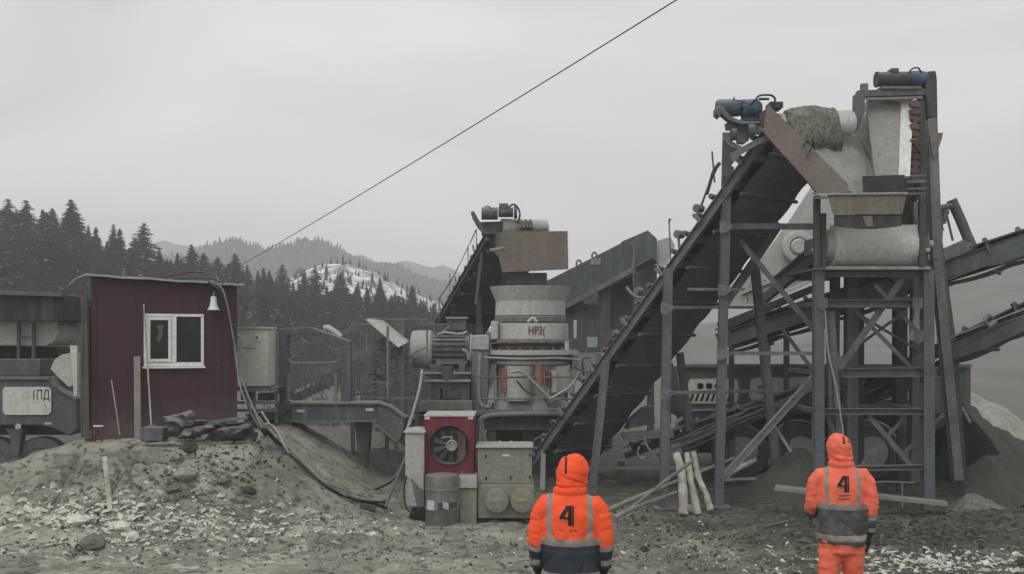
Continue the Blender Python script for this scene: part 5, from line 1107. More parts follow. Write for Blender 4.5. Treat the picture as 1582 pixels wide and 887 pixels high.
mb = Mb(); mb.ppoly([(1164, 190), (1183, 188), (1184, 204), (1170, 207)], 15.7, .12); t_.part('shaft_cover', mb, 'cabinet_grey', bev=.01)
# drive motor
mb = Mb(); mb.lathe([(.11, -.33), (.13, -.30), (.135, -.1), (.125, .02)], P(1140, 167, 15.6), 28, 'X'); mo = t_.part('drive_motor', mb, 'motor_blue_grey')
mb = Mb(); mb.lathe([(.10, -.02), (.14, 0), (.145, .22), (.12, .26), (.08, .30)], P(1146, 168, 15.6), 28, 'X'); mb.pbox(1146, 156, 1154, 166, 15.45, .2); t_.part('gearbox', mb, 'blue_paint', mo, bev=.008)
mb = Mb(); mb.pbox(1136, 154, 1153, 160, 15.5, .25); mb.pbox(1160, 156, 1172, 163, 15.5, .25); t_.part('terminal_box', mb, 'motor_blue_grey', mo, bev=.012)
mb = Mb(); mb.ppoly([(1106, 166), (1112, 162), (1119, 168), (1130, 180), (1148, 187), (1180, 187), (1180, 191), (1146, 192), (1126, 186), (1112, 174)], 15.45, .16); g_ = t_.part('belt_guard', mb, 'steel_pale', bev=.01)
mb = Mb(); mb.ppoly([(1106, 166), (1115, 163), (1117, 172), (1112, 181), (1106, 176)], 15.43, .22); t_.part('guard_end', mb, 'steel', g_, bev=.015)
mb = Mb(); mb.pbox(1150, 178, 1176, 186, 15.55, .4); t_.part('motor_base', mb, 'motor_blue_grey')
mb = Mb(); mb.tube([P(1167, 155, 15.5), P(1173, 148, 15.5), P(1190, 147, 15.5), P(1197, 152, 15.5), P(1197, 158, 15.5)], .016, 6); mb.tube([P(1172, 153, 15.45), P(1188, 153, 15.45)], .02, 6, 0); mb.tube([P(1134, 156, 15.5), P(1134, 150, 15.5)], .012, 5, 0); mb.tube([P(1160, 162, 15.45), P(1165, 155, 15.45), P(1170, 156, 15.45)], .014, 5); t_.part('conduit', mb, 'cable_black')
mb = Mb(); mb.pbox(1190, 157, 1210, 166, 15.6, .3); t_.part('scraper_box', mb, 'steel_dark')
mb = Mb(); mb.ppoly([(1173, 175), (1184, 168), (1186, 185), (1180, 198), (1176, 192)], 15.42, .04); t_.part('rusty_gusset', mb, 'rust')
# head drum with the gravel curtain
hd = P(1198, 196, 15.9); he = P(1312, 190, 16.3); da = (he - hd).normalized()
mb = Mb(); mb.cyl(hd, he, .20, n=40); dr_ = t_.part('head_drum', mb, 'drum_dust')
mb = Mb(); mb.cyl(hd - da * .08, hd - da * .002, .08, n=16); mb.cyl(he + da * .002, he + da * .1, .07, n=16); t_.part('shaft', mb, 'steel', dr_)
for k in range(0): pass
mb = Mb(); g0 = hd.lerp(he, .10); g1 = hd.lerp(he, .80); NA, NB = 26, 56
for j in range(NA + 1):
    for i in range(NB + 1):
        c = g0.lerp(g1, j / NA); w_ = i / NB; bulge = .05 * math.sin(math.pi * min(1, j / NA * 1.15))
        r_ = .245 + bulge + .018 * noise.noise(V((j * .35, i * .2, 3))) + .006 * rnd.random()
        if w_ < .6: a = R(-70) + R(150) * w_ / .6; yy, zz, xx = -r_ * math.sin(a), r_ * math.cos(a), 0
        else: a = R(80); yy, zz, xx = -r_ * math.sin(a), r_ * math.cos(a), 0
        p = c + V((xx, yy, zz - (.05 if j in (0, NA) else 0)))
        if w_ >= .6:
            f_ = (w_ - .6) / .4; rag = .92 + .16 * noise.noise(V((j * .7, 5, 1))); E = P(1240, 236, 15.62).lerp(P(1304, 238, 16.12), j / NA)
            p = p.lerp(p + (E - p) * rag, f_) + V((0, -.05 * math.sin(math.pi * f_) + .16 * max(0, f_ - .75) * 4 * .5, 0)) + V((0, 1, 1)) * .010 * rnd.random()
        mb.v.append(p)
mb.f = [(j * (NB + 1) + i, j * (NB + 1) + i + 1, (j + 1) * (NB + 1) + i + 1, (j + 1) * (NB + 1) + i) for j in range(NA) for i in range(NB)]; mb.mi = [0] * len(mb.f)
gv = solo('gravel_layer', 'grey green crushed gravel spilling over the head drum of the main conveyor', 'gravel', mb, 'gravel', kind='stuff')
sm = gv.modifiers.new('thick', 'SOLIDIFY'); sm.thickness = .03
# rails, brackets and rods along the left beam
for px, py, D1, m in ((1078, 322, 17.0, 'keg_grey'), (1048, 362, 17.6, 'steel_pale'), (985, 450, 18.7, 'keg_grey'), (948, 515, 19.4, 'rust'), (940, 528, 19.5, 'rust')):
    mb = Mb(); p = P(px, py, D1); mb.cyl(p - s_ * .05, p + s_ * .1, .07, n=14); t_.part('idler_end', mb, m)
    mb = Mb(); mb.beam(p, p - V((-.02, 0, .28)), .04, .05); t_.part('idler_bracket', mb, 'steel_pale')
mb = Mb(); mb.tube([P(968, 444, 18.8), P(977, 455, 18.7), P(992, 461, 18.6), P(1005, 455, 18.5), P(1012, 440, 18.3)], .03, 7); t_.part('bent_pipe', mb, 'steel_pale')
for a_, b_, c_, d_ in ((1100, 234, 1104, 282), (1127, 250, 1132, 232)):
    mb = Mb(); mb.tube([P(c_, d_, 16.3), P(a_, b_, 16.3)], .015 if a_ == 1100 else .035, 6, 0); t_.part('rod', mb, 'steel_pale' if a_ > 1100 else 'steel')
mb = Mb(); mb.tube([P(1092, 300, 16.6), P(1100, 272, 16.4), P(1104, 262, 16.3), P(1112, 252, 16.2)], .03, 6); mb.tube([P(1084, 316, 16.8), P(1096, 284, 16.5), P(1108, 258, 16.3)], .02, 6); t_.part('hand_rail', mb, 'steel')
for i in range(15):
    p = q['L0'].lerp(q['L1'], (i + .6) / 15.5) + s_ * .2 - n_ * .16; mb = Mb(); mb.beam(p, p + s_ * .22, .03, .02); t_.part('hanger_plate', mb, 'galvanised')
# legs: straight front posts, raked rear posts, ties
ties = 'steel'
def post(t_, a, b, w, D, Db=None, m='steel', nm='leg', ib=True):
    A = P(a[0], a[1], D); B = P(b[0], b[1], Db or D)
    mb = Mb(); (mb.ibeam if ib else mb.beam)(A, B, w, w); return t_.part(nm, mb, m)
post(t_, (1124, 206), (1110, 784), .135, 16.25); post(t_, (1032, 416), (1025, 795), .14, 16.75, 16.3); post(t_, (936, 558), (914, 765), .13, 17.85, 17.6)
post(t_, (1165, 404), (1199, 720), .14, 17.6); post(t_, (1050, 545), (1072, 712), .13, 19.0); post(t_, (1205, 345), (1120, 470), .14, 17.0, 17.2)
post(t_, (840, 680), (838, 760), .09, 20.0, 18.2); 
for px, py, D in ((1119, 350, 16.2), (1114, 546, 16.2), (1117, 447, 16.2), (1028, 475, 16.45), (1027, 607, 16.35), (1122, 262, 16.15)):
    mb = Mb(); mb.ppoly([(px - 7, py - 8), (px + 12, py - 4), (px + 12, py + 3), (px + 2, py + 10), (px - 7, py + 9)], D - .10, .012)
    for bx, by in ((-4, -3), (5, -3), (0, 4)): mb.cyl(P(px + bx, py + by, D - .112), P(px + bx, py + by, D - .10), .014, n=6)
    t_.part('gusset', mb, 'steel_mid')
for px, D in ((1110, 16.25), (1026, 16.3)):
    x = (px - 791) / F * D; z_ = gz(x, D); mb = Mb(); mb.box(x - .17, D - .17, z_ - .02, x + .17, D + .17, z_ + .035); t_.part('base_plate', mb, 'steel')
for a, b, w, D, Db in (((1130, 350), (1258, 350), .09, 16.35, 16.2), ((1062, 447), (1150, 447), .045, 16.3, 16.3), ((1040, 475), (1164, 475), .045, 16.3, 17.2), ((1126, 546), (1258, 546), .06, 16.35, 16.2), ((1034, 607), (1182, 604), .05, 16.1, 17.4)):
    post(t_, a, b, w, D, Db, nm='tie', m='steel_pale' if w < .07 else 'steel', ib=False)
post(t_, (1143, 372), (1256, 508), .085, 16.6, 16.3, nm='brace', ib=False); post(t_, (1208, 508), (1256, 572), .05, 17.4, 17.0, nm='brace', ib=False)
t_.done()
mb = Mb(); mb.channel(P(1116, 740, 16.6), P(1262, 578, 16.9), .07, .11, .014); solo('steel_angle', 'long pale steel bar slanting between the conveyor legs and the tower', 'bar', mb, 'galvanised')
mb = Mb(); mb.beam(P(1198, 660, 16.95), P(1222, 698, 16.9), .045, .03); solo('steel_strip', 'short pale strip hanging from the slanting bar before the rear wheel', 'bar', mb, 'galvanised')

# ------------------------------------------------------------------ chutes and belt drum between the two heads
t_ = Thing('transfer_chute', 'brown steel transfer chute full of pale dust between the two conveyor heads', 'chute')
mb = Mb(); mb.poly([P(1186, 160, 15.35), P(1309, 283, 15.15), P(1311, 297, 15.15), P(1262, 297, 15.15), P(1180, 205, 15.35), P(1181, 186, 15.35)], (.01, .025, 0)); pl = t_.part('front_plate', mb, 'rust_plate')
mb = Mb()
for a_, b_ in (((1247, 218), (1240, 228)), ((1253, 229), (1246, 243))): mb.beam(P(*a_, 15.2), P(*b_, 15.19), .012, .02)
t_.part('cut_mark', mb, 'black', pl)
def bump_quad(mb, A, B, C, Dd, nu, nv, amp, fr=3.0):
    """quad A-B-C-D subdivided and roughened, with thickness"""
    o_ = len(mb.v); vs = []
    nn = (B - A).cross(Dd - A).normalized()
    for j in range(nv + 1):
        for i in range(nu + 1):
            p = A.lerp(B, i / nu).lerp(Dd.lerp(C, i / nu), j / nv); vs.append(p + nn * amp * noise.noise(p * fr) + nn * amp * .5 * noise.noise(p * fr * 4))
    k = len(vs); vs += [v + V((0, .05, -.03)) for v in vs]; W_ = nu + 1
    fs = [(j * W_ + i, j * W_ + i + 1, (j + 1) * W_ + i + 1, (j + 1) * W_ + i) for j in range(nv) for i in range(nu)]; fs += [tuple(x + k for x in reversed(f)) for f in fs]
    rim = [i for i in range(W_)] + [j * W_ + nu for j in range(1, nv + 1)] + [nv * W_ + i for i in range(nu - 1, -1, -1)] + [j * W_ for j in range(nv - 1, 0, -1)]
    fs += [(rim[i], rim[i] + k, rim[(i + 1) % len(rim)] + k, rim[(i + 1) % len(rim)]) for i in range(len(rim))]
    mb.add(vs, fs)
mb = Mb(); bump_quad(mb, P(1222, 196, 16.0), P(1322, 186, 16.9), P(1352, 298, 16.0), P(1300, 298, 15.2), 30, 30, .05); t_.part('slide_plate', mb, 'dust_grey', label='dusty sloping slide under the gravel')
mb = Mb(); bump_quad(mb, P(1290, 204, 16.6), P(1336, 206, 16.9), P(1372, 290, 16.2), P(1330, 290, 16.0), 14, 18, .03); t_.part('dust_slope', mb, 'belt_dusty')
mb = Mb(); mb.poly([P(1324, 204, 16.75), P(1341, 168, 16.75), P(1371, 238, 16.25), P(1360, 270, 16.0)], (.01, .02, 0)); t_.part('divider_plate', mb, 'keg_grey')
mb = Mb(); mb.poly([P(1180, 188, 15.7), P(1262, 290, 16.6), P(1262, 300, 16.6), P(1180, 200, 15.9)], (0, .02, 0)); t_.part('back_plate', mb, 'rust_plate')
mb = Mb(); mb.ppoly([(1279, 299), (1401, 299), (1394, 331), (1288, 331)], 15.1, .03); tr2 = t_.part('tray_front', mb, 'rust_plate')
mb = Mb(); mb.beam(P(1260, 300, 15.08), P(1402, 298.5, 15.08), .03, .03); t_.part('tray_lip', mb, 'galvanised', tr2)
mb = Mb(); mb.poly([P(1279, 299.5, 15.14), P(1279, 299.5, 16.2), P(1288, 331, 16.2), P(1288, 331, 15.14)], (.02, 0, 0)); mb.poly([P(1401, 299.5, 15.14), P(1401, 299.5, 16.2), P(1394, 331, 16.2), P(1394, 331, 15.14)], (-.02, 0, 0)); mb.poly([P(1281, 300, 16.2), P(1399, 300, 16.2), P(1392, 331, 16.2), P(1290, 331, 16.2)], (0, .02, 0)); t_.part('tray_side', mb, 'rust_plate', tr2)
mb = Mb(); mb.ppoly([(1333, 272), (1398, 270), (1398, 298), (1334, 298)], 15.2, .025); t_.part('rubber_flap', mb, 'rubber')
# hanging rubber skirt
mb = Mb(); NS = 12; vs = []
for i in range(NS + 1):
    px = 1289 + 104 * i / NS; b_ = 349 + 5 * math.sin(math.pi * i / NS); vs.append(P(px, 332, 15.13)); vs.append(P(px, b_, 15.11 + .02 * math.sin(i * 2)))
k = len(vs); vs += [v + V((0, .02, 0)) for v in vs]
mb.add(vs, [f for i in range(NS) for f in ((2 * i, 2 * i + 1, 2 * i + 3, 2 * i + 2), (k + 2 * i, k + 2 * i + 2, k + 2 * i + 3, k + 2 * i + 1), (2 * i + 1, k + 2 * i + 1, k + 2 * i + 3, 2 * i + 3))] + [(0, 2, k + 2, k)]); sk = t_.part('skirt', mb, 'rubber')
mb = Mb(); mb.ppoly([(1333, 334), (1347, 334), (1349, 350), (1338, 350)], 15.09, .012); t_.part('torn_patch', mb, 'rust_plate', sk)
for a_, b_, w_ in (((1262, 303), (1262, 414), .09), ((1272, 330), (1272, 414), .07), ((1424, 300), (1424, 412), .09)):
    mb = Mb(); mb.beam(P(*a_, 15.6), P(*b_, 15.6), w_, w_); t_.part('post', mb, 'steel_dark')
for py in (299, 306): 
    mb = Mb(); mb.beam(P(1256, py, 15.55), P(1284, py - 1, 15.4), .03, .03); t_.part('rail', mb, 'galvanised')
t_.done(Vector((5.4, 15.6, 3.8)))

t_ = Thing('belt_drum', 'large pale dusty belt drum on top of the steel tower under the rubber skirt', 'drum')
dc0 = P(1283, 380, 15.9); dc1 = P(1418, 380, 15.9); rD = W(33, 15.6)
mb = Mb(); ax = dc0.x; ln = dc1.x - dc0.x; mb.lathe([(rD * .9, 0), (rD, .02), (rD * 1.01, ln * .25), (rD * 1.02, ln * .5), (rD * 1.01, ln * .75), (rD, ln - .02), (rD * .9, ln)], dc0 , 56, 'X'); dm = t_.part('drum', mb, 'drum_dust')
mb = Mb(); mb.lathe([(rD * .75, 0), (rD * .78, .02), (rD * .78, .12), (rD * .7, .13)], P(1271, 380, 15.9), 40, 'X'); t_.part('drum_end', mb, 'green_grey_paint', dm)
mb = Mb(); mb.cyl(P(1256, 380, 15.9), P(1270.8, 380, 15.9), .07, n=18); mb.cyl(P(1418.5, 378, 15.9), P(1440, 378, 15.9), .07, n=18); t_.part('shaft', mb, 'galvanised', dm)
for px in (1259, 1432):
    mb = Mb(); mb.pbox(px - 6, 368, px + 5, 394, 15.7, .4); be = t_.part('bearing_block', mb, 'steel', bev=.02)
    mb = Mb(); [mb.cyl(P(px - 2 + 4 * i, 386, 15.66), P(px - 2 + 4 * i, 386, 15.69), .03, n=8) for i in (0, 1)]; t_.part('bolt', mb, 'paper', be)
# belt running back from the drum
mb = Mb(); bx0, bx1 = P(1292, 0, 15.9).x, P(1410, 0, 15.9).x; cz = dc0.z
mb.add([V((x, y, z)) for x in (bx0, bx1) for y, z in ((16.0, cz + rD * 1.03), (20.0, cz + rD - .6), (20.0, cz + rD - .63), (16.0, cz + rD * 1.0))], [(0, 1, 5, 4), (1, 2, 6, 5), (2, 3, 7, 6), (3, 0, 4, 7), (3, 2, 1, 0), (4, 5, 6, 7)]); t_.part('belt', mb, 'belt')
for x in (bx0 - .1, bx1 + .1):
    mb = Mb(); mb.channel(V((x, 15.95, cz + .0)), V((x, 20.0, cz - .65)), .08, .18, .012); t_.part('bed_beam', mb, 'steel_dark')
t_.done()

# ------------------------------------------------------------------ steel tower
t_ = Thing('steel_tower', 'braced dark steel tower with a level top frame carrying the belt drum', 'tower')
TD = 15.75
def tp(a, b, w, D, Db=None, m='steel', nm='column', ib=True): return post(t_, a, b, w, D, Db, m, nm, ib)
tp((1264, 418), (1264, 800), .15, TD); tp((1432, 418), (1433, 800), .165, TD)
tp((1290, 422), (1287, 750), .14, TD + 1.7); tp((1415, 430), (1412, 745), .15, TD + 1.7)
tp((1315, 424), (1314, 745), .19, TD + 1.2); tp((1390, 426), (1390, 640), .20, TD + 2.2, m='steel_dark')
tp((1283, 480), (1302, 775), .10, TD + .15, TD + .3, m='steel_pale', nm='raking_strut'); tp((1278, 486), (1288, 780), .06, TD + .1, TD + .2, nm='raking_strut')
mb = Mb(); mb.box(P(1257, 0, TD).x, TD - .1, P(0, 417, TD).z, P(1436, 0, TD).x, TD + 1.8, P(0, 413.5, TD).z); t_.part('top_plate', mb, 'steel_pale')
mb = Mb(); mb.beam(P(1257, 414, TD - .13), P(1436, 414, TD - .13), .04, .05); t_.part('top_edge', mb, 'galvanised')
for a, b, w in (((1271, 469), (1425, 469), .12), ((1271, 423), (1425, 423), .10), ((1300, 576), (1448, 575), .14), ((1271, 636), (1425, 636), .10), ((1271, 724), (1425, 722), .08)):
    mb = Mb(); mb.channel(P(*a, TD + .01), P(*b, TD + .01), .08, w, .012); t_.part('crossbeam', mb, 'steel')
for py in (469, 576, 636):
    mb = Mb(); mb.beam(P(1290, py - 6, TD + 1.7), P(1412, py - 6, TD + 1.7), .08, .1); t_.part('crossbeam', mb, 'steel')
    for px in (1264, 1432):
        mb = Mb(); A = P(px, py, TD + .08); mb.beam(A, V((A.x, TD + 1.7, A.z)), .07, .07); t_.part('side_beam', mb, 'steel')
for a, b, w, dd in (((1396, 428), (1304, 560), .10, .06), ((1352, 440), (1424, 520), .06, .12), ((1322, 480), (1410, 570), .06, .17), ((1342, 642), (1408, 720), .08, .06), ((1400, 642), (1330, 720), .06, .12), ((1458, 640), (1392, 705), .06, .18), ((1276, 640), (1310, 720), .06, .12), ((1425, 545), (1300, 470), .045, 1.6), ((1290, 560), (1400, 480), .045, 1.55)):
    mb = Mb(); mb.beam(P(*a, TD + dd), P(*b, TD + dd), w, .02, V((0, 1, 0))); t_.part('brace', mb, 'steel')
for px, py in ((1271, 469), (1418, 469), (1300, 560), (1420, 520)):
    mb = Mb(); mb.ppoly([(px - 8, py - 9), (px + 8, py - 9), (px + 8, py + 6), (px, py + 12), (px - 8, py + 8)], TD - .10, .012); t_.part('gusset', mb, 'steel')
mb = Mb(); mb.ppoly([(1414, 478), (1422, 478), (1421, 520), (1416, 526), (1404, 526)], TD + .6, .02); t_.part('side_plate', mb, 'galvanised')
# white cable and small things on the tower
mb = Mb(); mb.tube([P(1275, 480, TD - .1), P(1279, 540, TD - .1), P(1292, 600, TD - .1), P(1303, 670, TD - .1)], .014, 6); t_.part('cable', mb, 'cable_pale')
t_.done()

# ------------------------------------------------------------------ second conveyor with the tall head (dusty white)
L0 = P(1318, 405, 19.8); L1 = P(1336, 190, 16.9)
t_, q = conveyor('tall_conveyor', 'tallest conveyor with a dusty white belt mouth and rusty stack at its head', L0, L1, .95, .16, beam_m='steel', rollers=6, cross=4)
s_ = q['s']
mb = Mb(); mb.beam(P(1324, 146, 16.3), P(1432, 143, 16.3), .14, .10); tb = t_.part('top_beam', mb, 'steel')
mb = Mb(); mb.beam(P(1330, 153, 16.28), P(1425, 150.5, 16.28), .04, .04); t_.part('rail', mb, 'galvanised')
mb = Mb(); mb.ppoly([(1321, 146), (1336, 146), (1336, 170), (1330, 190), (1322, 204), (1320, 182)], 16.2, .12); t_.part('side_plate', mb, 'steel')
mb = Mb(); mb.beam(P(1335, 142, 16.3), P(1335, 130, 16.3), .1, .1); t_.part('stub_post', mb, 'steel_pale')
mb = Mb(); mb.ppoly([(1420, 140), (1431, 140), (1431, 300), (1424, 300)], 16.3, .12); t_.part('side_plate', mb, 'steel')
# belt mouth
mb = Mb(); bump_quad(mb, P(1338, 156, 16.5), P(1392, 154, 16.5), P(1388, 272, 15.9), P(1352, 272, 16.0), 14, 26, .02, 5); t_.part('belt_face', mb, 'dust_grey', label='grey gritty belt surface in the tall head')
mb = Mb(); bump_quad(mb, P(1392.5, 154, 16.45), P(1411, 153, 16.4), P(1406, 272, 15.85), P(1388.5, 272, 15.88), 6, 26, .012, 5); t_.part('white_liner', mb, 'white_paint')
mb = Mb(); mb.tube([P(1340, 156, 16.42), P(1362, 154, 16.38), P(1376, 151, 16.36), P(1392, 154, 16.36), P(1410, 152, 16.34)], .04, 8); t_.part('top_lip', mb, 'belt_dusty')
mb = Mb(); mb.poly([P(1338, 156, 16.45), P(1344, 158, 16.4), P(1326, 203, 16.35), P(1322, 204, 16.4)], (0, .02, 0)); t_.part('left_liner', mb, 'cabinet_grey')
for k in range(11):
    py = 160 + k * 11.5; mb = Mb(); A = P(1407, py, 16.25); B = P(1421, py - 4, 16.25); mb.ppoly([(1407, py - 3), (1416, py - 7), (1423, py + 1), (1422, py + 6), (1408, py + 5)], 16.15 + .02 * (k % 3), .1)
    t_.part('scraper', mb, 'rust' if k % 3 else 'dull_red', bev=.01)
mb = Mb(); mb.tube([P(1408, 215, 16.1), P(1416, 224, 16.08), P(1424, 236, 16.1)], .02, 6, jit=.01); mb.tube([P(1406, 218, 16.1), P(1420, 214, 16.05)], .02, 5, 0); t_.part('clamp', mb, 'rust')
for py in (272, 281, 292, 300):
    mb = Mb(); mb.beam(P(1400, py, 15.95), P(1430, py - .5, 15.95), .05, .03 if py != 281 else .05); t_.part('rung', mb, 'steel_pale')
mb = Mb(); mb.ppoly([(1412, 312), (1426, 312), (1428, 345), (1418, 352), (1412, 330)], 15.9, .1); t_.part('bracket', mb, 'keg_grey')
mb = Mb(); mb.cyl(P(1354, 123, 16.3), P(1404, 122, 16.3), .115, n=28); mb.cyl(P(1353, 123, 16.3), P(1356, 123, 16.3), .125, n=28); mo = t_.part('drive_motor', mb, 'steel_dark')
mb = Mb(); mb.lathe([(.10, 0), (.125, .03), (.13, .18), (.11, .26)], P(1405, 122, 16.3), 26, 'X'); t_.part('gearbox', mb, 'blue_paint', mo)
mb = Mb(); mb.pbox(1377, 105, 1389, 111, 16.2, .2); mb.pbox(1379, 111.2, 1387, 114, 16.24, .12); t_.part('terminal_box', mb, 'steel', mo, bev=.006)
mb = Mb(); mb.tube([P(1404, 112, 16.2), P(1410, 106, 16.2), P(1418, 105, 16.2), P(1422, 110, 16.2), P(1426, 118, 16.2)], .014, 6); t_.part('conduit', mb, 'cable_black', mo)
mb = Mb(); mb.pbox(1362, 133, 1424, 137, 16.2, .4); t_.part('motor_base', mb, 'steel_pale')
mb = Mb(); mb.ppoly([(1429, 118), (1434, 110), (1446, 109), (1448, 122), (1449, 182), (1444, 185), (1434, 180), (1432, 150)], 16.2, .2); t_.part('belt_guard', mb, 'steel_dark', bev=.015)
# raking legs
def pl2(a, b, w, D, Db, m='steel', nm='leg'): post(t_, a, b, w, D, Db, m, nm)
pl2((1438, 184), (1446, 400), .15, 16.2, 16.25, 'steel_pale'); pl2((1446, 400), (1479, 740), .15, 16.25, 16.8, 'steel_pale'); pl2((1427, 190), (1430, 412), .07, 16.4, 16.35)
pl2((1440, 300), (1476, 560), .09, 17.2, 17.4); pl2((1472, 556), (1486, 742), .13, 17.3, 17.5, 'steel_dark')
pl2((1324, 405), (1324, 745), .1, 19.75, 19.75); pl2((1396, 400), (1396, 745), .1, 20.0, 20.0)
mb = Mb(); mb.poly([P(1436, 206, 16.1), P(1457, 205, 16.1), P(1455, 215, 16.1), P(1447, 238, 16.1), P(1442, 247, 16.1)], (0, .02, 0)); t_.part('wind_flap', mb, 'rust_plate')
t_.done()

# ------------------------------------------------------------------ screen (pale side plate with a round boss) on the rear trailer
t_ = Thing('vibrating_screen', 'pale green grey screen side plate with a round boss behind the main conveyor', 'screen')
DV = 20.5
mb = Mb(); mb.ppoly([(1256, 285), (1219, 342), (1180, 395), (1145, 440), (1122, 470), (1163, 470), (1262, 428), (1345, 392), (1345, 300), (1300, 285)], DV, .05); pn = t_.part('side_plate', mb, 'green_grey_paint')
c_ = P(1231, 382, DV)
mb = Mb(); mb.lathe([(.30, 0), (.33, -.06), (.32, -.16), (.27, -.18), (.19, -.17), (.175, -.12), (.17, -.12), (.15, -.2), (.13, -.22), (.02, -.22)], c_ - V((0, .002, 0)), 40, 'Y'); t_.part('bearing_boss', mb, 'pale_paint', pn)
mb = Mb(); mb.ppoly([(1146, 448), (1262, 402), (1262, 408), (1146, 455)], DV - .05, .045); mb.ppoly([(1120, 470), (1164, 470.5), (1262, 429), (1262, 434), (1166, 476), (1120, 476)], DV - .05, .045); t_.part('flange', mb, 'pale_paint', pn)
for k in range(9):
    px = 1152 + k * 12; mb = Mb(); mb.beam(P(px, 448 - k * 4.8, DV - .03), P(px + 4, 466 - k * 4.8, DV - .03), .02, .03); t_.part('rib', mb, 'keg_grey', pn)
for k in range(14):
    px = 1150 + k * 8; mb = Mb(); q_ = P(px, 446 - (k * 8) * .40, DV - .055); mb.cyl(q_, q_ + V((0, -.02, 0)), .014, n=6); t_.part('bolt', mb, 'steel_dark', pn)
mb = Mb(); mb.ppoly([(1256, 285), (1219, 342), (1180, 395), (1145, 440), (1122, 470), (1163, 470), (1262, 428), (1345, 392), (1345, 300), (1300, 285)], DV + 1.6, .05); t_.part('far_side_plate', mb, 'green_grey_paint')
mb = Mb(); mb.poly([P(1140, 460, DV + .06), P(1330, 380, DV + .06), P(1330, 380, DV + 1.58), P(1140, 460, DV + 1.58)], (0, 0, .04)); t_.part('deck', mb, 'steel_dark')
for px in (1185, 1320):
    mb = Mb(); A = P(px, 460 if px < 1200 else 400, DV + .2); B = P(px, 560, DV + .2); mb.beam(A, B, .12, .12); t_.part('spring_post', mb, 'steel')
    mb = Mb(); A = P(px, 460 if px < 1200 else 400, DV + 1.4); B = P(px, 560, DV + 1.4); mb.beam(A, B, .12, .12); t_.part('spring_post', mb, 'steel')
t_.done()
# rear trailer
t_ = Thing('screen_trailer', 'dark wheeled trailer with cream side panels under the screen', 'trailer')
DR = 20.2
mb = Mb(); mb.ppoly([(1046, 566), (1500, 566), (1500, 640), (1240, 640), (1060, 650), (1046, 632)], DR, 2.2); bd = t_.part('chassis', mb, 'steel', bev=.015)
mb = Mb(); mb.beam(P(1046, 565, DR - .04), P(1500, 565, DR - .04), .08, .06); mb.beam(P(1046, 566, DR - .04), P(1053, 634, DR - .04), .05, .05); t_.part('edge_rail', mb, 'steel_pale', bd)
def rrect(x0, y0, x1, y1, r, k=4):
    o = []
    for cx_, cy_, a0 in ((x1 - r, y0 + r, -90), (x1 - r, y1 - r, 0), (x0 + r, y1 - r, 90), (x0 + r, y0 + r, 180)):
        for i in range(k + 1): a = R(a0 + 90 * i / k); o.append((cx_ + r * math.cos(a), cy_ + r * math.sin(a)))
    return o
mb = Mb(); mb.ppoly([(1066, 586), (1132, 584.5), (1138, 587), (1141, 592), (1141, 614), (1138, 621), (1132, 623.5), (1062, 623.5), (1062, 596)], DR - .035, .03); p1 = t_.part('side_panel', mb, 'cream_panel', bd, label='cream panel with three round holes and slanted slots')
for px in (1082, 1095.5, 1109):
    mb = Mb(); mb.lathe([(.062, 0), (.062, -.008)], P(px, 596.5, DR - .036), 22, 'Y'); t_.part('hole', mb, 'dark_hole', p1)
for k in range(8):
    px = 1068 + k * 8.2; mb = Mb(); mb.ppoly([(px - 3, 620), (px + 1.2, 608.5), (px + 4.6, 608.5), (px + .6, 620)], DR - .045, .009); t_.part('slot', mb, 'dark_hole', p1)
mb = Mb(); mb.ppoly([(1160, 588), (1166, 584.5), (1256, 582), (1256, 590), (1240, 597), (1205, 606), (1186, 614), (1178, 621), (1164, 620), (1158, 614)], DR - .035, .03); p2 = t_.part('side_panel', mb, 'cream_panel', bd)
mb = Mb(); mb.ppoly([(1170, 596), (1184, 594), (1184, 600), (1172, 600)], DR - .042, .006); mb.ppoly([(1170, 606), (1184, 605), (1184, 609), (1172, 609)], DR - .042, .006); t_.part('mark', mb, 'keg_grey', p2)
mb = Mb(); mb.ppoly([(1328, 616), (1366, 600), (1398, 586), (1418, 583), (1414, 600), (1392, 617), (1332, 619)], DR - .035, .03); t_.part('side_panel', mb, 'cream_panel', bd)
mb = Mb(); [mb.pbox(1384 + 9 * k, 588, 1390 + 9 * k, 591, DR - .05, .014) for k in range(3)]; t_.part('clip', mb, 'steel_dark')
mb = Mb(); mb.ppoly([(1418, 583), (1436, 586), (1414, 618), (1398, 619)], DR - .03, .025); t_.part('side_panel', mb, 'galvanised', bd)
mb = Mb(); mb.pbox(1060, 634, 1500, 700, DR + 1.3, .6); t_.part('underbody', mb, 'steel_dark')
mb = Mb(); mb.pbox(1056, 632, 1160, 662, DR + .15, .9); t_.part('tool_box', mb, 'steel_dark', bev=.02)
mb = Mb(); mb.beam(P(1050, 634, DR - .03), P(1158, 632, DR - .03), .04, .04); t_.part('lower_rail', mb, 'galvanised')
for px in (1143, 1233, 1343): wheel(t_, P(px, 697, DR - .25), .545, .4, hub='pale_paint')
for px in (1143, 1233, 1343): wheel(t_, P(px, 697, DR + 2.0), .545, .4, hub='steel')
for px, a_ in ((1233, 0), (1343, 0)):
    mb = Mb(); c_ = P(px, 697, DR - .47); mb.tube([c_ + V((.56 * math.cos(R(q_)), 0, .56 * math.sin(R(q_)) + .03)) for q_ in range(20, 165, 12)], .025, 6, 2); t_.part('mudguard', mb, 'galvanised')
t_.done()

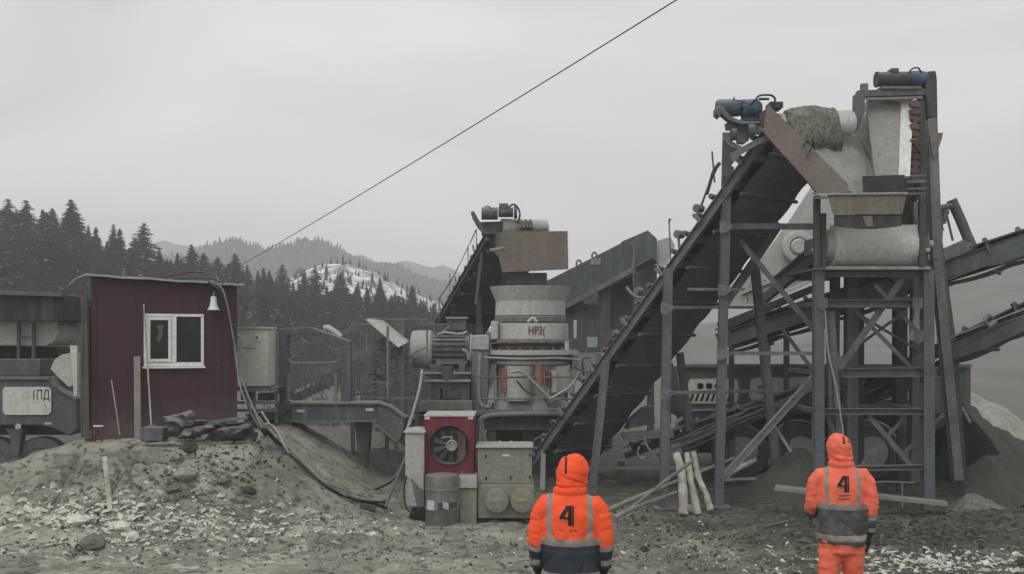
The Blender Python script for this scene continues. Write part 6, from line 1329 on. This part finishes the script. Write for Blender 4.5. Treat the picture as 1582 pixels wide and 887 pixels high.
# conveyors leaving to the right
t_, q = conveyor('side_conveyor', 'upper grey conveyor running up to the right behind the tower', P(1108, 528, 19.6), P(1660, 352, 16.6), .9, .30, rollers=12, cross=8, beam_m='steel', truss=.0)
mb = Mb(); mb.poly([P(1108, 500, 19.5), P(1262, 438, 18.7), P(1262, 450, 18.7), P(1112, 513, 19.5)], (0, .05, 0)); t_.part('side_skirt', mb, 'steel_dark')
mb = Mb(); mb.poly([P(1450, 402, 17.6), P(1500, 390, 17.4), P(1582, 361, 16.9), P(1660, 335, 16.5), P(1660, 366, 16.5), P(1550, 408, 17.1), P(1520, 412, 17.2), P(1453, 438, 17.6)], (0, .04, 0)); t_.part('side_skirt', mb, 'steel')
for px in (1130, 1215, 1330, 1480):
    for dd in (0, .85):
        mb = Mb(); D1 = 19.6 - (px - 1108) / 552 * 3; A = P(px, 528 - (px - 1108) * .319 + 12, D1 + dd); mb.beam(A, V((A.x, A.y, -.15)), .09, .09); 
        if px not in (1480,): t_.part('leg', mb, 'steel_dark')
mb = Mb(); A = P(1640, 372, 16.8); mb.beam(A, V((A.x, A.y, -.15)), .12, .12); t_.part('leg', mb, 'steel')
mb = Mb(); A = P(1640, 372, 17.6); mb.beam(A, V((A.x, A.y, -.15)), .12, .12); t_.part('leg', mb, 'steel')
t_.done()
t_ = Thing('hydraulic_arm', 'bent grey tubular arm standing above the upper grey conveyor right of the tower', 'arm')
mb = Mb(); mb.tube([P(1470, 309, 17.5), P(1484, 340, 17.5), P(1497, 372, 17.5)], W(8, 17.5), 14, 3); t_.part('upper_tube', mb, 'steel')
mb = Mb(); mb.beam(P(1504, 374, 17.52), P(1448, 398, 17.52), .16, .2); t_.part('lower_beam', mb, 'steel_pale')
for a_, b_, c_, d_, r_ in ((1456, 318, 1453, 376, .03), (1462, 330, 1472, 372, .02), (1449, 357, 1458, 354, .02), (1458, 340, 1464, 326, .04), (1452, 322, 1470, 318, .06), (1457, 345, 1460, 325, .05)):
    mb = Mb(); mb.tube([P(a_, b_, 17.45), P(c_, d_, 17.45)], r_, 7, 0, jit=.0); t_.part('strut', mb, 'steel')
t_.done()
t_, q = conveyor('side_conveyor', 'lower black belt conveyor rising to the right beside the leaning leg', P(1250, 640, 19.5), P(1680, 436, 15.6), .9, .14, rollers=12, cross=8, beam_m='steel_dark')
mb = Mb(); mb.poly([P(1458, 536, 17.3), P(1490, 523, 17.1), P(1530, 506, 16.7), P(1582, 487, 16.3), P(1680, 450, 15.55), P(1680, 476, 15.55), P(1582, 513, 16.3), P(1520, 540, 16.8), P(1462, 560, 17.3)], (0, .06, .0)); t_.part('torn_cover', mb, 'steel', bev=.01)
mb = Mb(); mb.tube([P(1524, 487, 16.6), P(1522, 495, 16.5), P(1528, 503, 16.5), P(1540, 497, 16.5)], .03, 7); t_.part('hook', mb, 'keg_grey')
mb = Mb(); mb.beam(P(1466, 522, 17.2), P(1680, 440, 15.5), .015, .03); t_.part('pale_edge', mb, 'galvanised')
for px in (1290, 1390, 1640):
    for dd in (.05, .85):
        D1 = 19.5 - (px - 1250) / 430 * 3.9; mb = Mb(); A = P(px, 640 - (px - 1250) * .474 + 8, D1 + dd); mb.beam(A, V((A.x, A.y, -.15)), .09, .09); t_.part('leg', mb, 'steel_dark')
t_.done()
t_, q = conveyor('low_conveyor', 'low cluttered conveyor slanting up behind the legs in front of the trailer wheels', P(965, 705, 19.3), P(1255, 605, 18.3), .8, .12, rollers=9, cross=6, beam_m='steel_dark', underbelt=False)
mb = Mb(); mb.beam(P(1110, 668, 18.9), P(1256, 600, 18.2), .05, .10); t_.part('side_skirt', mb, 'steel_pale')
rg = random.Random(21)
mb = Mb()
for i in range(14):
    a_ = P(1040 + rg.uniform(-10, 30), 690 + rg.uniform(-8, 8), 18.9); b2 = P(1180 + rg.uniform(-20, 20), 632 + rg.uniform(-9, 9), 18.4); mb.tube([a_, a_.lerp(b2, .5) + V((0, 0, rg.uniform(-.08, .08))), b2], .016, 5, 3)
t_.part('cable_bundle', mb, 'steel')
mb = Mb(); mb.beam(P(900, 724, 18.6), P(1135, 722, 18.6), .04, .04); t_.part('low_rail', mb, 'steel_pale')
for px in (915, 960, 1060, 1130):
    mb = Mb(); A = P(px, 712 if px < 1000 else 680, 18.9); mb.beam(A, V((A.x, A.y, -.1)), .12, .12); t_.part('leg', mb, 'steel_dark')
mb = Mb(); mb.ppoly([(995, 632), (1010, 628), (1012, 655), (980, 660), (968, 664), (975, 650)], 19.2, .5); t_.part('guard', mb, 'steel_blue')
mb = Mb(); mb.ppoly([(962, 672), (1040, 666), (1042, 676), (966, 680)], 18.8, .5); t_.part('ledge', mb, 'steel_pale')
mb = Mb(); mb.tube([P(988, 690, 18.6), P(985, 700, 18.6), P(990, 708, 18.6), P(996, 706, 18.6)], .02, 6); mb.tube([P(995, 676, 18.6), P(1000, 690, 18.6), P(1008, 700, 18.6)], .02, 6); t_.part('hose', mb, 'galvanised')
mb = Mb(); mb.beam(P(1033, 660, 18.4), P(1055, 645, 18.4), .02, .05); t_.part('pale_bar', mb, 'galvanised')
t_.done()

# ------------------------------------------------------------------ wood on the ground
def log(name, label, pts, r0, r1, m='wood_pale', group=None, cat='log', n=10):
    mb = Mb(); mb.tube(pts, lambda t: r0 + (r1 - r0) * t, n, 6)
    for i, v in enumerate(mb.v): mb.v[i] = v + V((1, .5, .6)) * (.016 * noise.noise(v * 9))
    return solo(name, label, cat, mb, m, group)
G3 = 'rough pale logs standing upright before the conveyor legs'
def lp_(px, D, up): x = (px - 791) / F * D; return V((x, D, gz(x, D) + up))
log('log', 'thickest and straightest of the three upright pale logs', [P(1056, 795, 15.6), P(1055, 752, 15.75), P(1051, 722, 15.85), P(1045, 701, 15.95)], .075, .055, group=G3)
log('log', 'thin crooked middle one of the three upright pale logs', [P(1078, 795, 15.7), P(1072, 765, 15.8), P(1066, 735, 15.9), P(1061, 700, 16.0)], .062, .045, group=G3)
log('log', 'most slanted of the three upright pale logs, nearest the front conveyor leg', [P(1098, 788, 15.8), P(1090, 762, 15.9), P(1078, 735, 16.0), P(1071, 697, 16.1)], .052, .045, group=G3)
G4 = 'pale trunks lying in front of the machines'
log('log', 'long thin grey pole leaning up across the upright logs', [P(968, 790, 15.0), P(1000, 765, 15.2), P(1036, 737, 15.4), P(1069, 713, 15.6)], .022, .028, 'twig_pale', G4)
log('log', 'long pale trunk lying low behind the leaning pole', [P(935, 790, 15.3), P(985, 768, 15.6), P(1040, 746, 16.1), P(1085, 728, 16.6), P(1134, 708, 17.1)], .038, .026, 'wood_board', G4)
log('log', 'dirty split trunk lying nearest under the leaning pole', [P(950, 800, 14.8), P(985, 782, 15.1), P(1020, 770, 15.4), P(1045, 760, 15.7)], .040, .022, 'wood_board', G4)
log('log', 'pale log ending in a broken tip below the slanting steel bar', [P(1110, 742, 17.0), P(1140, 724, 17.1), P(1168, 711, 17.2)], .055, .04, 'wood_pale', G4)
for i, (a_, b_, c_, d_) in enumerate(((945, 800, 1000, 772), (960, 795, 1020, 778), (950, 805, 990, 760))):
    pass
mb = Mb(); mb.beam(P(1198, 753, 15.5), P(1258, 760, 15.3), .32, .05, V((0, 0, 1))); solo('board', 'pale board end lying on the dark ground left of the hooded worker by the tower', 'board', mb, 'wood_board')
mb = Mb(); mb.beam(P(1325, 763, 15.5), P(1462, 778, 15.2), .26, .05, V((0, 0, 1))); solo('board', 'long pale board lying at the tower foot right of the hooded worker', 'board', mb, 'wood_board')
t_ = Thing('wire_rack', 'thin pale wire rack standing low under the tower', 'rack')
mb = Mb(); mb.tube([P(1345, 746, 16.4), P(1366, 744, 16.4), P(1412, 746, 16.4)], .014, 6, 0); t_.part('rail', mb, 'galvanised')
for px in (1350, 1394):
    mb = Mb(); A = P(px, 746, 16.4); mb.tube([A, V((A.x, A.y, gz(A.x, A.y) - .03))], .012, 6, 0); t_.part('leg', mb, 'galvanised')
t_.done()
mb = Mb(); mb.beam(P(1122, 741, 16.9), P(1168, 739, 16.9), .05, .04); solo('steel_strip', 'pale strip lying on the ground at the foot of the slanting bar', 'bar', mb, 'galvanised')
t_ = Thing('loading_shovel', 'dark backward leaning plate at the edge of the heap right of the tower', 'plate')
mb = Mb(); mb.ppoly([(1486, 625), (1500, 650), (1524, 690), (1512, 716), (1486, 722), (1480, 700)], 18.6, .3); t_.part('plate', mb, 'black')
mb = Mb(); mb.beam(P(1486, 628, 18.55), P(1499, 653, 18.5), .05, .03); t_.part('pale_edge', mb, 'galvanised'); t_.done()
# twigs and splinters lying about
# ------------------------------------------------------------------ overhead line
mb = Mb(); A = P(372, 410, 62); B = P(1320, -172, 22); pts = []
for i in range(25):
    t = i / 24; p = A.lerp(B, t); p.z -= 1.0 * 4 * t * (1 - t) * .12 + 0
    pts.append(p)
# the line is straight in space apart from its sag; thinner far away because of distance only
mb.tube(pts, .019, 6, 0); solo('overhead_cable', 'single dark overhead cable crossing the sky down to the forest', 'cable', mb, 'cable_black')
# ------------------------------------------------------------------ the two workers
mat('hivis', (0.98, 0.125, 0.040), 0.75, 0.0, (0.90, 0.095, 0.032), scale=5, contrast=.3, bump=0.25, bscale=60, fine=0.06, spec=.15)
mat('hivis_dirty', (0.93, 0.200, 0.115), 0.75, 0.0, (0.74, 0.135, 0.080), scale=5, contrast=.25, bump=0.25, bscale=60, fine=0.1, spec=.15)
mat('navy', (0.030, 0.038, 0.048), 0.8, 0.0, (0.020, 0.026, 0.033), scale=5, bump=0.25, bscale=60, fine=0.15)
mat('navy_dusty', (0.095, 0.10, 0.095), 0.85, 0.0, (0.042, 0.047, 0.048), scale=6, bump=0.25, bscale=60, fine=0.2, contrast=.15)
mat('reflective', (0.30, 0.27, 0.235), 0.5, 0.0, (0.24, 0.215, 0.19), scale=8, fine=0.1)
mat('glove_black', (0.022, 0.023, 0.024), 0.8)
mat('skin', (0.48, 0.27, 0.19), 0.55, 0.0, (0.42, 0.23, 0.16), fine=0.05)
mat('hair_dark', (0.03, 0.022, 0.018), 0.8)
mat('boot', (0.03, 0.027, 0.024), 0.7, dust=0.3)
mat('eye_white', (0.7, 0.7, 0.68), 0.3, fine=0)
def loft(mb, rings, n=28):
    """rings: (centre, x-axis half vector, y-axis half vector)"""
    o_ = len(mb.v)
    for c, ax_, ay in rings:
        for i in range(n): a = 2 * math.pi * i / n; mb.v.append(V(c) + V(ax_) * math.cos(a) + V(ay) * math.sin(a))
    k = len(rings); fs = [(o_ + j * n + i, o_ + j * n + (i + 1) % n, o_ + (j + 1) * n + (i + 1) % n, o_ + (j + 1) * n + i) for j in range(k - 1) for i in range(n)]
    fs += [tuple(o_ + i for i in range(n - 1, -1, -1)), tuple(o_ + (k - 1) * n + i for i in range(n))]; mb.f += fs; mb.mi += [0] * len(fs)
def hl_(c, rx, ry): return (V(c), V((rx, 0, 0)), V((0, ry, 0)))
def limb(mb, pts, rs, n=18, flat=1.0):
    rings = []; m = len(pts); pts = [V(p) for p in pts]
    for i, p in enumerate(pts):
        d = (pts[min(i + 1, m - 1)] - pts[max(0, i - 1)]).normalized(); u = V((0, 1, 0)) if abs(d.y) < .9 else V((0, 0, 1)); x = d.cross(u).normalized(); y = d.cross(x).normalized()
        rings.append((p, x * rs[i], y * rs[i] * flat))
    loft(mb, rings, n)
def fuse(mb, vox, sm=4):
    """weld overlapping lofts into one continuous surface"""
    me = bpy.data.meshes.new('tmp'); me.from_pydata([tuple(v) for v in mb.v], [], mb.f)
    import bmesh
    bm = bmesh.new(); bm.from_mesh(me); bmesh.ops.recalc_face_normals(bm, faces=bm.faces); bm.to_mesh(me); bm.free()
    o = bpy.data.objects.new('tmp', me); COL.objects.link(o)
    r = o.modifiers.new('r', 'REMESH'); r.mode = 'VOXEL'; r.voxel_size = vox; r.use_smooth_shade = True
    s = o.modifiers.new('s', 'SMOOTH'); s.factor = .5; s.iterations = sm
    dg = bpy.context.evaluated_depsgraph_get(); m2 = bpy.data.meshes.new_from_object(o.evaluated_get(dg)); bpy.data.objects.remove(o)
    out = Mb(); out.v = [v.co.copy() for v in m2.vertices]; out.f = [tuple(p.vertices) for p in m2.polygons]; out.mi = [0] * len(out.f); bpy.data.meshes.remove(m2); return out
def normals(mb):
    nv = [V() for _ in mb.v]
    for f in mb.f:
        n_ = (mb.v[f[1]] - mb.v[f[0]]).cross(mb.v[f[2]] - mb.v[f[0]])
        for i in f: nv[i] += n_
    return [n_.normalized() for n_ in nv]
def hand(mb, wrist, dirv, palm_n, side, s=1.0, curl=.5):
    """palm, four bent fingers of different length and a thumb from the side of the palm; returned as closed lofts"""
    d = V(dirv).normalized(); nn = V(palm_n).normalized(); w = d.cross(nn).normalized() * side   # w points to the thumb side
    W0 = V(wrist)
    loft(mb, [(W0 + d * t * s, w * a * s, nn * b_ * s) for t, a, b_ in ((-.03, .028, .022), (.0, .030, .020), (.03, .038, .019), (.07, .043, .018), (.09, .040, .016))], 16)
    for k, (off, ln) in enumerate(((.030, .070), (.010, .080), (-.011, .074), (-.031, .058))):
        p = W0 + (d * .085 + w * off) * s; q = [p - d * .02 * s]; dd = d.copy(); 
        for j, f_ in enumerate((.42, .33, .25)):
            dd = (dd + nn * curl * (.35 + .3 * j)).normalized(); q.append(q[-1] + dd * (ln * f_ + (.02 if j == 0 else 0)) * s)
        limb(mb, q, [.0105 * s, .0098 * s, .009 * s, .0072 * s], 10)
    p = W0 + (d * .02 + w * .028) * s; q = [p, p + (w * .028 + d * .022 + nn * .008) * s, p + (w * .038 + d * .052 + nn * .02) * s, p + (w * .036 + d * .075 + nn * .034) * s]
    limb(mb, q, [.014 * s, .0125 * s, .011 * s, .008 * s], 10)
def worker(name_label, x, y, yaw, P_):
    t_ = Thing('person', name_label, 'person', 'workers in orange jackets seen from behind')
    H = P_
    shL, shR = V((-.185, 0, 1.45)), V((.185, 0, 1.45))
    elL, wrL, elR, wrR = V(H['elL']), V(H['wrL']), V(H['elR']), V(H['wrR'])
    ft = H['feet']; lean = H.get('lean', 0)
    # body: one continuous surface
    b = Mb()
    loft(b, [hl_((0, 0, z), rx, ry) for z, rx, ry in ((.86, .12, .09), (.92, .165, .115), (1.0, .16, .11), (1.1, .145, .10), (1.22, .155, .105), (1.34, .17, .11), (1.42, .17, .10), (1.47, .11, .075), (1.5, .06, .06), (1.58, .055, .058))])
    loft(b, [hl_((0, cy_, z), rx, ry) for z, rx, ry, cy_ in ((1.535, .035, .05, .035), (1.56, .052, .075, .025), (1.60, .066, .088, .02), (1.65, .074, .096, .012), (1.70, .076, .098, .008), (1.745, .066, .086, .004), (1.775, .04, .055, .0), (1.785, .012, .02, .0))], 24)
    limb(b, [(0, .108, 1.685), (0, .121, 1.66), (0, .131, 1.642), (0, .112, 1.632)], [.008, .011, .014, .010], 10)
    for sx in (-1, 1):
        loft(b, [((sx * .078, .0, 1.63), V((.008, 0, 0)), V((0, .012, 0))), ((sx * .084, -.004, 1.655), V((.010, 0, 0)), V((0, .018, 0))), ((sx * .080, -.004, 1.685), V((.008, 0, 0)), V((0, .014, 0)))], 10)
    for sh_, el, wr, sd_ in ((shL, elL, wrL, -1), (shR, elR, wrR, 1)):
        limb(b, [sh_ * .8 + V((0, 0, .28)), sh_, (sh_ + el) / 2, el, (el + wr) / 2, wr], [.055, .062, .052, .044, .040, .030])
        d_ = (wr - el).normalized(); pn = V((-sd_, 0.25, 0)); pn = (pn - d_ * pn.dot(d_)).normalized()
        th_side = 1 if d_.cross(pn).y > 0 else -1
        hand(b, wr, d_, pn, th_side)
    for sx, (fx, fy) in zip((-1, 1), ft):
        hp = V((sx * .09, 0, .92)); kn = V(((sx * .09 + fx) / 2, fy * .5 + .03, .49)); an = V((fx, fy, .09))
        limb(b, [hp, (hp + kn) / 2, kn, (kn + an) / 2 - V((0, .01, 0)), an], [.088, .076, .056, .053, .038])
        limb(b, [(fx, fy - .07, .045), (fx, fy, .055), (fx, fy + .08, .04), (fx, fy + .17, .03)], [.036, .045, .042, .03], 14)
    bd = fuse(b, .0085, 3); body = t_.part('body', bd, 'skin')
    for sx in (-1, 1):
        mb = Mb(); mb.lathe([(.001, -.011), (.007, -.009), (.011, 0), (.007, .009), (.001, .011)], (sx * .031, .098, 1.672), 14, 'Y'); t_.part('eye', mb, 'eye_white', body)
    mb = Mb(); mb.tube([(-.024, .108, 1.602), (0, .113, 1.600), (.024, .108, 1.602)], .005, 6); t_.part('mouth', mb, 'red_text', body)
    mb = Mb(); loft(mb, [hl_((0, cy_ - .006, z), rx, ry) for z, rx, ry, cy_ in ((1.61, .070, .082, -.006), (1.66, .080, .094, -.004), (1.71, .083, .098, -.002), (1.76, .070, .083, -.002), (1.792, .035, .05, -.002))], 24); t_.part('hair', fuse(mb, .01, 2), 'hair_dark', body)
    # trousers
    tr = Mb()
    loft(tr, [hl_((0, 0, z), rx, ry) for z, rx, ry in ((.72, .165, .125), (.80, .178, .135), (.86, .165, .12), (.95, .155, .11), (1.02, .14, .10))])
    for sx, (fx, fy) in zip((-1, 1), ft):
        hp = V((sx * .095, 0, .88)); kn = V(((sx * .095 + fx) / 2, fy * .5 + .03, .49)); an = V((fx, fy - .005, .10))
        limb(tr, [hp, (hp + kn) / 2, kn, (kn + an) / 2 - V((0, .01, 0)), an], [.100, .105, .092, .085, .082], 24)
    tr = fuse(tr, .012, 3); nv = normals(tr)
    for i, v in enumerate(tr.v):
        q = V((v.x * 5, v.y * 5, v.z * 13 + 20)); tr.v[i] = v + nv[i] * (.011 * noise.noise(q) + .007 * noise.noise(q * 2.3)) * (1 if v.z < .9 else .3)
    for fi, f in enumerate(tr.f):
        z = sum(tr.v[i].z for i in f) / len(f)
        if .42 < z < .475 or .30 < z < .35: tr.mi[fi] = 1
    t_.part('trousers', tr, [H['orange'], 'reflective'])
    for sx, (fx, fy) in zip((-1, 1), ft):
        mb = Mb(); limb(mb, [(fx, fy, .22), (fx, fy, .12), (fx, fy, .05)], [.062, .06, .058], 18); limb(mb, [(fx, fy - .09, .05), (fx, fy, .055), (fx, fy + .1, .05), (fx, fy + .2, .038)], [.048, .056, .054, .034], 16, .9)
        t_.part('boot', fuse(mb, .01, 3), 'boot')
    # jacket with hood
    j = Mb(); hem = H['hem']
    loft(j, [hl_((0, cy_, z), rx, ry) for z, rx, ry, cy_ in ((hem, .215, .155, 0), (hem + .07, .222, .162, 0), (1.0, .215, .155, 0), (1.12, .212, .148, 0), (1.26, .222, .15, -.005), (1.36, .225, .148, -.008), (1.43, .212, .137, -.008), (1.475, .172, .120, -.008), (1.505, .135, .108, -.007), (1.52, .115, .10, -.006), (1.56, .10, .10, 0))], 40)
    for sh_, el, wr in ((shL, elL, wrL), (shR, elR, wrR)):
        sx = 1 if sh_.x > 0 else -1; en = el.lerp(wr, .86)
        limb(j, [V((sx * .10, -.005, 1.44)), V((sx * .175, -.005, 1.425)), sh_.lerp(el, .30) + V((sx * .016, 0, 0)), sh_.lerp(el, .7) + V((sx * .012, 0, 0)), el, el.lerp(wr, .45), en], [.075, .088, .083, .078, .074, .068, .060], 24)
    hx = H['hood_dx']; tw = H['hood_w']
    loft(j, [((hx * (z - 1.5) / .3, cy_, z), V((rx * tw, 0, 0)), V((0, ry, 0))) for z, rx, ry, cy_ in ((1.50, .125, .112, 0), (1.53, .133, .126, 0), (1.555, .128, .127, .0), (1.58, .119, .122, .0), (1.61, .119, .127, .004), (1.66, .127, .136, .006), (1.71, .126, .138, .006), (1.755, .112, .128, .004), (1.79, .085, .10, .0), (1.815, .045, .055, -.004), (1.822, .015, .02, -.004))], 36)
    j = fuse(j, .0092, 3); nv = normals(j)
    sd0 = H['seed']
    for i, v in enumerate(j.v):
        arm = abs(v.x) > .228 and v.z < 1.36
        if v.z > 1.56: a_, q = (.006 + .010 * smooth01((1.66 - v.z) / .08)), V((v.x * 7, v.y * 7, v.z * 20 + sd0 + v.x * 4))
        elif arm: a_, q = .0085, V((v.x * 7 + v.z * 5, v.y * 5, v.z * 15 + sd0))
        else: a_, q = (.009 + .009 * smooth01((1.08 - v.z) / .15)), V((v.x * 8 + sd0, v.y * 4, v.z * 6 + v.x * 3 * (1 if v.x > 0 else -1)))
        dz = a_ * noise.noise(q) + a_ * .6 * noise.noise(q * 2.1) - a_ * (.5 if arm else 1.0) * max(0, 1 - 5 * abs(noise.noise(q * .8 + V((7, 3, 1)))))
        if abs(v.z - 1.115) < .03 and not arm: dz -= .004
        if abs(v.z - 1.545) < .018: dz += .004 + .006 * noise.noise(V((v.x * 14, v.y * 14, 2)))     # collar roll under the hood
        if abs(v.z - 1.572) < .012: dz -= .008
        j.v[i] = v + nv[i] * dz
    s1, s2 = H['s1'], H['s2']; keep_f, keep_m = [], []
    for fi, f in enumerate(j.f):
        c = sum((j.v[i] for i in f), V()) / len(f); m_ = 0; arm = abs(c.x) > .226 + .012 * smooth01((1.2 - c.z) / .3) and c.z < 1.38
        if c.y > .085 and 1.585 < c.z < 1.775 and abs(c.x - hx * .5) < .085: continue          # face opening
        if arm:
            el, wr = (elL, wrL) if c.x < 0 else (elR, wrR); a0 = H['cuffL'] if c.x < 0 else H['cuffR']
            d_ = (wr - el).normalized(); t = (c - el).dot(d_) / (wr - el).length
            if t > a0 + .62: m_ = 1
            elif t > a0 + .44: m_ = 2
            elif t > a0 + .16: m_ = 1
            elif t > a0: m_ = 2
        else:
            if c.z < s1[0]: m_ = 1
            elif c.z < s1[1]: m_ = 2
            if s2[0] < c.z < s2[1]: m_ = 2
            if c.z >= s1[1] and c.z < 1.49 + .03 and H['strap'][0] < abs(c.x + .004) - .012 * math.sin((c.z - 1.17) * 9) < H['strap'][1]: m_ = 2
        if c.y < 0 and c.z > H['zip'][0] and c.z < H['zip'][1] and abs(c.x - H['zipx'] - hx * (c.z - 1.6)) < .0095: m_ = 3
        keep_f.append(f); keep_m.append(m_)
    j.f, j.mi = keep_f, keep_m
    jk = t_.part('jacket', j, [H['orange'], H['dark'], 'reflective', 'navy'])
    bvh = BVHTree.FromPolygons(j.v, j.f)
    def decal(nm, polys, m, off=.004):
        d = Mb()
        for pts, fs in polys:
            q = []
            for (a, b2) in pts:
                hit = bvh.ray_cast(V((a, -.6, b2)), V((0, 1, 0)))[0]; q.append(V((a, (hit.y if hit else -.15) - off, b2)))
            d.add(q, fs)
        t_.part(nm, d, m, jk, smooth=False)
    # the 4: thick upright of two bars, slanted side and a crossbar, with a pale curl
    nx_, nz_, k = H['n4']; 
    def qd(*p): return ([(nx_ + a * k, nz_ + b2 * k) for a, b2 in p], [tuple(range(len(p)))])
    def bar(a, b2, w, seg=8):
        pts = []; dx, dz = b2[0] - a[0], b2[1] - a[1]; L_ = math.hypot(dx, dz); ox, oz = -dz / L_ * w / 2, dx / L_ * w / 2
        for i in range(seg + 1): t = i / seg; pts += [(nx_ + (a[0] + dx * t + ox) * k, nz_ + (a[1] + dz * t + oz) * k), (nx_ + (a[0] + dx * t - ox) * k, nz_ + (a[1] + dz * t - oz) * k)]
        return (pts, [(2 * i, 2 * i + 1, 2 * i + 3, 2 * i + 2) for i in range(seg)])
    decal('number', [bar((.018, .078), (.018, -.078), .027), bar((.0415, .078), (.0415, -.078), .013), bar((.006, .074), (-.052, -.018), .030), bar((-.060, -.020), (.008, -.020), .026)], 'black')
    decal('number_outline', [bar((-.050, -.024), (-.020, -.034), .007, 4), bar((-.020, -.034), (-.004, -.020), .007, 4), bar((-.048, -.028), (-.038, -.040), .006, 3), bar((-.036, -.042), (-.010, -.044), .005, 4)], 'cable_pale', .006)
    st = H['stains']
    if st: decal('stain', [bar(((a - nx_) / k, (b2 - nz_) / k), ((c - nx_) / k, (d - nz_) / k), w / k, 3) for a, b2, c, d, w in st], 'rust')
    # gloves
    for el, wr, sd_, nm in ((elL, wrL, -1, 0), (elR, wrR, 1, 1)):
        mb = Mb(); d_ = (wr - el).normalized(); pn = V((-sd_, 0.25, 0)); pn = (pn - d_ * pn.dot(d_)).normalized(); th_side = 1 if d_.cross(pn).y > 0 else -1
        hand(mb, wr, d_, pn, th_side, 1.16); limb(mb, [el.lerp(wr, .84), el.lerp(wr, .92), wr + d_ * .01], [.044, .042, .036], 16)
        g_ = fuse(mb, .0062, 2)
        if H['glove'][nm] == 2:
            for fi, f in enumerate(g_.f):
                c = sum((g_.v[i] for i in f), V()) / len(f)
                if math.sin((c - wr).dot(d_) * 150 + c.x * 60) > .2: g_.mi[fi] = 1
            t_.part('glove', g_, ['glove_black', 'cable_pale'], label='black glove with pale stripes')
        else: t_.part('glove', g_, 'glove_black')
    M = Matrix.Rotation(yaw, 4, 'Z')
    for p in t_.parts: p.data.transform(M)
    t_.o.location = (x, y, H['z']); return t_
PX = lambda px, D: (px - 791) / F * D
worker('worker in a clean orange hooded jacket with navy hem, nearest the camera', PX(881, 7.9), 7.9, R(-4),
       dict(elL=(-.258, .0, 1.16), wrL=(-.255, .10, .90), elR=(.262, .0, 1.16), wrR=(.258, .08, .90), feet=((-.13, .0), (.13, .04)), hem=.835, hood_dx=.03, hood_w=1.0, seed=3.0,
            orange='hivis', dark='navy', s1=(1.125, 1.18), s2=(.865, .925), strap=(.125, .168), zip=(1.675, 1.80), zipx=-.036, n4=(-.018, 1.365, .98), z=gz(PX(881, 7.9), 7.9) + .02,
            cuffL=.10, cuffR=.10, glove=(1, 1), stains=[(-.085, 1.26, -.07, 1.262, .006), (-.06, 1.256, -.05, 1.258, .006), (.0, 1.252, .02, 1.256, .008), (.03, 1.258, .05, 1.248, .012), (.01, 1.222, .03, 1.216, .005)]))
worker('worker in a faded dusty orange hooded jacket, farther off before the tower', PX(1300, 9.5), 9.5, R(-10),
       dict(elL=(-.248, .03, 1.17), wrL=(-.26, .19, 1.02), elR=(.254, -.01, 1.15), wrR=(.252, .04, .88), feet=((-.13, -.03), (.13, .05)), hem=.80, hood_dx=-.03, hood_w=.90, seed=31.0,
            orange='hivis_dirty', dark='navy_dusty', s1=(1.13, 1.18), s2=(.845, .90), strap=(.112, .148), zip=(1.73, 1.80), zipx=.012, n4=(.0, 1.37, .95), z=gz(PX(1300, 9.5), 9.5) + .01,
            cuffL=.35, cuffR=.25, glove=(2, 1), stains=[(-.05, 1.262, .06, 1.268, .010), (-.05, 1.232, .05, 1.236, .012)]))

# ------------------------------------------------------------------ air: even haze round the whole scene
hz_ = Mb(); hz_.box(-880, -55, -2.2, 880, 1050, 130)
hm = bpy.data.materials.new('haze'); hm.use_nodes = True; t = hm.node_tree; t.nodes.clear()
o_ = t.nodes.new('ShaderNodeOutputMaterial'); pv = t.nodes.new('ShaderNodeVolumePrincipled'); pv.inputs['Color'].default_value = (0.985, 0.99, 1.0, 1); pv.inputs['Density'].default_value = HAZE; pv.inputs['Anisotropy'].default_value = 0.0
t.links.new(pv.outputs[0], o_.inputs['Volume']); MATS['haze'] = hm
ho = bpy.data.objects.new('haze', hz_.mesh('haze', 'haze', False)); COL.objects.link(ho); ho['kind'] = 'stuff'; ho['label'] = 'pale winter haze over the whole yard and hills'
